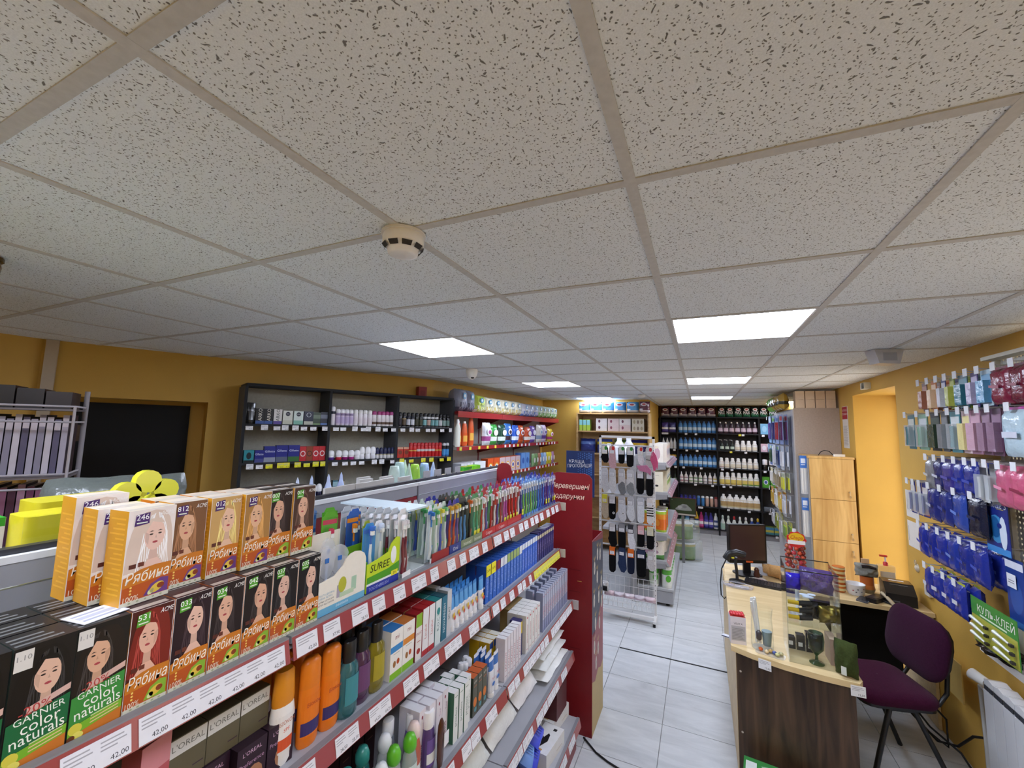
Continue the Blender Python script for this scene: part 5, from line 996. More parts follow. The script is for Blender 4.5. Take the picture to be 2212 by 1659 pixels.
dkb = bottle(((.036, 0), (.044, .01), (.045, .1), (.03, .18), (.014, .2)), .6, ((.014, .197, '#d8d4d4'), (.015, .215), (.01, .225)), (.02, .13, .8, '#3a2030', (.04, .11, '#c8b4c4')), '#2a1420')
brow('softener_bottle', '{o} dark plum bottle with silver cap on black shelves', 'bottle', dkb, [.495 + .099 * k for k in range(7)], BZ[0], .03, 'dark plum bottles')
pmp = bottle(((.034, 0), (.036, .01), (.034, .1), (.014, .14)), .7, ((.012, .138, '#1c2420'), (.012, .155), (.006, .19)), (.02, .1, .8, '#26342e', (.03, .08, '#c0d0c4')), '#1a241f', spout=((0, 0, .185), (0, 0, .2), (-.05, 0, .205)))
brow('pump_bottle', '{o} dark pump dispenser bottle on black shelves', 'bottle', pmp, (.515, .605, .695), BZ[1], .03, 'dark pump bottles')
wj = lambda c: bottle(((.04, 0), (.045, .01), (.044, .11), (.03, .15), (.026, .16)), .62, ((.028, .155, '#ececec'), (.03, .17), (.026, .195), (.01, .2)), (.02, .12, .75, c, (.03, .08, '#e0d8c4')), '#e6e6e4')
brow('gel_bottle', '{o} white bottle with tan label beside the pump bottles', 'bottle', wj('#b8a890'), (.78, .88, .975, 1.075), BZ[1], .03, 'white bottles beside the pumps')
brow('gel_bottle', '{o} white bottle with tan label in the third black row', 'bottle', [wj('#a85a5a')] + [wj('#b8a078')] * 6, [.497 + .0975 * k for k in range(7)], BZ[2], .03, 'white bottles in the third black row')
wk = lambda c: bottle(((.042, 0), (.047, .01), (.046, .14), (.03, .19), (.026, .2)), .62, ((.03, .19, '#ececec'), (.032, .21), (.028, .24), (.01, .247)), (.02, .15, .75, c, (.04, .11, '#d8c46a')), '#e6e6e4')
brow('gel_bottle', '{o} white bottle with green or yellow label, fourth black row', 'bottle', [wk('#b89a3a')] * 4 + [wk('#5a8a3a')] * 3, [.499 + .0975 * k for k in range(7)], BZ[3], .03, 'white bottles in the fourth black row')
jug = bottle(((.055, 0), (.062, .015), (.06, .16), (.045, .21), (.02, .23)), .6, ((.022, .225, '#e8e8ea'), (.024, .255), (.015, .262)), (.03, .17, .7, '#cfc49a', (.05, .13, '#b89a6a')), '#e8e8e6')
brow('softener_jug', '{o} large white detergent jug on the lower black shelf', 'bottle', jug, [.515 + .1115 * k for k in range(6)], BZ[4], .03, 'large white jugs')
sp_ = lambda c, t: bottle(((.036, 0), (.042, .01), (.04, .13), (.02, .2), (.012, .21)), .6, ((.014, .208, t), (.02, .225), (.018, .26), (.008, .27)), (.02, .12, .7, c), '#d4dcd8' if c[1] != '2' else '#2a4a9a')
brow('spray_bottle', '{o} trigger cleaner bottle on the lowest black shelf, right bay', 'bottle', [sp_('#a8c8b8', '#cfe0d8'), sp_('#a8c8b8', '#cfe0d8'), sp_('#d8d8dc', '#b8282e'), sp_('#c84a4a', '#ececec'), sp_('#dcdce0', '#d8d8dc'), sp_('#2a4a9a', '#dcdce0'), sp_('#2a4a9a', '#d8b83a')], [.49 + .098 * k for k in range(7)], BZ[5], .03, 'trigger bottles')
def br3(name, label, cat, gen, xs, z, grp): brow(name, label, cat, gen, xs, z, .03, grp)
br3('napkin_pack', '{o} sky blue napkin pack at the end of black shelves', 'package', carton(.13, .2, .1, '#7ab8e0', '#5a9ac8', '#9accea', blobs=((0, .5, .3, .3, '#9fd0ee'),)), (1.245, 1.38), BZ[0], 'sky blue packs')
br3('small_box', '{o} pale pink and blue box at the end of black shelves', 'box', [carton(.11, .15, .08, '#d8b8c8', blobs=((0, .5, .3, .3, '#e8e4ec'),)), carton(.11, .15, .08, '#9ab8dc', blobs=((0, .5, .3, .3, '#e8ecf4'),)), carton(.11, .15, .08, '#b8ccd8')], (1.23, 1.35, 1.47), BZ[1], 'pale boxes on the end bay')
br3('round_brush', '{o} white topped dark cleaner at the end of black shelves', 'bottle', can(.045, .2, '#1c1a1e', '#e4e0e6', ch=.1), (1.23, 1.34, 1.45), BZ[2], 'white topped cleaners')
br3('sponge_pack', '{o} green sponge pack at the end of black shelves', 'package', carton(.12, .2, .08, '#5aa83a', '#3f8a2a', '#6ab84a', blobs=((0, .5, .3, .22, '#e4e8f0'), (0, .5, .2, .14, '#3a5aa8'))), (1.235, 1.37), BZ[3], 'green sponge packs')
br3('cloth_pile', '{o} grey cloth roll at the end of black shelves', 'cloth', soft_pack(.14, .09, .1, '#6a7078', 110, 'cloth'), (1.25, 1.40), BZ[4], 'grey cloth rolls')
br3('folded_cloths', '{o} pile of coloured cloths on the end bay bottom', 'cloth', carton(.16, .13, .15, '#4a8a94', '#3a6a7a', '#8a9a4a', bands=((.3, .6, '#b8b04a'), (.7, .85, '#4a7ab0'))), (1.25, 1.42), BZ[5], 'coloured cloth piles')
# narrow left bay
brow('powder_bag', '{o} purple cleaning bag at the top of the narrow black bay', 'package', [soft_pack(.13, .2, .08, c, 120 + k, bands=((.3, .45, '#e0e0ea'),)) for k, c in enumerate(('#4a3a86', '#3a3a7a'))], (-.525, -.385), BZ[0], .03, 'purple bags in the narrow bay')
brow('vinegar_bottle', '{o} clear white nozzle bottle in the narrow black bay', 'bottle', bottle(((.03, 0), (.034, .01), (.032, .12), (.012, .18)), .7, ((.009, .178, '#e8e8ea'), (.01, .19), (.004, .215)), (.02, .1, .8, '#d4d6da'), '#d8dcde'), (-.565, -.49, -.415, -.345), BZ[1], .03, 'clear nozzle bottles')
brow('small_box', '{o} yellow topped packet in the narrow black bay', 'package', [soft_pack(.085, .22, .06, c, 130 + k, bands=((.75, 1, '#c8a03a'),)) for k, c in enumerate(('#b8bc4a', '#8ab0c4', '#6aa0c8'))], (-.55, -.455, -.36), BZ[2], .03, 'yellow topped packets')
brow('vinegar_bottle', '{o} dark green nozzle bottle in the narrow black bay', 'bottle', bottle(((.03, 0), (.034, .01), (.032, .1), (.012, .16)), .7, ((.009, .158, '#16201a'), (.01, .2), (.004, .235)), (.02, .08, .8, '#8aa894'), '#1c2a22'), (-.55, -.45, -.35), BZ[3], .03, 'dark green nozzle bottles')
# packs on top
@cached
def tissue(w, h, d, c, c2, word=None, seed=1, wc='#e8e8ec'):
    b = pillow(w, h, d, c, 'packet', 8, 8, .04, seed, 6, lambda u, v, r: c2 if v < .3 - .15 * u else None); p = MB()
    p.disc(0, h * .72, w * .3, h * .14, -d * 1.03 - .001, '#e4e0e2', n=12); p.disc(0, h * .73, w * .18, h * .08, -d * 1.03 - .0013, '#b04a52', n=10)
    if word: p.text(word, 0, h * .42, .06, -d * 1.03 - .0013, wc, maxw=w * .85)
    return b, [('front_print', p)]
for k in range(6): put('towel_pack', '%s maroon and white roll pack on top of black shelves' % ORD[k], 'paper rolls', tissue(.17, .2, .16, '#58243a', '#d4cdd2', None, 140 + k), (-.52 + .175 * k if k < 1 else -.52 + .172 * k, BF + .2, 2.2685), 0, 'maroon roll packs on the black shelves')
for k in range(7): put('towel_pack', '%s dark green MAX roll pack on top of black shelves' % ORD[k], 'paper rolls', tissue(.135, .205, .16, '#1d2a2e', '#3a7a5a', 'MAX', 150 + k), (.53 + .143 * k if k < 6 else 1.395, BF + .2, 2.2685), 0, 'dark MAX packs on the black shelves')
# ================================================================== wooden shelving by the yellow back wall
WF = 6.2
ws = tag(link('wooden_shelving', None, None, (0, WF, 0)), 'light wooden shelving with blue paper packs on top', 'shelving')
for x in (-1.815, -.63): link('side_board', MB().box((x - .012, 0, 0), (x + .012, .335, 2.23), '#fff', 'beech'), ws)
link('top_board', MB().box((-1.827, -.003, 2.2305), (-.618, .335, 2.252), '#fff', 'beech'), ws)
link('back_board', MB().box((-1.80, .328, .05), (-.645, .335, 2.23), '#fff', 'beech'), ws)
WZ = (1.925, 1.55, 1.2, .85, .5, .1)
for z in WZ: link('shelf', MB().box((-1.8025, .003, z), (-.6425, .327, z + .022), '#fff', 'beech'), ws)
for k in range(5): put('towel_pack', '%s light blue paper pack on top of the wooden shelving' % ORD[k], 'paper rolls', tissue(.2, .19, .2, '#5aa4dc', '#dfe4ea', None, 160 + k), (-1.71 + .205 * k, WF + .22, 2.2525), 0, 'light blue packs on the wooden shelving')
put('towel_pack', 'maroon paper pack at the end of the blue packs', 'paper rolls', tissue(.17, .2, .2, '#5a2438', '#d8d0d4', None, 170), (-.70, WF + .22, 2.2525), 0)
wrow = lambda name, label, cat, gens, xs, z, grp, y=.03: [put(name, label.format(o=ORD[k]), cat, gens if isinstance(gens, tuple) else gens[k], (x, WF + y, z + .0005), 0, grp) for k, x in enumerate(xs)]
wrow('tissue_pack', '{o} yellow and aqua packet on the upper wooden shelf', 'package', carton(.055, .19, .12, '#a8c84a', '#8ab03a', '#9ad0c4', bands=((.5, .95, '#8acdd4'),)), (-1.755, -1.69, -1.625), WZ[0] + .022, 'aqua packets')
bxw = carton(.185, .105, .15, '#ded8d4', '#c8c2be', '#e8e4e0', blobs=((-.2, .55, .1, .25, '#6a3a4a'),))
bxp = carton(.185, .105, .15, '#d8c4c0', '#c0aca8', '#e4d4d0', blobs=((-.2, .55, .1, .25, '#8a4a5a'),))
bxk = carton(.19, .105, .15, '#d4ccb8', '#bcb4a0', '#dcd4c0', blobs=((-.3, .5, .1, .3, '#a89a7a'), (0, .5, .1, .3, '#8a7a6a'), (.3, .5, .1, .3, '#a89a7a')))
for k, (x, z, g_) in enumerate(((-1.4, 0, bxw), (-1.2, 0, bxp), (-1.01, 0, bxp), (-.8, 0, bxk), (-1.4, 1, bxw), (-1.2, 1, bxp), (-1.01, 1, bxw), (-.8, 1, bxk))):
    put('tissue_box', '%s tissue carton, %s layer on the upper wooden shelf' % (ORD[k % 4], ('lower', 'upper')[z]), 'box', g_, (x, WF + .04, WZ[0] + .0225 + .106 * z), 0, 'tissue cartons on the wooden shelf')
wrow('diaper_pack', '{o} navy diaper pack on the second wooden shelf', 'package', [soft_pack(.26, .24, .16, c, 180 + k, bands=((.55, .75, d),)) for k, (c, d) in enumerate((('#2a3a86', '#5a7ac0'), ('#3a4a92', '#d8c43a'), ('#4a6a3a', '#b8cc6a'), ('#2a2a6a', '#d8b02a')))], (-1.65, -1.36, -1.07, -.79), WZ[1] + .022, 'navy diaper packs', .2)
# ================================================================== second gondola behind the sock rack
g2 = tag(link('second_gondola', None, None, (0, 0, 0)), 'grey gondola end behind the sock rack with kitchen rolls', 'shelving')
G2 = [(1.60, -.225), (1.262, -.215), (.80, -.225), (.49, -.24), (.19, -.185)]; GYA, GYB = 4.345, 5.95
link('back_panel', MB().box((-.62, GYA, .1), (-.60, GYB, 1.66), '#a4a4a4', 'steel'), g2); link('end_upright', MB().box((-.64, GYA - .012, 0), (-.58, GYA, 1.66), '#9a9a9c', 'steel'), g2)
link('base_plinth', MB().box((-.60, GYA, .035), (-.19, GYB, .16), '#9b9ca0', 'steel').box((-.60, GYA, .165), (-.185, GYB, .19), '#aeafb2', 'steel'), g2)
for y in (GYA + .05, GYB - .05):
    for x in (-.25, -.55): link('foot', MB().lathe([(.02, 0), (.02, .012), (.008, .02), (.008, .035)], 10, '#1c1c1e', 'rubber', x, y), g2)
for z, x in G2[:4]:
    s_ = link('shelf', MB().box((-.60, GYA, z - .03), (x - .015, GYB, z), '#a3a3a6', 'steel').face([(-.6, GYA - .001, z - .03), (x - .02, GYA - .001, z - .03), (x - .02, GYA - .001, z - .075), (-.6, GYA - .001, z - .13)][::-1], '#8f8f92', 'steel'), g2)
    link('price_rail', MB().face([(x + .03, GYA, z - .05), (x + .03, GYB, z - .05), (x - .014, GYB, z + .004), (x - .014, GYA, z + .004)], '#b98a92', 'gloss').face([(x - .014, GYA, z + .004), (x - .014, GYA, z - .05), (x + .03, GYA, z - .05)], '#aaa8aa', 'gloss'), s_)
    for q in range(8): link('price_tag', tagmesh(.05, .042, '#e6e6e8', '45,70'), s_, (x + .025, GYA + .12 + q * .19, z - .047), 0, (math.radians(-38), 0, R90))
for z, x in ((1.60, -.95), (1.2, -.98), (.8, -.98)): link('shelf', MB().box((x, GYA, z - .03), (-.62, GYB, z), '#a3a3a6', 'steel'), g2)
@cached
def kroll(r, h, col, c2, c3='#e8e8e6'):
    b = MB().lathe([(r * .97, 0, '#eeeeec'), (r, .004, c3), (r, h * .12, col), (r, h * .62, c2), (r, h * .85, c3), (r, h - .004, '#eeeeec'), (r * .96, h)], 16, col, 'packet')
    return b, [('core_hole', MB().lathe([(r * .3, h + .0006, '#b8a890'), (r * .3, h + .001)], 12, '#9a8a74', 'paper')), ('label', MB().disc(0, h * .45, r * .55, h * .16, -r - .001, c2, n=14))]
def g2put(name, label, cat, gen, x, y, z, grp=None, rz=R90): put(name, label, cat, gen, (x, y, z + .0006), rz, grp)
for k in range(6):
    g2put('kitchen_roll', '%s green and white kitchen roll on the gondola base' % ORD[k], 'paper rolls', kroll(.055, .235, '#dfe2dc', '#58a838', '#d8dad4'), -.26, GYA + .075 + .125 * k, .19, 'kitchen rolls on the gondola base', .4)
for k in range(3): g2put('kitchen_roll', '%s green kitchen roll in the inner base row' % ORD[k], 'paper rolls', kroll(.055, .235, '#c8d4bc', '#4a9a34', '#e4e6e0'), -.40 - .0 * k, GYA + .075 + .125 * k, .19, 'kitchen rolls on the gondola base', .4)
for k in range(3): g2put('diaper_pack', '%s white and green roll pack, lowest shelf of second gondola' % ORD[k], 'paper rolls', soft_pack(.26, .24, .2, '#e2dccf', 200 + k, bands=((.0, .2, '#5a9a4a'), (.8, 1, '#4a8a3f')), words=(('ЕКО', 0, .62, .05, '#3a2a3a', .2),), blobs=((.0, .35, .3, .1, '#a88a9a'),)), -.46, GYA + .265 + .3 * k, .49, 'roll packs on the second gondola')
put('towel_pack', 'white ЕКО roll pack facing the sock rack end', 'paper rolls', soft_pack(.28, .26, .1, '#e6dfd4', 207, bands=((.0, .18, '#5a9a4a'), (.8, 1, '#4a8a3f')), words=(('ЕКО', 0, .62, .06, '#3a2a3a', .25),), blobs=((.0, .35, .3, .1, '#a88a9a'),)), (-.42, GYA + .115, .4906), 0)
for k in range(5): g2put('kitchen_roll', '%s orange and green kitchen roll, third shelf' % ORD[k], 'paper rolls', kroll(.062, .24, '#d86a24', '#d8882a', '#9ab83a'), -.315 - (.0 if k < 3 else .135), GYA + .075 + .135 * (k % 3), .80, 'orange kitchen rolls', -.6)
for k in range(4): g2put('pad_pack', '%s cream and green pad pack, second shelf of second gondola' % ORD[k], 'package', carton(.14, .24, .13, '#e6e0cc', '#d4ccb4', '#ece8d8', bands=((.3, .5, '#8ab04a'), (.6, .66, '#3a3a3a')), blobs=((.2, .7, .2, .1, '#4a9ac0'),)), -.24, GYA + .15 + .15 * k, 1.262, 'cream pad packs')
put('pad_pack', 'cream pad pack with small emblem on the gondola end', 'package', carton(.14, .23, .05, '#e6dfc8', '#d8d0b8', '#ece6d4', blobs=((0, .3, .15, .05, '#2a2a2a'),), words=(('-', .0, .8, .4, '#6a6a5a'),)), (-.35, GYA + .006, 1.2626), 0)
for k in range(4): g2put('pad_pack', '%s white and pink pad pack on the top of second gondola' % ORD[k], 'package', carton(.14, .22, .13, '#e8e2d8', '#d8d0c4', '#f0ece4', blobs=((-.2, .5, .2, .3, '#c89aa8'), (.25, .55, .2, .2, '#3a8aa0'), (.2, .8, .15, .1, '#d88a2a'))), -.24, GYA + .15 + .15 * k, 1.60, 'white and pink pad packs')
put('pad_pack', 'white and mauve pad pack facing the sock rack', 'package', carton(.15, .22, .05, '#ebe4d8', '#d8d0c4', '#f0ece4', blobs=((.0, .45, .3, .35, '#c4a0aa'), (-.1, .8, .3, .08, '#e6d8c0'))), (-.35, GYA + .006, 1.6006), 0)
mk = bottle(((.07, 0), (.078, .02), (.076, .16), (.03, .23), (.026, .245)), .62, ((.03, .24, '#e4e6ea'), (.032, .285), (.02, .292)), (.05, .15, .6, '#dcdce2'), '#e8e8ec')
mk2 = bottle(((.055, 0), (.062, .015), (.06, .12), (.025, .17)), .62, ((.025, .168, '#dcdee2'), (.026, .19), (.018, .196)), (.03, .1, .7, '#c8ccd2', (.05, .08, '#8a94a4')), '#e2e4e6')
for k, (x, y, g_, nm) in enumerate(((-.92, 4.45, mk2, 'short white jug nearest the yellow wall, second gondola top'), (-.80, 4.5, mk, 'tall white jug on second gondola top beside the short jug'), (-.69, 4.42, mk2, 'short white jug just behind the sock rack post'), (-.702, 4.6, mk, 'tall white jug just behind the sock rack top'), (-.84, 4.72, mk, 'rearmost tall white jug on second gondola top'))):
    put('detergent_jug', nm, 'bottle', g_, (x, y, 1.6006), 0, 'white jugs on the second gondola')
# promo sign
thing('promo_sign', 'blue promotion sign lettered КРАЩА ПРОПОЗИЦІЯ above the red display', 'sign', (-.985, 3.3, 1.3), 0, MB().box((-.145, 0, .0), (.145, .006, .449), '#22386e', 'card'),
      parts=[('lettering', MB().text('КРАЩА', -.115, .345, .032, -.0006, '#e8ecf4', align='l', rot=-.02, maxw=.16).text('ПРОПОЗИЦІЯ!', -.13, .295, .032, -.0006, '#e8ecf4', align='l', rot=.06, maxw=.25)), ('dot_pattern', None if False else (lambda m: [m.disc(-.02 + .022 * i, .22 + .022 * j + .01 * (i % 2), .005 + .0007 * i, .005 + .0007 * i, -.0004, '#4a72b8', n=8) for i in range(7) for j in range(10) if not (.27 < .22 + .022 * j < .37 and i < 6)] and m)(MB())), ('stand_leg', MB().box((-.02, .006, -1.3), (.02, .016, .2), '#c4c6c8', 'metal'))])
# ================================================================== sock rack
XL, XRk, RY = -.915, -.338, 3.92
rk = tag(link('sock_rack', None), 'white metal wire rack hung with socks on cards', 'rack')
WH = '#e4e4e4'
for x in (XL, XRk):
    link('post', MB().box((x - .012, RY - .012, .05), (x + .012, RY + .012, 1.905), WH, 'wire'), rk)
    link('foot_bar', MB().box((x - .014, RY - .16, .03), (x + .014, RY + .02, .055), WH, 'wire').box((x - .012, RY - .165, .0), (x + .012, RY - .14, .03), '#161618', 'rubber'), rk)
    link('slots', (lambda m: [m.box((x - .003, RY - .0126, .2 + .05 * k), (x + .003, RY - .012, .212 + .05 * k), '#6a6a6a', 'wire') for k in range(33)] and m)(MB()), rk)
link('top_bar', MB().box((XL - .012, RY - .012, 1.88), (XRk + .012, RY + .012, 1.905), WH, 'wire'), rk)
link('lower_bar', MB().box((XL, RY - .15, .055), (XRk, RY - .125, .085), WH, 'wire'), rk)
SZ = (1.80, 1.555, 1.262, .965, .715)
for z in SZ: link('cross_rail', MB().box((XL + .012, RY - .008, z - .006), (XRk - .012, RY + .008, z + .006), '#c9c9c9', 'wire'), rk)
bk = MB()
for k in range(12): x = XL + .02 + k * (XRk - XL - .04) / 11; bk.tube([(x, RY - .02, .40), (x, RY - .03, .2), (x, RY - .17, .14), (x, RY - .19, .24)], .0022, 4, WH, 'wire')
for (y, z) in ((-.02, .40), (-.025, .31), (-.03, .2), (-.1, .168), (-.17, .14), (-.18, .19), (-.19, .24)): bk.tube([(XL + .01, RY + y, z), (XRk - .01, RY + y, z)], .0025, 4, WH, 'wire')
link('wire_basket', bk, rk)
def sock_shape(L, w, foot):
    """outline of a hanging folded sock, cuff on top (z = 0 down to -L)"""
    if foot == 0: return [(-w / 2, 0), (w / 2, 0), (w / 2 + .004, -L * .45), (w / 2 + .012, -L * .85), (w * .35, -L), (-w * .1, -L * .99), (-w * .45, -L * .8), (-w * .62, -L * .62), (-w * .5, -L * .5)][::-1]
    if foot == 1: return [(-w / 2, 0), (w / 2, 0), (w / 2, -L * .7), (w * .45, -L * .92), (w * .2, -L), (-w * .2, -L), (-w * .45, -L * .92), (-w / 2, -L * .7)][::-1]
    return [(-w / 2, 0), (w / 2, 0), (w / 2 - .004, -L * .4), (w * .75, -L * .7), (w * .55, -L * .95), (w * .2, -L), (-w * .2, -L * .9), (-w * .42, -L * .6)][::-1]
@cached
def sock(col, card, L, w, foot, stripes=None, heel=None, tagc='#e6e6ea', flag=None, cardh=.07):
    b = MB().yprism(sock_shape(L, w, foot), -.011, .011, col, 'cloth', True)
    P = []
    if stripes: P.append(('stripes', (lambda m: [m.box((-w / 2 - .0006, -.0118, -L * .25 - .026 * k), (w / 2 + .0006, .0118, -L * .25 - .026 * k + .011), stripes, 'cloth') for k in range(5)] and m)(MB())))
    if heel: P.append(('grey_sole', MB().yprism([(-w * .55, -L * .62), (w * .1, -L * .45), (w * .5, -L * .52), (w / 2 + .012, -L * .85), (w * .35, -L * 1.0), (-w * .1, -L * .99), (-w * .45, -L * .8)][::-1], -.012, .012, heel, 'cloth')))
    c = MB().box((-w * .42, -.0135, -cardh), (w * .42, -.0122, .018), card, 'paper').box((-w * .42, .0122, -cardh), (w * .42, .0135, .018), card, 'paper').box((-w * .42, -.0135, .0165), (w * .42, .0135, .018), card, 'paper')
    c.rect(-w * .34, -cardh + .008, w * .3, -cardh + .042, -.0138, tagc, 'paper')
    for k in range(3): c.rect(-w * .28, -cardh + .014 + .009 * k, w * .2, -cardh + .017 + .009 * k, -.0140, '#a8a8ae', 'paper')
    if flag: c.disc(w * .2, -.005, .016, .022, -.0142, flag, 'paper', n=12)
    P.append(('card_label', c)); P.append(('hook', MB().tube([(0, .012, .018), (0, .012, .034), (0, .005, .04), (0, -.002, .036)], .0016, 5, '#c8c8cc', 'wire')))
    return b, P
SX = [-.86, -.775, -.675, -.58, -.475, -.378]
rows = [
 [('#141416', '#d8d4c4', .17, .07, 0, dict(flag='#3a8a3a'), 'black ankle socks, top row, outer end'), ('#c9a0a4', '#cfa8a6', .24, .065, 0, dict(flag='#c83a34'), 'dusty pink frilled socks, top row'), ('#131315', '#d4d4cc', .17, .07, 1, dict(flag='#3f8a44'), 'black socks under green flag card, third in top row'), ('#121214', '#cfcfc8', .2, .075, 1, dict(flag='#3f8a44'), 'longest black socks of the top row'), ('#e2dfe2', '#d8d4cc', .18, .06, 2, dict(flag='#c83a34'), 'short white socks in the top row'), ('#b9b6b4', '#c8c4c6', .19, .075, 1, dict(flag='#c83a4a'), 'grey slipper socks with black stripe, top row')],
 [('#d9d9dc', '#c8c8cc', .25, .068, 0, {}, 'plain white socks, second row, outer end'), ('#dcdcde', '#c2c2c4', .25, .068, 0, {}, 'plain white socks, second place of second row'), ('#d6d4d4', '#bdbdc0', .26, .07, 0, dict(heel='#7e8084'), 'white socks with grey soles, third in second row'), ('#d8d6d6', '#c4c4c6', .26, .072, 0, dict(heel='#8a8c8e'), 'white socks with grey soles beside the black pair'), ('#111113', '#c9c9cc', .24, .074, 1, {}, 'black socks with square tag, fifth in second row'), ('#101012', '#c9c9cc', .25, .074, 1, {}, 'black socks with square tag by the rack post')],
 [('#c4b49c', '#d8cf3a', .24, .066, 0, dict(tagc='#e4dcc8'), 'beige socks under a bright yellow card'), ('#131315', '#c8c8cc', .24, .074, 1, {}, 'black socks with a small round white badge'), ('#d9dbe2', '#bcbcc2', .26, .072, 0, {}, 'white socks beside the badge pair, third row'), ('#d4d6da', '#b4b4ba', .24, .066, 0, {}, 'pale grey white socks with tiny dark mark'), ('#d9dce2', '#b8bac0', .25, .074, 1, {}, 'straight white socks beside the striped pair'), ('#e6e4e2', '#d8d0cc', .25, .066, 1, dict(stripes='#18181a'), 'white socks with black stripes')],
 [None, ('#121214', '#c4c4c8', .24, .074, 0, {}, 'black socks, fourth row, half behind the display'), ('#111113', '#8a8a90', .25, .08, 1, {}, 'black socks left of the white pair, fourth row'), ('#dddce2', '#3a3a40', .25, .07, 2, {}, 'white socks between black pairs, fourth row'), ('#121214', '#d8a8ac', .2, .076, 1, dict(tagc='#e6c4c8'), 'black socks under a pink card'), ('#121214', '#cdc8ac', .21, .076, 1, dict(tagc='#dcd8c0'), 'black socks under a cream card')],
 [None, ('#141416', '#d86a24', .25, .072, 1, {}, 'black socks under an orange card, bottom row'), ('#2f3c5c', '#2c3856', .24, .072, 0, {}, 'slate blue socks, bottom row'), ('#1a2034', '#d86a24', .24, .076, 1, {}, 'navy socks under an orange card, bottom row'), ('#111113', '#2a3450', .26, .1, 1, {}, 'bulky black socks in the bottom row'), ('#c9c5c5', '#bdb9ba', .18, .062, 0, {}, 'pale grey slipper socks, bottom row')]]
for r_, row in enumerate(rows):
    for k, it in enumerate(row):
        if not it: continue
        c, cdc, L, w, ft, kw, lb = it
        o = put('sock_pair', lb, 'socks', sock(c, cdc, L, w, ft, **kw), (SX[k], RY - .024 - .012 * (k % 2), SZ[r_] - .03), RN.uniform(-.12, .12), 'socks on the white rack')
        if 'badge' in lb: link('badge', MB().disc(.015, -.17, .013, .013, -.0122, '#e8e8e8', n=14).disc(.015, -.17, .006, .006, -.0124, '#18181a', n=10), o)
        if 'slipper socks with black' in lb: link('black_stripe', MB().rect(-.03, -.115, .03, -.108, -.0122, '#18181a', sk=-.01), o)
thing('pink_glove', 'bright pink cloth glove hanging at the rack edge', 'glove', (-.325, RY - .04, 1.60), 0, MB().yprism([(-.03, .13), (-.045, .06), (-.02, .0), (-.01, -.06), (.01, -.05), (.014, -.01), (.028, -.04), (.036, .03), (.02, .1), (-.01, .15)][::1], -.012, .012, '#c8587e', 'cloth', True))
thing('pink_sock', 'dusty pink thin socks lying across the second row', 'socks', (-.45, RY - .07, 1.55), 0, MB().yprism([(-.06, .04), (-.03, -.01), (.06, -.03), (.085, -.06), (.09, -.0), (.05, .05)], -.01, .01, '#c07a9a', 'cloth', True))
for k in range(5):
    put('boxed_socks', '%s pale pink packet lying in the rack basket' % ORD[k], 'package', soft_pack(.11, .055, .08, ('#cdb8be', '#c4bcc4', '#c8bcc2', '#c0b8c0', '#c8b4bc')[k], 210 + k, bands=((.4, .6, '#b49aa4'),)), (-.80 + .105 * k, RY - .05, .205), 0, 'packets in the rack basket')
thing('cap_bag', 'grey plastic bag with a black cap in the rack basket', 'package', (-.86, RY - .10, .262), 0, pillow(.13, .11, .09, '#a9a9aa', 'packet', amp=.2, seed=220), parts=[('black_cap', pillow(.08, .05, .04, '#18181a', 'cloth', 6, 6).xf(Matrix.Translation((.02, -.075, .02))))]) 
# ================================================================== bags of paper rolls on the floor and green sign
def rollbag(x, y, z, label, seed):
    b = pillow(.42, .3, .3, '#cfd8d4', 'film', 12, 10, .12, seed, 4)
    o = thing('roll_bag', label, 'paper rolls', (x, y, z), .1, b, 'bagged paper rolls')
    for k in range(3): link('paper_roll', MB().lathe([(.095, .012, '#7a9a3a'), (.1, .02, '#86a84a'), (.1, .2, '#c8b83a'), (.1, .235, '#e8e8e4'), (.09, .25)], 16, '#8aa84a', 'packet', -.12 + .13 * k if k < 2 else .06, -.15 + .02 * k), o) if k < 2 else None
rollbag(-.10, 6.53, .0005, 'lower clear bag of green wrapped paper rolls on the floor', 3); rollbag(-.13, 6.53, .3012, 'upper clear bag of green wrapped paper rolls', 5)
thing('green_poster', 'dark green framed board with pale picture leaning over the roll bags', 'sign', (-.14, 6.12, .70), .0, MB().box((-.19, 0, 0), (.19, .02, .26), '#5a2a22', 'card'),
      parts=[('board', MB().box((-.18, -.002, .03), (.18, 0, .25), '#3a4a2a', 'card')), ('picture', MB().poly([(-.1, .10), (-.05, .14), (.0, .17), (.06, .165), (.12, .11), (.13, .08), (.05, .075), (-.05, .075), (-.1, .08)], -.0025, '#a8aaa4').disc(-.04, .12, .03, .025, -.003, '#c4c6c0').disc(.03, .13, .03, .02, -.003, '#8a8c88').text('TV', -.15, .225, .012, -.003, '#c8ccb8')), ('white_strip', MB().box((-.18, -.002, .004), (.18, 0, .026), '#cfcabb', 'paper')), ('stand', MB().box((-.02, .02, -.7), (.02, .04, .2), '#8a8a8a', 'metal'))])
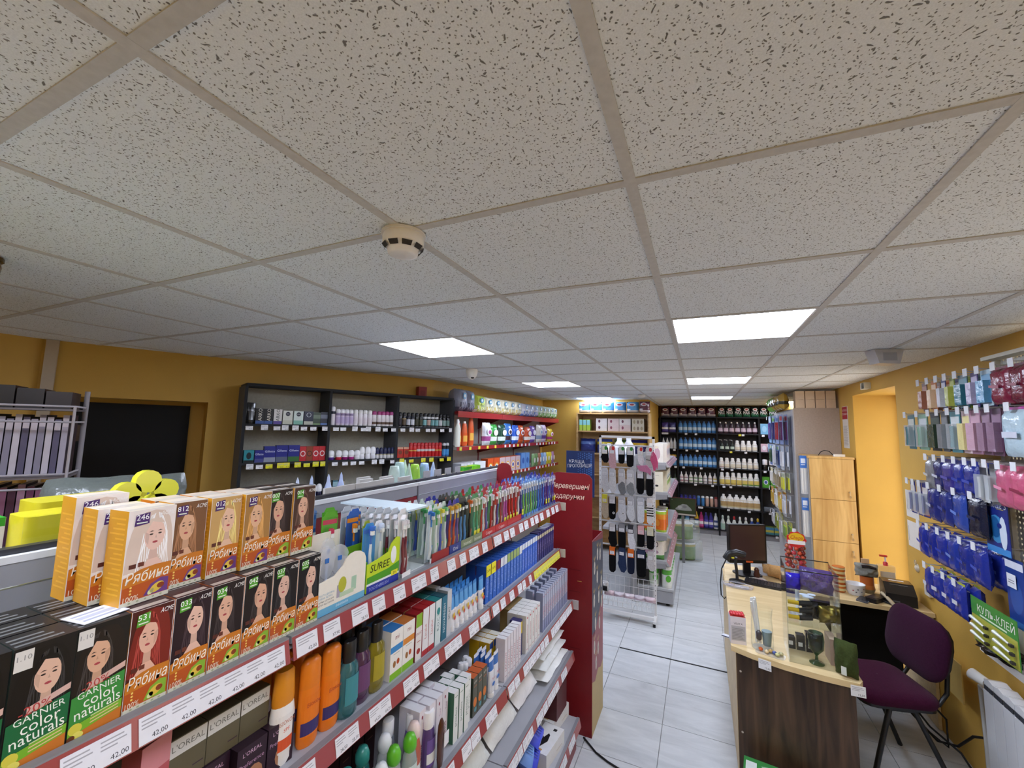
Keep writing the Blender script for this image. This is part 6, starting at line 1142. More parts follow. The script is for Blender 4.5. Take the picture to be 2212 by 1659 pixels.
# ================================================================== lockers, peg panel, packs on top
LY = 4.5
lk = tag(link('locker_cabinet', None, None, (1.17, LY, 0)), 'oak three-door locker cabinet with keys beside the bright window recess', 'locker')
link('body', MB().box((0, .018, 0), (.385, .44, 1.72), '#fff', 'oak'), lk); link('top_board', MB().box((-.01, -.004, 1.7205), (.392, .44, 1.742), '#fff', 'oak'), lk); link('side_board', MB().box((-.014, -.002, 0), (-.0005, .44, 1.72), '#8a8a8a', 'matte'), lk)
for k in range(4):
    z1 = 1.718 - .418 * k; d_ = link('door', MB().box((.002, -.002, max(.02, z1 - .414)), (.383, .0175, z1), '#fff', 'oak'), lk)
    kz = z1 - .33 if k < 2 else z1 - .08
    link('lock', MB().lathe([(.008, 0), (.009, .004), (.007, .01)], 10, '#c8c4b8', 'metal').xf(Matrix.Translation((.335, -.002, kz)) @ Matrix.Rotation(math.pi / 2, 4, 'X')), d_)
    link('key', MB().box((.330, -.02, kz - .035), (.340, -.017, kz - .0), '#d8ccb4', 'metal').disc(.335, kz - .045, .011, .014, -.021, '#b8a890', 'metal', n=10), d_)
thing('phone_charger', 'white charger block with black cable on the lockers', 'charger', (1.40, LY + .06, 1.7425), 0, MB().rbox((-.0, -.02, 0), (.1, .02, .025), .01, '#e8e8e4', 'plastic'), parts=[('cable', MB().tube([(0, 0, .012), (-.03, .01, .05), (-.07, .02, .06), (-.1, .04, .04), (-.12, .05, .004)], .004, 6, '#1c1c1e', 'rubber'))])
PX = 1.125; PY0, PY1 = 4.95, 6.28
ps = tag(link('peg_panel_unit', None), 'tall beige panel unit with hanging strips of small goods', 'shelving')
link('end_panel', MB().box((PX + .012, PY0, 0), (1.572, PY0 + .02, 2.272), '#b3a69a', 'matte', left='#6a4a3a'), ps)
link('peg_panel', MB().box((PX, PY0, .02), (PX + .012, PY1, 2.262), '#b9b9bc', 'steel'), ps); link('panel_joint', MB().box((PX - .001, 5.55, .02), (PX, 5.556, 2.262), '#6a6a6c', 'steel'), ps)
link('screw_caps', MB().disc(1.21, 1.93, .006, .006, PY0 - .0005, '#5a4a42', n=8).disc(1.5, 1.92, .006, .006, PY0 - .0005, '#5a4a42', n=8), ps) if False else None
def facing(y, z, x): return (x, y, z)
RM = -math.pi / 2
@cached
def strip_pack(w, h, c, c2, c3, seed=0):
    b = MB().box((-w / 2, .0, -h), (w / 2, .003, 0), c, 'card')
    p = MB().box((-w * .4, -.014, -h * .85), (w * .4, -.0002, -h * .25), c2, 'packet'); q = MB().rect(-w * .4, -h * .2, w * .4, -h * .06, -.0004, c3)
    return b, [('blister', p), ('header_print', q)]
pr_ = [(2.2, .36, [('#8a9ac8', '#5a2a5a', '#c83a3a'), ('#9ab0dc', '#b83a44', '#4a7ac8'), ('#7a9ac8', '#3a3a7a', '#7ac05a'), ('#8ab0d8', '#6a5aa0', '#d8d8e0')]),
       (1.82, .28, [('#c4cad4', '#e0e2e6', '#b8c4d8'), ('#5a7ab0', '#2a3a6a', '#6a9a4a'), ('#c4cad4', '#e0e2e6', '#b8c4d8'), ('#4a6aa8', '#3a5a3a', '#8ab06a')]),
       (1.5, .22, [('#c8ccb8', '#d8d83a', '#a8b0a0'), ('#b8a88a', '#8a7a5a', '#d8d4c4'), ('#c4c4b8', '#a89a7a', '#d0d0c8'), ('#d8d4cc', '#e8e6e0', '#c8b83a')]),
       (1.24, .24, [('#c4c8d0', '#e0e0e4', '#b8c0cc'), ('#d8a82a', '#e4c85a', '#b8701e'), ('#d8d8d0', '#e8e8e4', '#c8c8c0'), ('#c8982a', '#dcb84a', '#a8641e')]),
       (.93, .2, [('#d8d04a', '#8ab04a', '#c8c8a0'), ('#b8b8ac', '#d8d8d0', '#a8a89c'), ('#c0b83a', '#9aa83a', '#d0d0b0'), ('#b8bcc4', '#d8dae0', '#a0a8b8')])]
pc = 0
for z, h, its in pr_:
    for k in range(4):
        y = 5.1 + .29 * k
        for r_ in range(2):
            put('hanging_pack', '%s small hanging pack from the lockers, %s on the peg panel' % (ORD[k], ('topmost level', 'second level', 'third level', 'fourth level', 'lowest level')[pr_.index((z, h, its))]) + (', front' if r_ == 0 else ', back'), 'package', strip_pack(.2, h, *its[k]), (PX - .10 + .05 * r_, y, z), RM, 'hanging packs on the peg panel')
    hk = MB()
    for k in range(4): hk.tube([(PX, 5.1 + .29 * k, z + .004), (PX - .13, 5.1 + .29 * k, z + .004), (PX - .135, 5.1 + .29 * k, z + .012)], .003, 5, '#d8d8da', 'wire').box((PX - .137, 5.08 + .29 * k, z - .04), (PX - .135, 5.12 + .29 * k, z - .0), '#ececee', 'paper')
    for k in range(4):
        link('hook', MB().tube([(PX, 5.1 + .29 * k, z + .004), (PX - .13, 5.1 + .29 * k, z + .004), (PX - .135, 5.1 + .29 * k, z + .012)], .003, 5, '#d8d8da', 'wire').box((PX - .138, 5.08 + .29 * k, z - .045), (PX - .136, 5.12 + .29 * k, z), '#ececee', 'paper'), ps)
# blue strips hung on the end panel beside the lockers
for k in range(2):
    thing('hanging_strip', ('upper', 'lower')[k] + ' blue headed hanging strip with white sticks beside lockers', 'package', (1.125, LY + .02, 1.74 - .44 * k), 0, MB().box((-.03, 0, -.13), (.03, .003, 0), '#3f76c8', 'card'), parts=[('header_print', MB().rect(-.022, -.08, .02, -.03, -.0005, '#d4e0f2').rect(-.022, -.1, .016, -.092, -.0005, '#d4e0f2')), ('white_sticks', MB().box((-.02, -.008, -.38), (-.008, 0, -.14), '#dfe2e0', 'plastic').box((.004, -.008, -.36), (.016, 0, -.14), '#d4d8d4', 'plastic')), ('sleeve', MB().box((-.03, -.012, -.4), (.03, .003, -.131), '#e8ecf0', 'film'))])
wh = carton(.09, .098, .12, '#dcc8b0', '#d0b898', '#c8a060')
for k in range(8): put('paper_roll_pack', '%s cream roll pack, %s layer on top of the beige panel' % (ORD[k % 4], ('lower', 'upper')[k // 4]), 'package', wh, (1.205 + .0985 * (k % 4), PY0 + .005, 2.2725 + .1 * (k // 4)), 0, 'cream roll packs on the beige panel')
for k in range(5): put('snack_bag', '%s yellow green bag along the top of the peg panel' % ORD[k], 'package', soft_pack(.2, .2, .12, ('#b8973a', '#c0a04a', '#a88a3a', '#7aa83a', '#5a9a3a')[k], 230 + k, bands=((.3, .5, '#3a3a2a'),)), (PX + .0, 5.16 + .21 * k, 2.2635), RM, 'bags on top of the peg panel')
thing('wall_notice', 'white notice with a dark red header on the yellow wall', 'notice', (XR, 4.76, 1.83), RM, MB().box((-.09, -.004, 0), (.09, 0, .45), '#dcd6cc', 'paper'),
      parts=[('red_header', MB().rect(-.085, .31, .085, .445, -.005, '#a8323a', 'paper').text('КУТОЧОК', 0, .405, .022, -.0055, '#f0dcd8', 'paper').text('СПОЖИВАЧА', 0, .365, .02, -.0055, '#f0dcd8', 'paper')), ('text_block', (lambda m: [m.rect(-.07, .03 + .012 * k, .05 + .02 * (k % 2), .035 + .012 * k, -.005, '#a9a29c', 'paper') for k in range(18)] and m)(MB()))])
# ================================================================== goods on the right wall
wd = [  # hook height, pack height, [(y, width, colour, colour2, style, description)]
 (2.285, .17, [(2.42, .07, '#6a3a2a', '#a8705a', 'b', 'brown packet'), (2.31, .07, '#c8702a', '#e8c8a0', 'b', 'orange packet'), (2.21, .06, '#3a4a86', '#c8ccd8', 'b', 'white and navy packet'), (2.12, .06, '#8a9a3a', '#b8c05a', 'b', 'olive packet'), (2.02, .08, '#2f5a66', '#3a7a8a', 'b', 'teal packet'), (1.925, .07, '#5a4a86', '#b8b0cc', 'b', 'purple brush packet'), (1.83, .09, '#a8c4d0', '#5a9ac0', 'b', 'pale blue packet'), (1.71, .12, '#7a1e38', '#8a2a44', 's', 'wine red bath puff'), (1.59, .11, '#6a1a30', '#7a2238', 's', 'dark wine red bath puff')]),
 (2.1, .215, [(2.63, .13, '#4a7a82', '#d8dcd0', 'c', 'teal card with white corner'), (2.47, .12, '#8ab49a', '#d8e0e4', 'c', 'mint green card'), (2.33, .09, '#1e2420', '#3a4a3a', 'b', 'black packet'), (2.23, .08, '#5a5e60', '#8a8e90', 'b', 'smoky grey packet'), (2.12, .09, '#4a8a94', '#d4dcdc', 'c', 'white and teal card'), (2.02, .07, '#d8c0c4', '#e8dc9a', 'b', 'pale pink packet'), (1.94, .07, '#a87a90', '#c8a0b0', 'b', 'rose packet'), (1.86, .07, '#6a4a60', '#9a7a90', 'b', 'mauve packet'), (1.78, .07, '#5a3a52', '#8a6a82', 'b', 'plum packet'), (1.645, .16, '#b4ccd6', '#8ab0c8', 'm', 'big pale blue sachet with magenta header')]),
 (1.845, .185, [(2.4, .08, '#8a8a8c', '#c8c8c4', 's', 'silver packet'), (2.3, .09, '#2a2f6a', '#c8ccd8', 's', 'navy and silver packet'), (2.2, .1, '#3a3486', '#5a54a8', 's', 'violet packet'), (2.1, .09, '#1e2f92', '#2a3fa8', 's', 'royal blue packet'), (2.0, .1, '#20308a', '#3a4aa8', 's', 'deep blue packet'), (1.92, .07, '#c8cccc', '#3a3c3e', 'c', 'white handled brush pack'), (1.84, .06, '#6a6c6e', '#8a8c8e', 'c', 'dark grey brush pack'), (1.745, .1, '#c4607e', '#e090aa', 's', 'pink glove pack'), (1.64, .1, '#c85a7a', '#8a2a44', 's', 'pink and wine glove pack')]),
 (1.68, .2, [(2.67, .06, '#2a3486', '#d8d4d0', 'o', 'small navy razor pack, farthest'), (2.59, .06, '#2a3486', '#d8d4d0', 'o', 'small navy razor pack, middle'), (2.51, .06, '#2a3486', '#d8d4d0', 'o', 'small navy razor pack, third'), (2.4, .1, '#262f7a', '#b8bcc8', 's', 'navy razor bag'), (2.27, .1, '#23307e', '#3a4a9a', 's', 'blue razor bag'), (2.13, .12, '#2f4aa0', '#6a8ad8', 's', 'blue bubble razor pack'), (1.98, .1, '#161a30', '#20284a', 's', 'black blue pack')]),
 (1.435, .19, [(2.56, .09, '#1e2f98', '#2a40b0', 's', 'glossy blue pack, farthest'), (2.45, .1, '#1c2c90', '#283ca8', 's', 'glossy blue pack, second'), (2.33, .1, '#1f3096', '#2c42b0', 's', 'glossy blue pack, third'), (2.22, .09, '#22389a', '#6a84c8', 's', 'glossy blue pack with pale tag'), (2.11, .1, '#1c2c88', '#2a40a8', 's', 'glossy blue pack, fifth'), (1.99, .11, '#1e2f90', '#3a52b8', 's', 'glossy blue pack beside the wedge')]),
 (1.20, .18, [(2.52, .07, '#24349a', '#c4cc3a', 'l', 'blue pack with lime top, farthest'), (2.42, .075, '#24349a', '#c4cc3a', 'l', 'blue pack with lime top, second'), (2.31, .08, '#2638a0', '#c4cc3a', 'l', 'blue pack with lime top, third'), (2.2, .08, '#22329a', '#c4cc3a', 'l', 'blue pack with lime top, nearest')])]
@cached
def hang(w, h, c, c2, st, seed=0):
    card = MB().box((-w * .42, 0, -.035), (w * .42, .0015, 0), c2 if st in 'lm' else c, 'card')
    if st == 'm': card = MB().box((-w * .48, 0, -.035), (w * .48, .0015, 0), '#a83a8a', 'card')
    if st in 'slm':
        b = pillow(w * 1.08, h - .01, .04, c, 'packet', 8, 8, .14, seed + 3, 7).xf(Matrix.Translation((0, .02, -h)))
        pr = MB().rect(-w * .3, -h * .62, w * .3, -h * .5, -.032, '#c8ccd8') if st != 's' else MB().poly([(-w * .3, -h * .55), (w * .25, -h * .6), (w * .25, -h * .52), (-w * .3, -h * .48)], -.033, c2)
        return b, [('header_card', card), ('print', pr)]
    b = MB().box((-w / 2, 0, -h), (w / 2, .003, 0), c if st != 'o' else '#2a3486', 'card')
    p = MB().rect(-w * .42, -h * .45, w * .42, -h * .12, -.0005, c2).rect(-w * .42, -h * .9, w * .1, -h * .6, -.0005, c2)
    if st == 'o': p.rect(-w * .45, -h * .95, w * .45, -h * .75, -.0007, '#c8702a')
    bl = MB().box((-w * .38, -.025, -h * .92), (w * .38, -.0008, -h * .3), c2 if st == 'b' else '#dfe6ea', 'packet' if st == 'b' else 'film')
    it = MB().tube([(0, -.014, -h * .88), (w * .08, -.014, -h * .6), (0, -.014, -h * .36)], w * .13, 7, c, 'gloss')
    return b, [('print', p), ('blister', bl)] + ([] if st == 'b' else [('contents', it)])
LV = ['first', 'second', 'third', 'fourth', 'fifth', 'lowest']
for r_, (z, h, its) in enumerate(wd):
    for k, (y, w, c, c2, st, nm) in enumerate(its):
        depth = 3 if st == 'b' else 2
        hx = MB().tube([(XR, y, z + .012), (1.345, y, z + .012), (1.335, y, z + .024)], .0028, 5, '#c4c4c6', 'wire')
        thing('display_hook', 'wire hook carrying the %s in the %s hook row' % (nm.split(',')[0], LV[r_]) + (' ' + nm.split(', ')[1] if ', ' in nm else ''), 'hook', (0, 0, 0), 0, hx, 'wire hooks on the yellow wall', parts=[('price_tab', MB().box((1.331, y - .018, z - .012), (1.333, y + .018, z + .026), '#dcdee0', 'paper'))])
        for q in range(depth):
            put('hanging_pack', '%s %s on the wall, %s hook row' % (('front', 'next', 'rear')[q], nm, LV[r_]), 'package', hang(w, h, c, c2, st, k), (1.362 + .058 * q, y + RN.uniform(-.004, .004), z + .006), RM + RN.uniform(-.12, .12), 'packs hanging on the yellow wall')
bc = carton(.17, .25, .003, '#1c2c7e', '#1c2c7e', '#1c2c7e', bands=((.0, .12, '#3f86c8'),), blobs=((-.02, .45, .34, .26, '#3f8ac0'), (-.08, .48, .24, .2, '#1e5a94'), (.26, .4, .15, .3, '#d0dcea'), (.12, .52, .1, .05, '#1c2c7e')), words=(('Gillette 3', 0, .9, .03, '#e0e6f4'), ('-', .2, .82, .3, '#d8c43a')))
put('razor_card', 'large blue Gillette razor card with a printed globe', 'package', bc, (1.385, 1.905, 1.435), RM)
put('razor_card', 'long blue razor card hanging lowest by the perforated panel', 'package', carton(.12, .3, .003, '#1e3a86', '#1e3a86', '#1e3a86', bands=((.85, .96, '#d8dce8'), (.0, .1, '#3a6ab0')), blobs=((0, .45, .35, .25, '#2a52a0'),)), (1.40, 1.845, 1.13), RM)
thing('price_tag_card', 'white price card hung on the long blue razor card', 'price tag', (1.396, 1.86, 1.30), RM, MB().box((-.03, -.001, 0), (.03, 0, .06), '#e2e4e8', 'paper'), parts=[('printed_lines', MB().rect(-.022, .03, .02, .034, -.0014, '#8a8c94', 'paper').rect(-.022, .02, .02, .024, -.0014, '#8a8c94', 'paper'))])
glue = MB().box((-.17, 0, -.21), (.17, .003, 0), '#3a8a34', 'card'); gp = MB().rect(-.168, -.208, .168, -.085, -.0006, '#a9a83a'); gp.text('КУЛЬ-КЛЕЙ', .02, -.045, .034, -.0008, '#e8ecdc', maxw=.28).rect(-.1, -.078, .1, -.07, -.0008, '#cfe0c4')
gl_ = thing('glue_card', 'green and yellow glue tube card lettered КЛЕЙ on the wall', 'package', (1.365, 1.96, 1.175), RM, glue, parts=[('front_print', gp)])
for k in range(6):
    x, z = (-.09, .09)[k % 2], -.105 - .036 * (k // 2); link('glue_tube', MB().tube([(x - .06, -.014, z + .004), (x + .05, -.014, z - .006)], .009, 7, '#d0d4c8', 'gloss', r1=.004).box((x + .05, -.02, z - .012), (x + .068, -.008, z), '#1c1c20', 'plastic'), gl_)
put('red_pack', 'red and white pack hanging behind the green glue card', 'package', carton(.14, .12, .02, '#b8242e', '#8a1c24', '#b8242e', bands=((.6, .95, '#cfd4e4'),), words=(('КЛЕЙ', .1, .3, .02, '#f0e0e0'),)), (1.43, 1.88, 1.11), RM)
thing('wall_paper', 'white sheet pinned under the hooks near the window recess, upper', 'paper', (XR, 3.31, 1.36), RM, MB().box((-.1, -.002, 0), (.1, 0, .2), '#d8d4cc', 'paper'), parts=[('printed_lines', MB().rect(-.08, .05, -.076, .14, -.0025, '#5a5a5a', 'paper'))])
thing('wall_paper', 'white sheet pinned under the hooks near the window recess, lower', 'paper', (XR, 3.31, 1.14), RM, MB().box((-.1, -.003, 0), (.1, 0, .19), '#dcd8d0', 'paper'), parts=[('printed_lines', MB().rect(-.085, .04, -.081, .15, -.0035, '#4a4a4a', 'paper'))])
thing('key_hook', 'clear suction hook on the yellow wall above the printer', 'hook', (XR, 3.3, 1.0), RM, MB().lathe([(.03, 0), (.03, .006), (.012, .016), (.0, .018)], 14, '#cfc4ac', 'gloss').xf(Matrix.Rotation(math.pi / 2, 4, 'X')), parts=[('ring', MB().tube([(.014 * math.cos(t), -.012, .04 + .016 * math.sin(t)) for t in [2 * math.pi * i / 12 for i in range(12)]], .003, 5, '#c8bca4', 'gloss', closed=True))])
thing('wall_outlet', 'small white box on the wall below the suction hook', 'socket', (XR, 3.13, .86), RM, MB().box((-.035, -.02, 0), (.035, 0, .08), '#d4cfc4', 'plastic'), parts=[('cover', MB().disc(0, .04, .018, .018, -.0205, '#c0bbb0', n=14))])
# perforated panel before the near window
pp = MB(); y0, y1, z0, z1 = .9, 2.02, .92, 2.36
link_p = tag(link('perforated_panel', None), 'white perforated metal panel at the picture edge before a window', 'panel')
for k in range(45): pp.box((1.508, y0 + k * .025, z0), (1.516, y0 + k * .025 + .015, z1), '#c9c9c0', 'steel')
for k in range(58): pp.box((1.5085, y0, z0 + k * .0253), (1.5155, y1, z0 + k * .0253 + .0155), '#c9c9c0', 'steel')
o = link('perforated_sheet', pp, link_p); link('edge_post', MB().box((1.49, y1, .895), (1.52, y1 + .03, 2.38), '#c9c6b4', 'steel'), link_p); link('top_cap', MB().box((1.45, y0, 2.362), (1.52, y1 + .03, 2.38), '#dcd9c8', 'steel'), link_p)
# ================================================================== cash desk
DT = .76
top = [(.258, 1.955), (.36, 1.905), (.5, 1.86), (.66, 1.832), (.81, 1.826), (.83, 1.86), (.83, 3.08), (1.572, 3.08), (1.572, 3.62), (.30, 3.62)]
dk_ = tag(link('cash_desk', None), 'corner cash desk with pale top and dark walnut front', 'desk')
link('desk_top', MB().zprism(top, DT - .028, DT, '#fff', 'desktop'), dk_)
a, b = Vector((.285, 1.985)), Vector((.80, 1.862)); d_ = (b - a); an = math.atan2(d_.y, d_.x)
fp = link('front_panel', MB().box((0, 0, .005), (d_.length, .018, DT - .0285), '#fff', 'walnut'), dk_, (a.x, a.y, 0), an)
for z in (.3, .62): link('screw_cap', MB().disc(.02, z, .006, .006, -.0006, '#c8c0b4', n=10), fp)
link('side_panel', MB().box((.285, 2.03, .005), (.303, 3.55, DT - .0285), '#fff', 'desktop'), dk_)
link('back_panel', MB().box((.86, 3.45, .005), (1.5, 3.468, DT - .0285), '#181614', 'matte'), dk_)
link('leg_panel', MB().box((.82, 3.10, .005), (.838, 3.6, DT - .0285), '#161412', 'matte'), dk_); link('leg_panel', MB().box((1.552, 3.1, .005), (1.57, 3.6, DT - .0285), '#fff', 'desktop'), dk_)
for (x, y, r_, nm) in ((.415, 1.885, .28, 'a'), (.80, 1.823, .05, 'b')):
    link('price_tag', tagmesh(.06, .05, '#e6e8ea', '12,50'), dk_, (x, y - .003, DT - .058), -.3 if nm == 'a' else .05)
thing('price_tag_clip', 'small white tag with dark stripe clipped to the desk edge', 'price tag', (.248, 2.06, DT + .001), -.3, MB().box((-.03, -.02, 0), (.02, .02, .002), '#d8dae2', 'paper'), parts=[('dark_stripe', MB().box((-.03, -.02, .002), (.02, -.01, .003), '#2a2e44', 'paper'))])
# things on the desk
bx = MB().box((-.04, 0, 0), (.04, .06, .15), '#dcd6d8', 'card', top='#b8403a')
bp_ = MB().rect(-.036, .02, .036, .10, -.0005, '#b4b2b4').text('УВАГА', 0, .112, .010, -.0005, '#4a4a50')
for k in range(8): bp_.rect(-.032, .028 + .008 * k, .03 - .006 * (k % 3), .031 + .008 * k, -.0008, '#8a888a')
ob = thing('donation_box', 'white card box filled with red sweets on the desk', 'box', (.30, 1.985, DT + .0005), .12, bx, parts=[('front_print', bp_)])
for k in range(10): link('sweet', MB().lathe([(.0, -.008), (.009, -.004), (.011, .002), (.006, .009), (0, .01)], 8, '#c8343a', 'gloss').xf(Matrix.Translation((-.028 + .014 * (k % 5), .016 + .026 * (k // 5), .157))), ob)
thing('small_bottle', 'tiny white capped bottle behind the red sweets', 'bottle', (.325, 2.12, DT + .0005), 0, MB().lathe([(.014, 0), (.015, .05), (.007, .062)], 12, '#e8e8ea', 'plastic'), parts=[('cap', MB().lathe([(.008, .06), (.008, .078), (.0, .079)], 10, '#f2f2f2', 'plastic'))])
jar = MB().lathe([(.052, 0), (.056, .02), (.054, .12), (.05, .17), (.056, .22)], 18, '#ffffff', 'clear', caps=False)
jr = thing('straw_jar', 'clear plastic jar of white sticks and sweets on the desk', 'jar', (.42, 2.0, DT + .0006), 0, jar, parts=[('jar_base', MB().lathe([(.052, 0), (.052, .002)], 18, '#d8dcdc', 'film'))])
for k in range(9): link('white_stick', MB().tube([(-.02 + .01 * math.sin(k), .01 * math.cos(2 * k), .03), (-.04 + .012 * math.sin(k * 1.7), .02 * math.cos(k), .25 + .01 * (k % 3))], .0055, 6, '#e4e6e2', 'plastic'), jr)
link('grey_cup', MB().lathe([(.02, .025), (.026, .1)], 12, '#7f9297', 'plastic', .022, -.01), jr); link('dark_sweet', MB().lathe([(0, .045), (.014, .055), (.015, .09), (.006, .1), (0, .1)], 10, '#4a4448', 'gloss', -.018, -.02), jr)
tr = thing('sweets_tray', 'clear tray of wrapped lollipops before the jar', 'tray', (.45, 1.945, DT + .0006), -.25, MB().rbox((-.07, -.035, 0), (.07, .035, .003), .02, '#dcd8c8', 'film'))
for k, (x, y, c) in enumerate(((-.045, 0, '#d8642a'), (-.015, -.012, '#d8c49a'), (.0, .01, '#c8a86a'), (.02, .0, '#4a5a9a'), (.035, -.012, '#c4c48a'), (.05, .01, '#b8b48a'))): link('lollipop', MB().lathe([(0, .003), (.011, .01), (.011, .018), (0, .025)], 10, c, 'gloss', x, y), tr)
# glass display case
gc = tag(link('glass_case', None, None, (.53, 1.905, DT + .0006), -.06), 'glass display case with goblet and trinkets on the cash desk', 'display case')
GW, GDp, GH = .235, .26, .475
link('front_pane', MB().box((0, 0, 0), (GW, .004, GH - .04), '#fff', 'clear'), gc); link('side_pane', MB().box((0, .0045, 0), (.004, GDp - .005, GH), '#fff', 'clear'), gc); link('side_pane', MB().box((GW - .004, .0045, 0), (GW, GDp - .005, GH), '#fff', 'clear'), gc); link('back_pane', MB().box((0, GDp - .004, 0), (GW, GDp, GH), '#fff', 'clear'), gc)
link('shelf_pane', MB().box((.0045, .0045, .33), (GW - .0045, GDp - .005, .334), '#fff', 'clear'), gc); link('shelf_pane', MB().box((.0045, .0045, .19), (GW - .0045, GDp - .005, .194), '#fff', 'clear'), gc)
link('edge_strip', MB().box((0, -.003, GH), (GW, .005, GH + .004), '#1e201e', 'plastic').box((0, GDp - .004, GH), (GW, GDp + .002, GH + .004), '#1e201e', 'plastic'), gc)
def cs(x, y, z): v = Matrix.Rotation(-.06, 3, 'Z') @ Vector((x, y, z)); return (.53 + v.x, 1.905 + v.y, DT + .0012 + z)
thing('goblet', 'green glass goblet with stem standing in the glass case', 'goblet', cs(.13, .055, .0), 0, MB().lathe([(.034, 0), (.034, .004), (.008, .012), (.006, .04), (.014, .05), (.034, .075), (.038, .12), (.034, .155), (.030, .155), (.033, .12), (.026, .075), (.0, .058)], 16, '#2c4a38', 'greenglass', caps=False))
for k, (x, y, z, c, nm) in enumerate(((.05, .12, .194, '#c8a820', 'yellow handled tool in the glass case, upper'), (.05, .12, .222, '#c8a820', 'yellow handled tool in the glass case, middle'), (.05, .12, .25, '#c8a820', 'yellow handled tool in the glass case, lower'))):
    thing('hand_tool', nm, 'tool', cs(.012, .06, .2 + .038 * k), 0, MB().tube([(0, 0, .012), (.05, 0, .012)], .011, 8, c, 'gloss'), 'yellow tools in the case', parts=[('black_head', MB().tube([(.05, 0, .012), (.11, .02, .014)], .014, 8, '#1e1e20', 'plastic'))])
thing('blue_packet', 'bright blue folded packet on top shelf of the glass case', 'package', cs(.045, .16, .335), 0, pillow(.075, .09, .05, '#2418b0', 'packet', amp=.2, seed=301))
thing('purple_bag', 'crumpled purple bag lying on top of the glass case', 'bag', cs(.165, .18, .335), -.3, pillow(.16, .13, .09, '#4a3a7a', 'bag', 12, 10, .3, 302))
thing('paper_tags', 'white paper leaf tags lying between blue and purple bags', 'paper', cs(.09, .07, .335), 0, (lambda m: [m.zprism([(x + .024 * math.cos(t) * sx, y + .015 * math.sin(t)) for t in [2 * math.pi * i / 10 for i in range(10)]], .0, .002 + .001 * k, '#cdd8ea', 'paper') for k, (x, y, sx) in enumerate(((0, 0, 1), (.035, .012, .8), (.01, -.035, 1.1)))] and m)(MB()))
thing('gold_foil', 'crumpled gold foil bag on the middle glass shelf', 'package', cs(.18, .14, .194), .4, pillow(.09, .09, .06, '#8a7a3a', 'metal', 12, 12, .4, 303))
thing('dark_trinket', 'dark ornament pack on the middle glass shelf', 'package', cs(.12, .16, .194), 0, pillow(.08, .09, .05, '#1e1e20', 'packet', amp=.3, seed=304))
for k in range(3): thing('trinket_box', ('small black box with tag low in the glass case, outermost', 'small black box with tag low in the glass case, middle', 'small black box with tag low in the glass case, innermost')[k], 'box', cs(.03 + .045 * k, .17, .0), 0, MB().box((-.02, 0, 0), (.02, .04, .06 + .02 * k), '#26262a', 'gloss'), 'black boxes in the case', parts=[('tag', MB().rect(-.012, .02, .008, .042, -.0008, '#d8dce2'))])
thing('paper_stack', 'stack of pink edged papers leaning in the glass case', 'paper', cs(.205, .12, .0), .0, MB().box((-.015, -.05, 0), (.02, .06, .13), '#cbb09a', 'paper', front='#b89a8a'))
thing('green_bag', 'olive green cloth bag at the desk corner beside the case', 'bag', (.79, 1.91, DT + .0006), -.5, pillow(.1, .17, .07, '#3f4a26', 'cloth', 10, 12, .2, 305), parts=[('white_label', MB().rect(-.01, .02, .012, .06, -.083, '#cfd4c8', 'paper'))])
# lollipop stand
ls = thing('lollipop_stand', 'tall stand of red lollipops with a scalloped badge', 'sweets stand', (.70, 2.62, DT + .0006), 0, MB().lathe([(.05, 0), (.05, .015), (.012, .02), (.012, .56), (.0, .562)], 14, '#c8c8c8', 'plastic'))
for lv in range(5):
    for k in range(9): t = 2 * math.pi * k / 9 + .3 * lv; link('lollipop', MB().lathe([(0, -.014), (.013, -.006), (.014, .004), (.006, .013), (0, .014)], 8, ('#b8323a', '#c84a2a', '#8a2a24', '#a8583a')[(k + lv) % 4], 'gloss', .048 * math.cos(t), .048 * math.sin(t)).xf(Matrix.Translation((0, 0, .32 + .03 * lv))), ls)
bd = [(.055 * (1 + .07 * math.cos(9 * t)) * math.cos(t), .50 + .052 * (1 + .07 * math.cos(9 * t)) * math.sin(t)) for t in [2 * math.pi * i / 36 for i in range(36)]]
link('badge', MB().yprism(bd, -.056, -.05, '#c8302e', 'gloss').disc(0, .515, .044, .03, -.0565, '#e8b82a', 'gloss').rect(-.05, .47, .05, .495, -.0568, '#ece6e0', 'gloss').text('Chupa', 0, .515, .024, -.057, '#b8282a', 'gloss', maxw=.07, shear=.2), ls)
# monitor, scanner, keyboard
mo = tag(link('computer_monitor', None, None, (.47, 3.36, DT + .0006), .42), 'black computer monitor with a reddish reflection painted on its screen, seen at an angle', 'monitor')
link('screen_case', MB().box((-.16, -.02, .10), (.16, .02, .42), '#141416', 'plastic'), mo); link('screen', MB().rect(-.148, .125, .148, .412, -.0206, '#4a3632', 'gloss'), mo); link('stand', MB().box((-.03, .0, .0), (.03, .02, .1), '#18181a', 'plastic').rbox((-.1, -.07, 0), (.1, .08, .012), .03, '#18181a', 'plastic'), mo); link('sticker', MB().rect(-.02, .105, .04, .12, -.0208, '#d8622a'), mo)  # reddish reflection is put into the screen's base colour
sc_ = tag(link('barcode_scanner', None, None, (.375, 3.12, DT + .0006), .35), 'black barcode scanner on a curved stand beside the monitor', 'scanner')
link('base', MB().lathe([(.06, 0), (.06, .01), (.02, .018)], 16, '#18181a', 'plastic'), sc_); link('stand_arm', MB().tube([(0, .0, .015), (.005, .015, .08), (0, .02, .14), (-.005, .0, .19)], .012, 8, '#1a1a1c', 'plastic'), sc_)
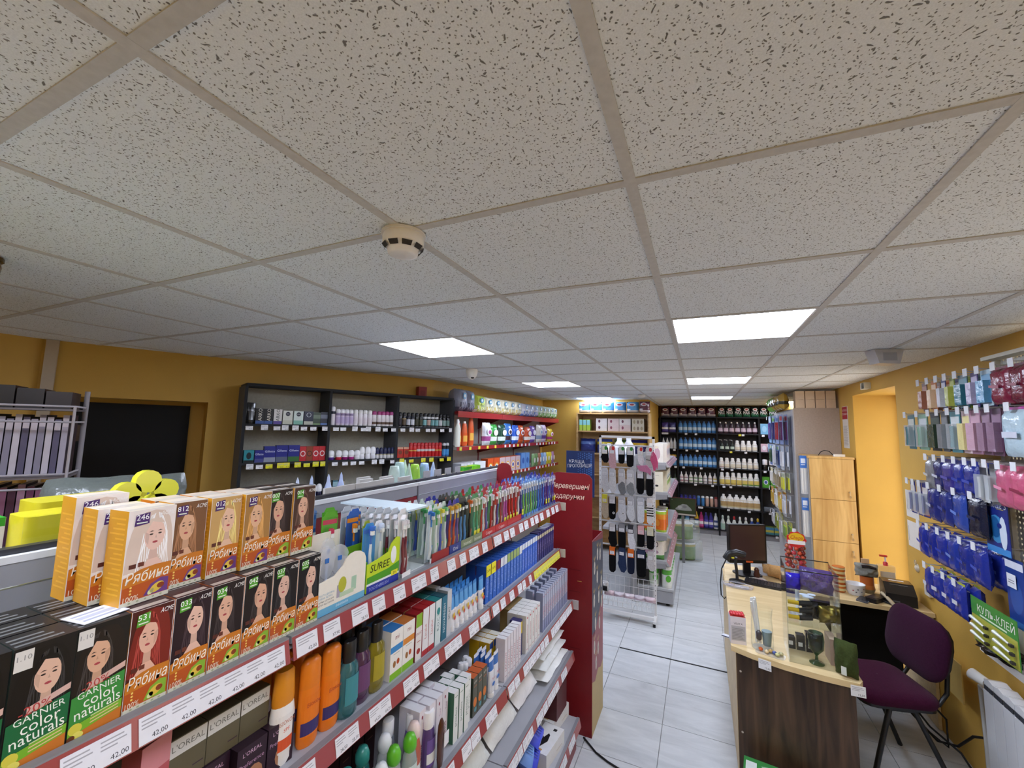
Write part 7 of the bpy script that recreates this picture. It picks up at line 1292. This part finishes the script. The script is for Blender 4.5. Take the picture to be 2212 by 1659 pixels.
link('head', MB().tube([(-.07, .02, .17), (-.05, .01, .215), (0, -.01, .235), (.05, -.03, .225)], .034, 10, '#1c1c1e', 'plastic', r1=.024), sc_); link('window', MB().tube([(.05, -.03, .225), (.058, -.033, .223)], .02, 10, '#3a3a3e', 'gloss'), sc_); link('trigger', MB().box((-.05, -.03, .19), (-.03, -.02, .2), '#d8d43a', 'plastic'), sc_)
link('cable', MB().tube([(-.075, .02, .165), (-.12, .0, .1), (-.145, -.03, 0), (-.15, -.05, -.09), (-.135, -.07, -.11), (-.1, -.06, -.08), (-.085, -.04, -.02), (-.07, -.02, .008)], .0045, 6, '#1a1c22', 'rubber'), sc_)
kbm = MB().box((-.17, -.07, 0), (.17, .07, .012), '#1b1b1d', 'plastic'); kk = MB()
for r_ in range(5):
    for k in range(15): kk.box((-.163 + .0218 * k, -.062 + .0248 * r_, .012), (-.1445 + .0218 * k, -.0415 + .0248 * r_, .019), '#26262a', 'plastic')
thing('keyboard', 'black computer keyboard lying before the monitor', 'keyboard', (.60, 3.14, DT + .0006), -.18, kbm, parts=[('keys', kk)])
thing('pen_tray', 'clear oval plastic tray with papers at the desk edge', 'tray', (.37, 3.0, DT + .0006), -.15, MB().zprism([(.105 * math.cos(t), .05 * math.sin(t)) for t in [2 * math.pi * i / 20 for i in range(20)]], 0, .004, '#d8d8e0', 'film'), parts=[('rim', MB().tube([(.105 * math.cos(t), .05 * math.sin(t), .016) for t in [2 * math.pi * i / 24 for i in range(24)]], .006, 6, '#d4d4de', 'film', closed=True)), ('printed_slip', MB().box((-.02, -.02, .004), (.075, .025, .008), '#c4c2c8', 'paper').box((-.07, -.02, .004), (-.03, .02, .008), '#aaa4b4', 'paper'))])
pg = tag(link('piggy_bank', None, None, (.72, 3.44, DT + .0006), -.3), 'tan plush animal curled beside the keyboard', 'toy')
link('body', pillow(.17, .10, .12, '#c89a62', 'cloth', 10, 10, .08, 310, 2.2), pg); link('head', pillow(.08, .075, .07, '#cfa36c', 'cloth', 8, 8, .05, 311, 2.2).xf(Matrix.Translation((-.08, -.03, .02))), pg); link('paw', MB().tube([(.02, -.13, .03), (.07, -.14, .02), (.1, -.12, .018)], .018, 8, '#c4945c', 'cloth'), pg)
thing('paper_slip', 'loose papers and notes under the monitor', 'paper', (.52, 3.25, DT + .0006), .4, MB().box((-.07, -.05, 0), (.08, .05, .002), '#d8d8d4', 'paper').box((-.02, -.045, .002), (.06, .02, .003), '#c4a8a8', 'paper'))
thing('brown_figure', 'small dark brown figurine before the monitor stand', 'figurine', (.535, 3.32, DT + .0032), 0, MB().lathe([(.022, 0), (.026, .02), (.018, .045), (.02, .06), (.012, .075), (0, .078)], 10, '#4a2418', 'gloss'))
thing('photo_card', 'pale card propped beside the brown figurine', 'card', (.60, 3.40, DT + .0006), .1, MB().box((-.045, 0, 0), (.045, .004, .07), '#c8ccd6', 'paper'))
# second desk part: pots, bowl, printer, sanitizer
for k in range(3): thing('cup_stack', ('lowest', 'middle', 'topmost')[k] + ' orange striped cup of the stack beside the printer', 'cup', (1.09, 3.28, DT + .0006 + .062 * k), 0, MB().lathe([(.036, 0, '#b8601e'), (.04, .012, '#d8c890'), (.041, .03, '#c46a22'), (.042, .045, '#d8c48a'), (.042, .058, '#b8541c'), (.04, .0615)], 16, '#c8702a', 'gloss'), 'striped cups')
thing('paper_bowl', 'white patterned paper bowl on the back desk', 'bowl', (1.185, 3.26, DT + .0006), 0, MB().lathe([(.045, 0), (.056, .02), (.06, .075), (.062, .08), (.058, .08), (.05, .02), (0, .018)], 20, '#dcdcdc', 'card', caps=False), parts=[('print', (lambda m: [m.disc(.0, 0, .006, .004, 0, c, n=8).xf(Matrix.Rotation(a, 4, 'Z') @ Matrix.Translation((0, -.0588, z)), len(m.v) - 8) for a, z, c in ((-.5, .04, '#b84a5a'), (0, .05, '#4a4a52'), (.4, .035, '#7a8a9a'), (-.2, .03, '#5a5a62'), (.7, .055, '#b85a5a'))] and m)(MB()))])
to = tag(link('plush_toy', None, None, (1.285, 3.36, DT + .0006)), 'grey crumpled plush heap on an orange pot near the window', 'toy')
link('pot', MB().lathe([(.04, 0, '#8a7a5a'), (.05, .03, '#c8783a'), (.044, .06, '#b8602a'), (.044, .12)], 14, '#b8683a', 'card'), to); link('cloth_heap', pillow(.15, .1, .12, '#8f8f88', 'cloth', 12, 12, .3, 312, 2.4).xf(Matrix.Translation((0, .06, .115))), to); link('sunglasses', MB().tube([(-.04, -.05, .2), (0, -.055, .205), (.045, -.05, .195)], .012, 8, '#201c22', 'gloss'), to); link('paper_top', MB().box((-.03, -.01, .215), (.02, .0, .25), '#d8b48a', 'paper'), to)
prn = tag(link('receipt_printer', None, None, (1.43, 3.24, DT + .0006), -.12), 'black receipt printer with white paper on the back desk', 'printer')
link('body', MB().xprism([(-.10, 0), (.10, 0), (.10, .13), (-.02, .13), (-.10, .075)], -.085, .085, '#131215', 'plastic'), prn); link('paper', MB().face([(-.05, -.032, .1225), (.05, -.032, .1225), (.045, .05, .134), (-.04, .05, .134)], '#e4e6ea', 'paper'), prn); link('brown_lid', MB().box((-.084, -.015, .1305), (.084, .095, .1325), '#3f2a1c', 'gloss'), prn); link('front_label', MB().rect(-.05, .02, -.01, .03, -.1005, '#5a5a62'), prn)
thing('sanitizer_bottle', 'clear sanitizer bottle with a red pump behind the printer', 'bottle', (1.44, 3.47, DT + .0006), 0, MB().rbox((-.055, -.03, 0), (.055, .03, .19), .015, '#d8c8a4', 'film'), parts=[('pump', MB().lathe([(.016, .19, '#c8323a'), (.016, .215), (.006, .22, '#e4d8d4'), (.006, .255)], 10, '#c83a3a', 'plastic').tube([(.012, 0, .262), (-.035, 0, .262)], .009, 6, '#d84a34', 'plastic')), ('label', MB().rect(-.045, .03, .045, .15, -.0305, '#d8d0c0', 'paper'))])
thing('phone', 'grey mobile phone lying at the back desk edge', 'phone', (1.20, 3.14, DT + .0006), -.5, MB().rbox((-.035, -.06, 0), (.035, .06, .009), .01, '#5a5c62', 'gloss'), parts=[('screen', MB().box((-.03, -.052, .009), (.03, .052, .0095), '#2a2c32', 'gloss'))])
thing('wallet', 'black card terminal lying by the printer cables', 'terminal', (1.28, 3.17, DT + .0006), -.7, MB().rbox((-.035, -.08, 0), (.035, .08, .03), .012, '#19181a', 'plastic'), parts=[('keypad', MB().box((-.025, -.06, .03), (.025, 0, .032), '#2c2c30', 'plastic'))])
thing('printer_cable', 'pale and black cables hanging over the back desk edge', 'cable', (1.34, 3.12, DT), 0, MB().tube([(-.01, .10, .05), (.0, .03, .04), (.02, -.03, .012), (.04, -.048, -.03), (.045, -.05, -.1)], .012, 6, '#b8a88a', 'rubber').tube([(-.03, .06, .012), (.01, .0, .008), (.03, -.047, -.01), (.04, -.05, -.1)], .006, 6, '#1c1a1a', 'rubber'))
# ================================================================== chair
CA = math.radians(15); fx, fy = -math.cos(CA), -math.sin(CA)
ch = tag(link('office_chair', None, None, (1.32 + .25 * fx, 2.6 + .25 * fy, 0), 0), 'maroon upholstered visitor chair with black metal legs', 'chair'); ch.rotation_euler = (0, 0, math.atan2(fy, fx) + math.pi / 2)
# local: chair faces -y
def cushion(w, d, t, r, col, n=5, bulge=.012):
    P = []
    for cx, cy, a0 in ((w / 2 - r, d / 2 - r, 0), (-w / 2 + r, d / 2 - r, 90), (-w / 2 + r, -d / 2 + r, 180), (w / 2 - r, -d / 2 + r, 270)):
        for i in range(n + 1): q = math.radians(a0 + 90 * i / n); P.append((cx + r * math.cos(q), cy + r * math.sin(q)))
    m = MB(); k = len(P); rings = []
    for s_, z in ((.97, 0), (1, t * .3), (1, t * .65), (.95, t * .92), (.75, t + bulge * .6), (.4, t + bulge), (.01, t + bulge * 1.05)):
        rings.append(len(m.v)); m.v += [(x * s_, y * s_, z) for x, y in P]
    for a_, b_ in zip(rings, rings[1:]):
        for i in range(k):
            j = (i + 1) % k; m.f.append((a_ + i, a_ + j, b_ + j, b_ + i)); m.c.append(lin(col)); m.m.append('cloth'); m.s.append(True)
    m.face([(x * .97, y * .97, 0) for x, y in reversed(P)], '#141214', 'plastic'); return m
link('seat', cushion(.44, .42, .055, .09, '#42132e').xf(Matrix.Translation((0, 0, .455))), ch)
link('seat_pan', MB().rbox((-.21, -.19, .44), (.21, .19, .4555), .06, '#161416', 'plastic'), ch)
bkm = cushion(.46, .34, .035, .12, '#35122b', 6, .02)
Mb = Matrix.Translation((0, .235, .735)) @ Matrix.Rotation(math.radians(78), 4, 'X')
link('backrest', bkm.xf(Mb), ch); link('back_shell', MB().rbox((-.21, -.15, -.022), (.21, .15, -.001), .1, '#151315', 'plastic').xf(Mb), ch)
for s_ in (-1, 1):
    link('back_support', MB().tube([(s_ * .14, .12, .44), (s_ * .14, .22, .455), (s_ * .14, .265, .52), (s_ * .14, .275, .63)], .011, 8, '#161616', 'plastic'), ch)
    link('leg', MB().tube([(s_ * .19, -.06, .442), (s_ * .21, -.14, .2), (s_ * .225, -.2, .002)], .0135, 8, '#161616', 'plastic'), ch); link('leg', MB().tube([(s_ * .19, .06, .442), (s_ * .21, .16, .2), (s_ * .225, .24, .002)], .0135, 8, '#161616', 'plastic'), ch)
    link('side_bar', MB().tube([(s_ * .19, -.06, .436), (s_ * .19, .06, .436)], .012, 8, '#161616', 'plastic'), ch)
link('cross_bar', MB().tube([(-.19, .0, .432), (.19, .0, .432)], .011, 8, '#161616', 'plastic'), ch)
# ================================================================== radiator and sill
rd = tag(link('radiator', None, None, (1.475, 0, 0)), 'white sectional radiator under the window sill', 'radiator')
for k in range(16):
    y = 2.31 - .08 * k
    link('section', MB().box((-.002, y - .038, .11), (.012, y + .038, .64), '#dfe1e4', 'gloss').box((.012, y - .004, .12), (.075, y + .004, .66), '#d4d6da', 'gloss').xprism([(y - .038, .665), (y + .038, .665), (y + .038, .692), (y, .702), (y - .038, .692)], .004, .075, '#e4e6e8', 'gloss'), rd)
    link('top_grille', MB().box((-.0, y - .033, .643), (.004, y - .002, .664), '#3c3e44', 'matte').box((-.0, y + .002, .643), (.004, y + .033, .664), '#3c3e44', 'matte'), rd)
link('pipe', MB().tube([(.04, 2.35, .60), (.04, 2.47, .60), (.05, 2.48, .3), (.05, 2.48, .02)], .012, 8, '#c8c8c4', 'gloss'), rd); link('return_pipe', MB().tube([(.04, 2.35, .16), (.04, 2.44, .16), (.045, 2.445, .02)], .012, 8, '#d8d8d4', 'gloss'), rd)
link('valve_head', MB().tube([(.03, 2.38, .655), (.0, 2.45, .665)], .025, 12, '#e0e0dc', 'gloss', r1=.03), rd); link('wall_bracket', MB().box((.075, 1.6, .5), (.099, 1.64, .54), '#c8c8c8', 'metal'), rd)
thing('black_bag', 'black bag lying on the white window sill', 'bag', (1.60, 2.12, .8906), RM, pillow(.32, .07, .2, '#17161a', 'packet', 12, 8, .25, 320, 3))
thing('white_cloth', 'crumpled white plastic on the sill edge', 'package', (1.50, 1.93, .8906), RM, pillow(.12, .05, .05, '#dfe0e2', 'bag', 8, 8, .3, 321, 3))
# wall cables, floor boxes
thing('cable_bundle', 'tangle of black cables behind the chair', 'cable', (1.50, 2.85, 0), 0, MB().tube([(-.12, .15, .12), (-.05, .0, .06), (.0, -.12, .12), (.02, -.25, .26), (.03, -.32, .3)], .007, 6, '#151416', 'rubber').tube([(-.16, .2, .2), (-.1, .05, .1), (-.03, -.08, .08), (.0, .0, .2), (-.04, .12, .24), (.0, .2, .16)], .006, 6, '#1a181a', 'rubber').tube([(-.2, .1, .3), (-.1, -.05, .16), (0, -.15, .1), (.03, -.3, .02)], .006, 6, '#151416', 'rubber'))
thing('cardboard_sheet', 'yellow card sheet wedged behind the chair seat', 'card', (1.515, 2.75, .40), RM, MB().box((-.10, -.006, 0), (.10, 0, .22), '#c9ab64', 'card'))
put('green_box', 'green and white printed carton on the floor before desk', 'box', carton(.30, .24, .13, '#2f7a3a', '#2a6a32', '#3a8a44', bands=((.1, .3, '#d8e4d8'),)), (.435, 1.74, .001), -.12)
o = bpy.context.scene.objects.get('green_box')
link('top_print', MB().face([(-.14, .01, .2405), (-.09, .01, .2405), (-.09, .1, .2405), (-.14, .1, .2405)], '#dfe6e0').face([(-.05, .03, .2405), (.05, .02, .2405), (.07, .06, .2405), (.0, .11, .2405), (-.07, .09, .2405)], '#a9cbb0').face([(.10, .0, .2405), (.125, .0, .2405), (.125, .129, .2405), (.10, .129, .2405)], '#c8d4ca'), o)
for k, (x, y, nm) in enumerate(((.67, 1.735, 'water canister with blue handle in front of the desk panel'), (.815, 1.75, 'water canister with blue handle under the desk corner'))):
    q = tag(link('water_bottle', None, None, (x, y, .0005), .5), nm, 'bottle', 'water canisters')
    link('body', MB().lathe([(.06, 0), (.066, .01), (.066, .2), (.055, .25), (.02, .285)], 16, '#b8ccd8', 'film'), q); link('cap', MB().lathe([(.022, .284), (.023, .288), (.023, .308), (.018, .312), (0, .312)], 14, '#7fb0de', 'plastic'), q)
    link('handle', MB().tube([(.0, .0, .30), (-.03, 0, .315), (-.075, .0, .335), (-.085, .02, .34), (-.08, .035, .338), (-.03, .035, .318), (.0, .015, .3)], .005, 6, '#9cc4e8', 'plastic'), q)
# ================================================================== far side of the main gondola, seen over its top
for k in range(3):
    y0, y1 = GY[k], GY[k + 1]
    s_ = link('shelf', MB().box((-1.56, y0 + .003, 1.575), (XB - .035, y1 - .003, 1.60), GGREY, 'steel'), gon)
    link('price_rail', MB().box((-1.575, y0 + .004, 1.555), (-1.561, y1 - .004, 1.602), GRED, 'gloss'), s_)
    link('shelf', MB().box((-1.56, y0 + .003, 1.2), (XB - .035, y1 - .003, 1.225), GGREY, 'steel'), gon)
z6 = 1.6006
def onF(y, z, x): return (x, y, z)
@cached
def bref(w, h, seed=0):
    b = MB().box((-w / 2, 0, 0), (w / 2, .012, h), '#cfcdca', 'card'); p = MB().text('Bref', .0, h * .62, .026, -.0006, '#b83236', shear=.15, maxw=w * .8).rect(-w * .45, h * .05, w * .45, h * .3, -.0004, '#b9b7b6')
    return b, [('lettering', p)]
for k, (y, x, z, a) in enumerate(((.395, -1.22, 0, 0), (.475, -1.225, 0, .05), (.56, -1.22, 0, -.05), (.645, -1.225, 0, .04), (.66, -1.30, .02, 0), (.74, -1.24, .01, 0), (.71, -1.36, .04, .05), (.80, -1.30, .03, 0), (.84, -1.22, 0, 0))):
    put('freshener_pack', '%s white toilet freshener card lettered Bref behind gondola top' % ORD[k], 'package', bref(.085, .115), onF(y, z6, x), R90 + a, 'white Bref cards')
for k, (y, x, c) in enumerate(((.42, -1.46, '#c8d4ec'), (.50, -1.47, '#b8c8e8'), (.585, -1.46, '#c0cef0'), (.67, -1.47, '#b8c8ee'))):
    put('freshener_cone', '%s small pale blue cone bottle behind the Bref cards' % ORD[k], 'bottle', bottle(((.022, 0), (.024, .01), (.02, .06), (.008, .1)), 1, ((.008, .1, c), (.006, .12), (.001, .135)), None, c), onF(y, z6, x), R90, 'pale blue cones')
SPT = [(.90, -1.34, '#cfe4dc', .155, 'mint'), (.965, -1.36, '#c4e0dc', .17, 'aqua'), (1.02, -1.34, '#d4e8d4', .15, 'pale green'), (1.06, -1.40, '#cfe6cc', .165, 'rear green'), (1.10, -1.36, '#a8d84a', .15, 'lime'), (1.19, -1.36, '#a8c4e8', .15, 'blue'), (1.25, -1.34, '#c8d8ee', .145, 'pointed pale blue')]
for k, (y, x, c, h_, nm) in enumerate(SPT):
    prof = ((.035, 0), (.038, .01), (.028, h_ * .8), (.022, h_), (.0, h_ + .001)) if k in (0, 1, 4, 5) else ((.036, 0), (.038, .01), (.02, h_ * .6), (.003, h_ + .01))
    put('freshener_bottle', '%s frosted freshener bottle behind the gondola top' % nm, 'bottle', (MB().lathe(prof, 14, c, 'bag').mesh('freshener_bottle'), []), onF(y, z6, x), 0, 'frosted freshener bottles')
for k in range(8): put('cream_jar', '%s cream lidded jar in the row behind the gondola top' % ORD[k], 'jar', (lambda c: (MB().lathe([(.034, 0), (.036, .01), (.036, .05)], 14, '#d8d0b8', 'plastic').mesh('cream_jar'), [('lid', MB().lathe([(.037, .05), (.037, .066), (.03, .07), (0, .0705)], 14, c, 'plastic').mesh('lid'))]))(('#d8c8a4', '#d4c49c', '#dcc8a0', '#e0cca4', '#e4c83a', '#d8c43a', '#dc9a3a', '#d8a04a')[k]), onF(1.30 + .073 * k, z6 - .0, -1.32), 0, 'cream jars behind the gondola')
for k in range(4): thing('shelf_clip', '%s grey plastic divider clip on the gondola top edge' % ORD[k], 'divider', (XB - .02, .95 + .1 * k, 1.7022), R90, MB().box((-.03, -.002, 0), (.03, .002, .035), '#a4a6aa', 'plastic'), group='grey divider clips', parts=[('clip_foot', MB().box((-.02, -.008, 0), (.02, .002, .004), '#8a8c90', 'plastic'))])
for k, c in enumerate(('#2a8a2a', '#6ac82e')): thing('soap_tub', ('dark green', 'bright green')[k] + ' lidded tub behind the gondola top', 'tub', (-1.36, 1.66 + .12 * k - .0, z6), R90, MB().rbox((-.055, -.03, 0), (.055, .03, .05), .015, '#d8e0d4', 'film'), parts=[('lid', MB().rbox((-.057, -.032, .05), (.057, .032, .095), .02, c, 'gloss'))])
thing('red_card_back', 'dark red rounded card edge behind the toothbrushes', 'display', (-1.08, 1.70, z1s), 0, MB().yprism([(-.055, 0), (.055, 0), (.055, .20), (.045, .235), (.02, .25), (-.02, .25), (-.045, .235), (-.055, .20)], 0, .004, '#8c1f24', 'card'))
# yellow sponge tray, carton, wrapped goods at the near end
thing('yellow_flower', 'bright yellow flower-shaped plastic scoop behind the dye boxes', 'toy', (-.985, -.345, z1s + .272), R90, (lambda m: [m.yprism([(cx + .024 * math.cos(t), cz + .024 * math.sin(t)) for t in [2 * math.pi * i / 14 for i in range(14)]], -.01, .01, '#dede3a', 'gloss', True) for cx, cz in ((-.035, .06), (0, .082), (.035, .06), (-.02, .03), (.02, .03))] and m)(MB()), parts=[('stem', MB().box((-.008, -.006, -.272), (.008, .006, .03), '#d8d838', 'gloss'))])
yb_ = MB().rbox((-.12, -.05, 0), (.12, .05, .145), .02, '#d6c922', 'plastic')
thing('sponge_pack', 'yellow sponge pack with dark green patch behind gondola rail', 'sponge', (-1.30, -.32, z6), R90, yb_, parts=[('green_patch', MB().rbox((.03, -.0535, .0), (.085, -.0502, .142), .001, '#1f5a34', 'plastic')), ('wrap', MB().box((-.122, -.055, 0), (.122, -.0538, .148), '#f0f0e0', 'clear'))])
thing('sponge_pack', 'second yellow sponge pack in wrap farther from the rail', 'sponge', (-1.48, -.25, z6), R90, MB().rbox((-.12, -.06, 0), (.12, .06, .15), .02, '#cfc42a', 'plastic'), parts=[('white_tag', MB().rect(.01, .1, .03, .13, -.061, '#d8dce0', 'paper'))])
put('white_carton', 'white carton with green lid at the picture edge', 'box', carton(.16, .14, .14, '#dcd8e6', '#cfcada', '#2fa02f', bands=((.86, 1, '#2f9a34'),), words=(('S', .32, .12, .02, '#7a7a8a'), ('-', .3, .6, .2, '#a8a8b0'), ('-', .3, .4, .2, '#a8a8b0'))), (-1.33, -.525, z6), R90)
thing('wrapped_goods', 'grey clear-wrapped bundle standing behind the yellow sponges', 'package', (-1.95, .02, 1.42), R90 - .4, pillow(.4, .34, .2, '#6f7672', 'bag', 14, 12, .22, 330, 4), parts=[('stand', MB().box((-.15, -.12, -1.42), (.15, -.08, 0), '#55565a', 'steel'))])
# wire rack of magazines in the left corner
mr = tag(link('magazine_rack', None, None, (-2.78, -.12, 0), 1.05), 'dark wire rack crammed with packets in the left corner', 'rack')
fm = MB()
for x in (-.3, .3): fm.tube([(x, 0, 0), (x, 0, 2.1)], .011, 6, '#8a8488', 'wire').tube([(x, -.2, 1.4), (x, -.2, 2.02)], .006, 6, '#a8a2a6', 'wire')
for z in (1.42, 1.66, 1.72, 1.95, 2.02): fm.tube([(-.3, -.2, z), (.3, -.2, z), (.3, 0, z)], .005, 6, '#b0aab0', 'wire')
fm.box((-.3, -.19, 1.40), (.3, 0, 1.41), '#6a6468', 'steel').box((-.3, -.19, 1.70), (.3, 0, 1.71), '#6a6468', 'steel').box((-.3, -.19, 2.0), (.3, 0, 2.008), '#6a6468', 'steel')
link('wire_frame', fm, mr); link('base', MB().box((-.3, -.2, 0), (.3, .1, .03), '#5a5658', 'steel'), mr)
Mr = Matrix.Translation((-2.78, -.12, 0)) @ Matrix.Rotation(1.05, 4, 'Z')
for r_, (z, h, n) in enumerate(((1.411, .26, 20), (1.711, .27, 22), (2.009, .1, 6))):
    for k in range(n):
        c = (('#6a3a5a', '#8a5a74', '#4a2a40', '#a07a90'), ('#5a5670', '#a8a4b4', '#8a8698', '#c4bec8'), ('#1e181a', '#2a2022', '#3a2a30', '#181416'))[r_][k % 4]
        p_ = Mr @ Vector((-.27 + .54 * (k + .5) / n, -.10, z)); w_ = .54 / n - (.004 if n > 9 else .006)
        put('magazine', '%s %s packet in the %s tier of the wire rack' % (ORD[k], ('mauve', 'grey striped', 'black')[r_], ('lower', 'middle', 'top')[r_]), 'magazine', carton(round(w_, 4), h - .01 * (k % 3), .16, c, '#3a3038', '#b8b0b8' if r_ < 2 else '#2a2226', bands=((.8, .95, '#c8c0c8'),) if r_ == 1 else ()), tuple(p_), 1.05, 'packets in the wire rack')
# foil wrapped duct at the picture edge
thing('foil_pipe', 'gold tape wrapped pipe end at the picture edge', 'pipe', (-2.02, -.392, 2.365), 0, MB().lathe([(.045, .0, '#d8d4cc'), (.05, .03, '#c8b88a'), (.047, .06, '#8a6a2a'), (.052, .1, '#7a5a22'), (.045, .128)], 14, '#a88a4a', 'metal'), parts=[('collar', MB().lathe([(.056, .118, '#6a5a3a'), (.056, .13)], 14, '#6a5a3a', 'metal'))])
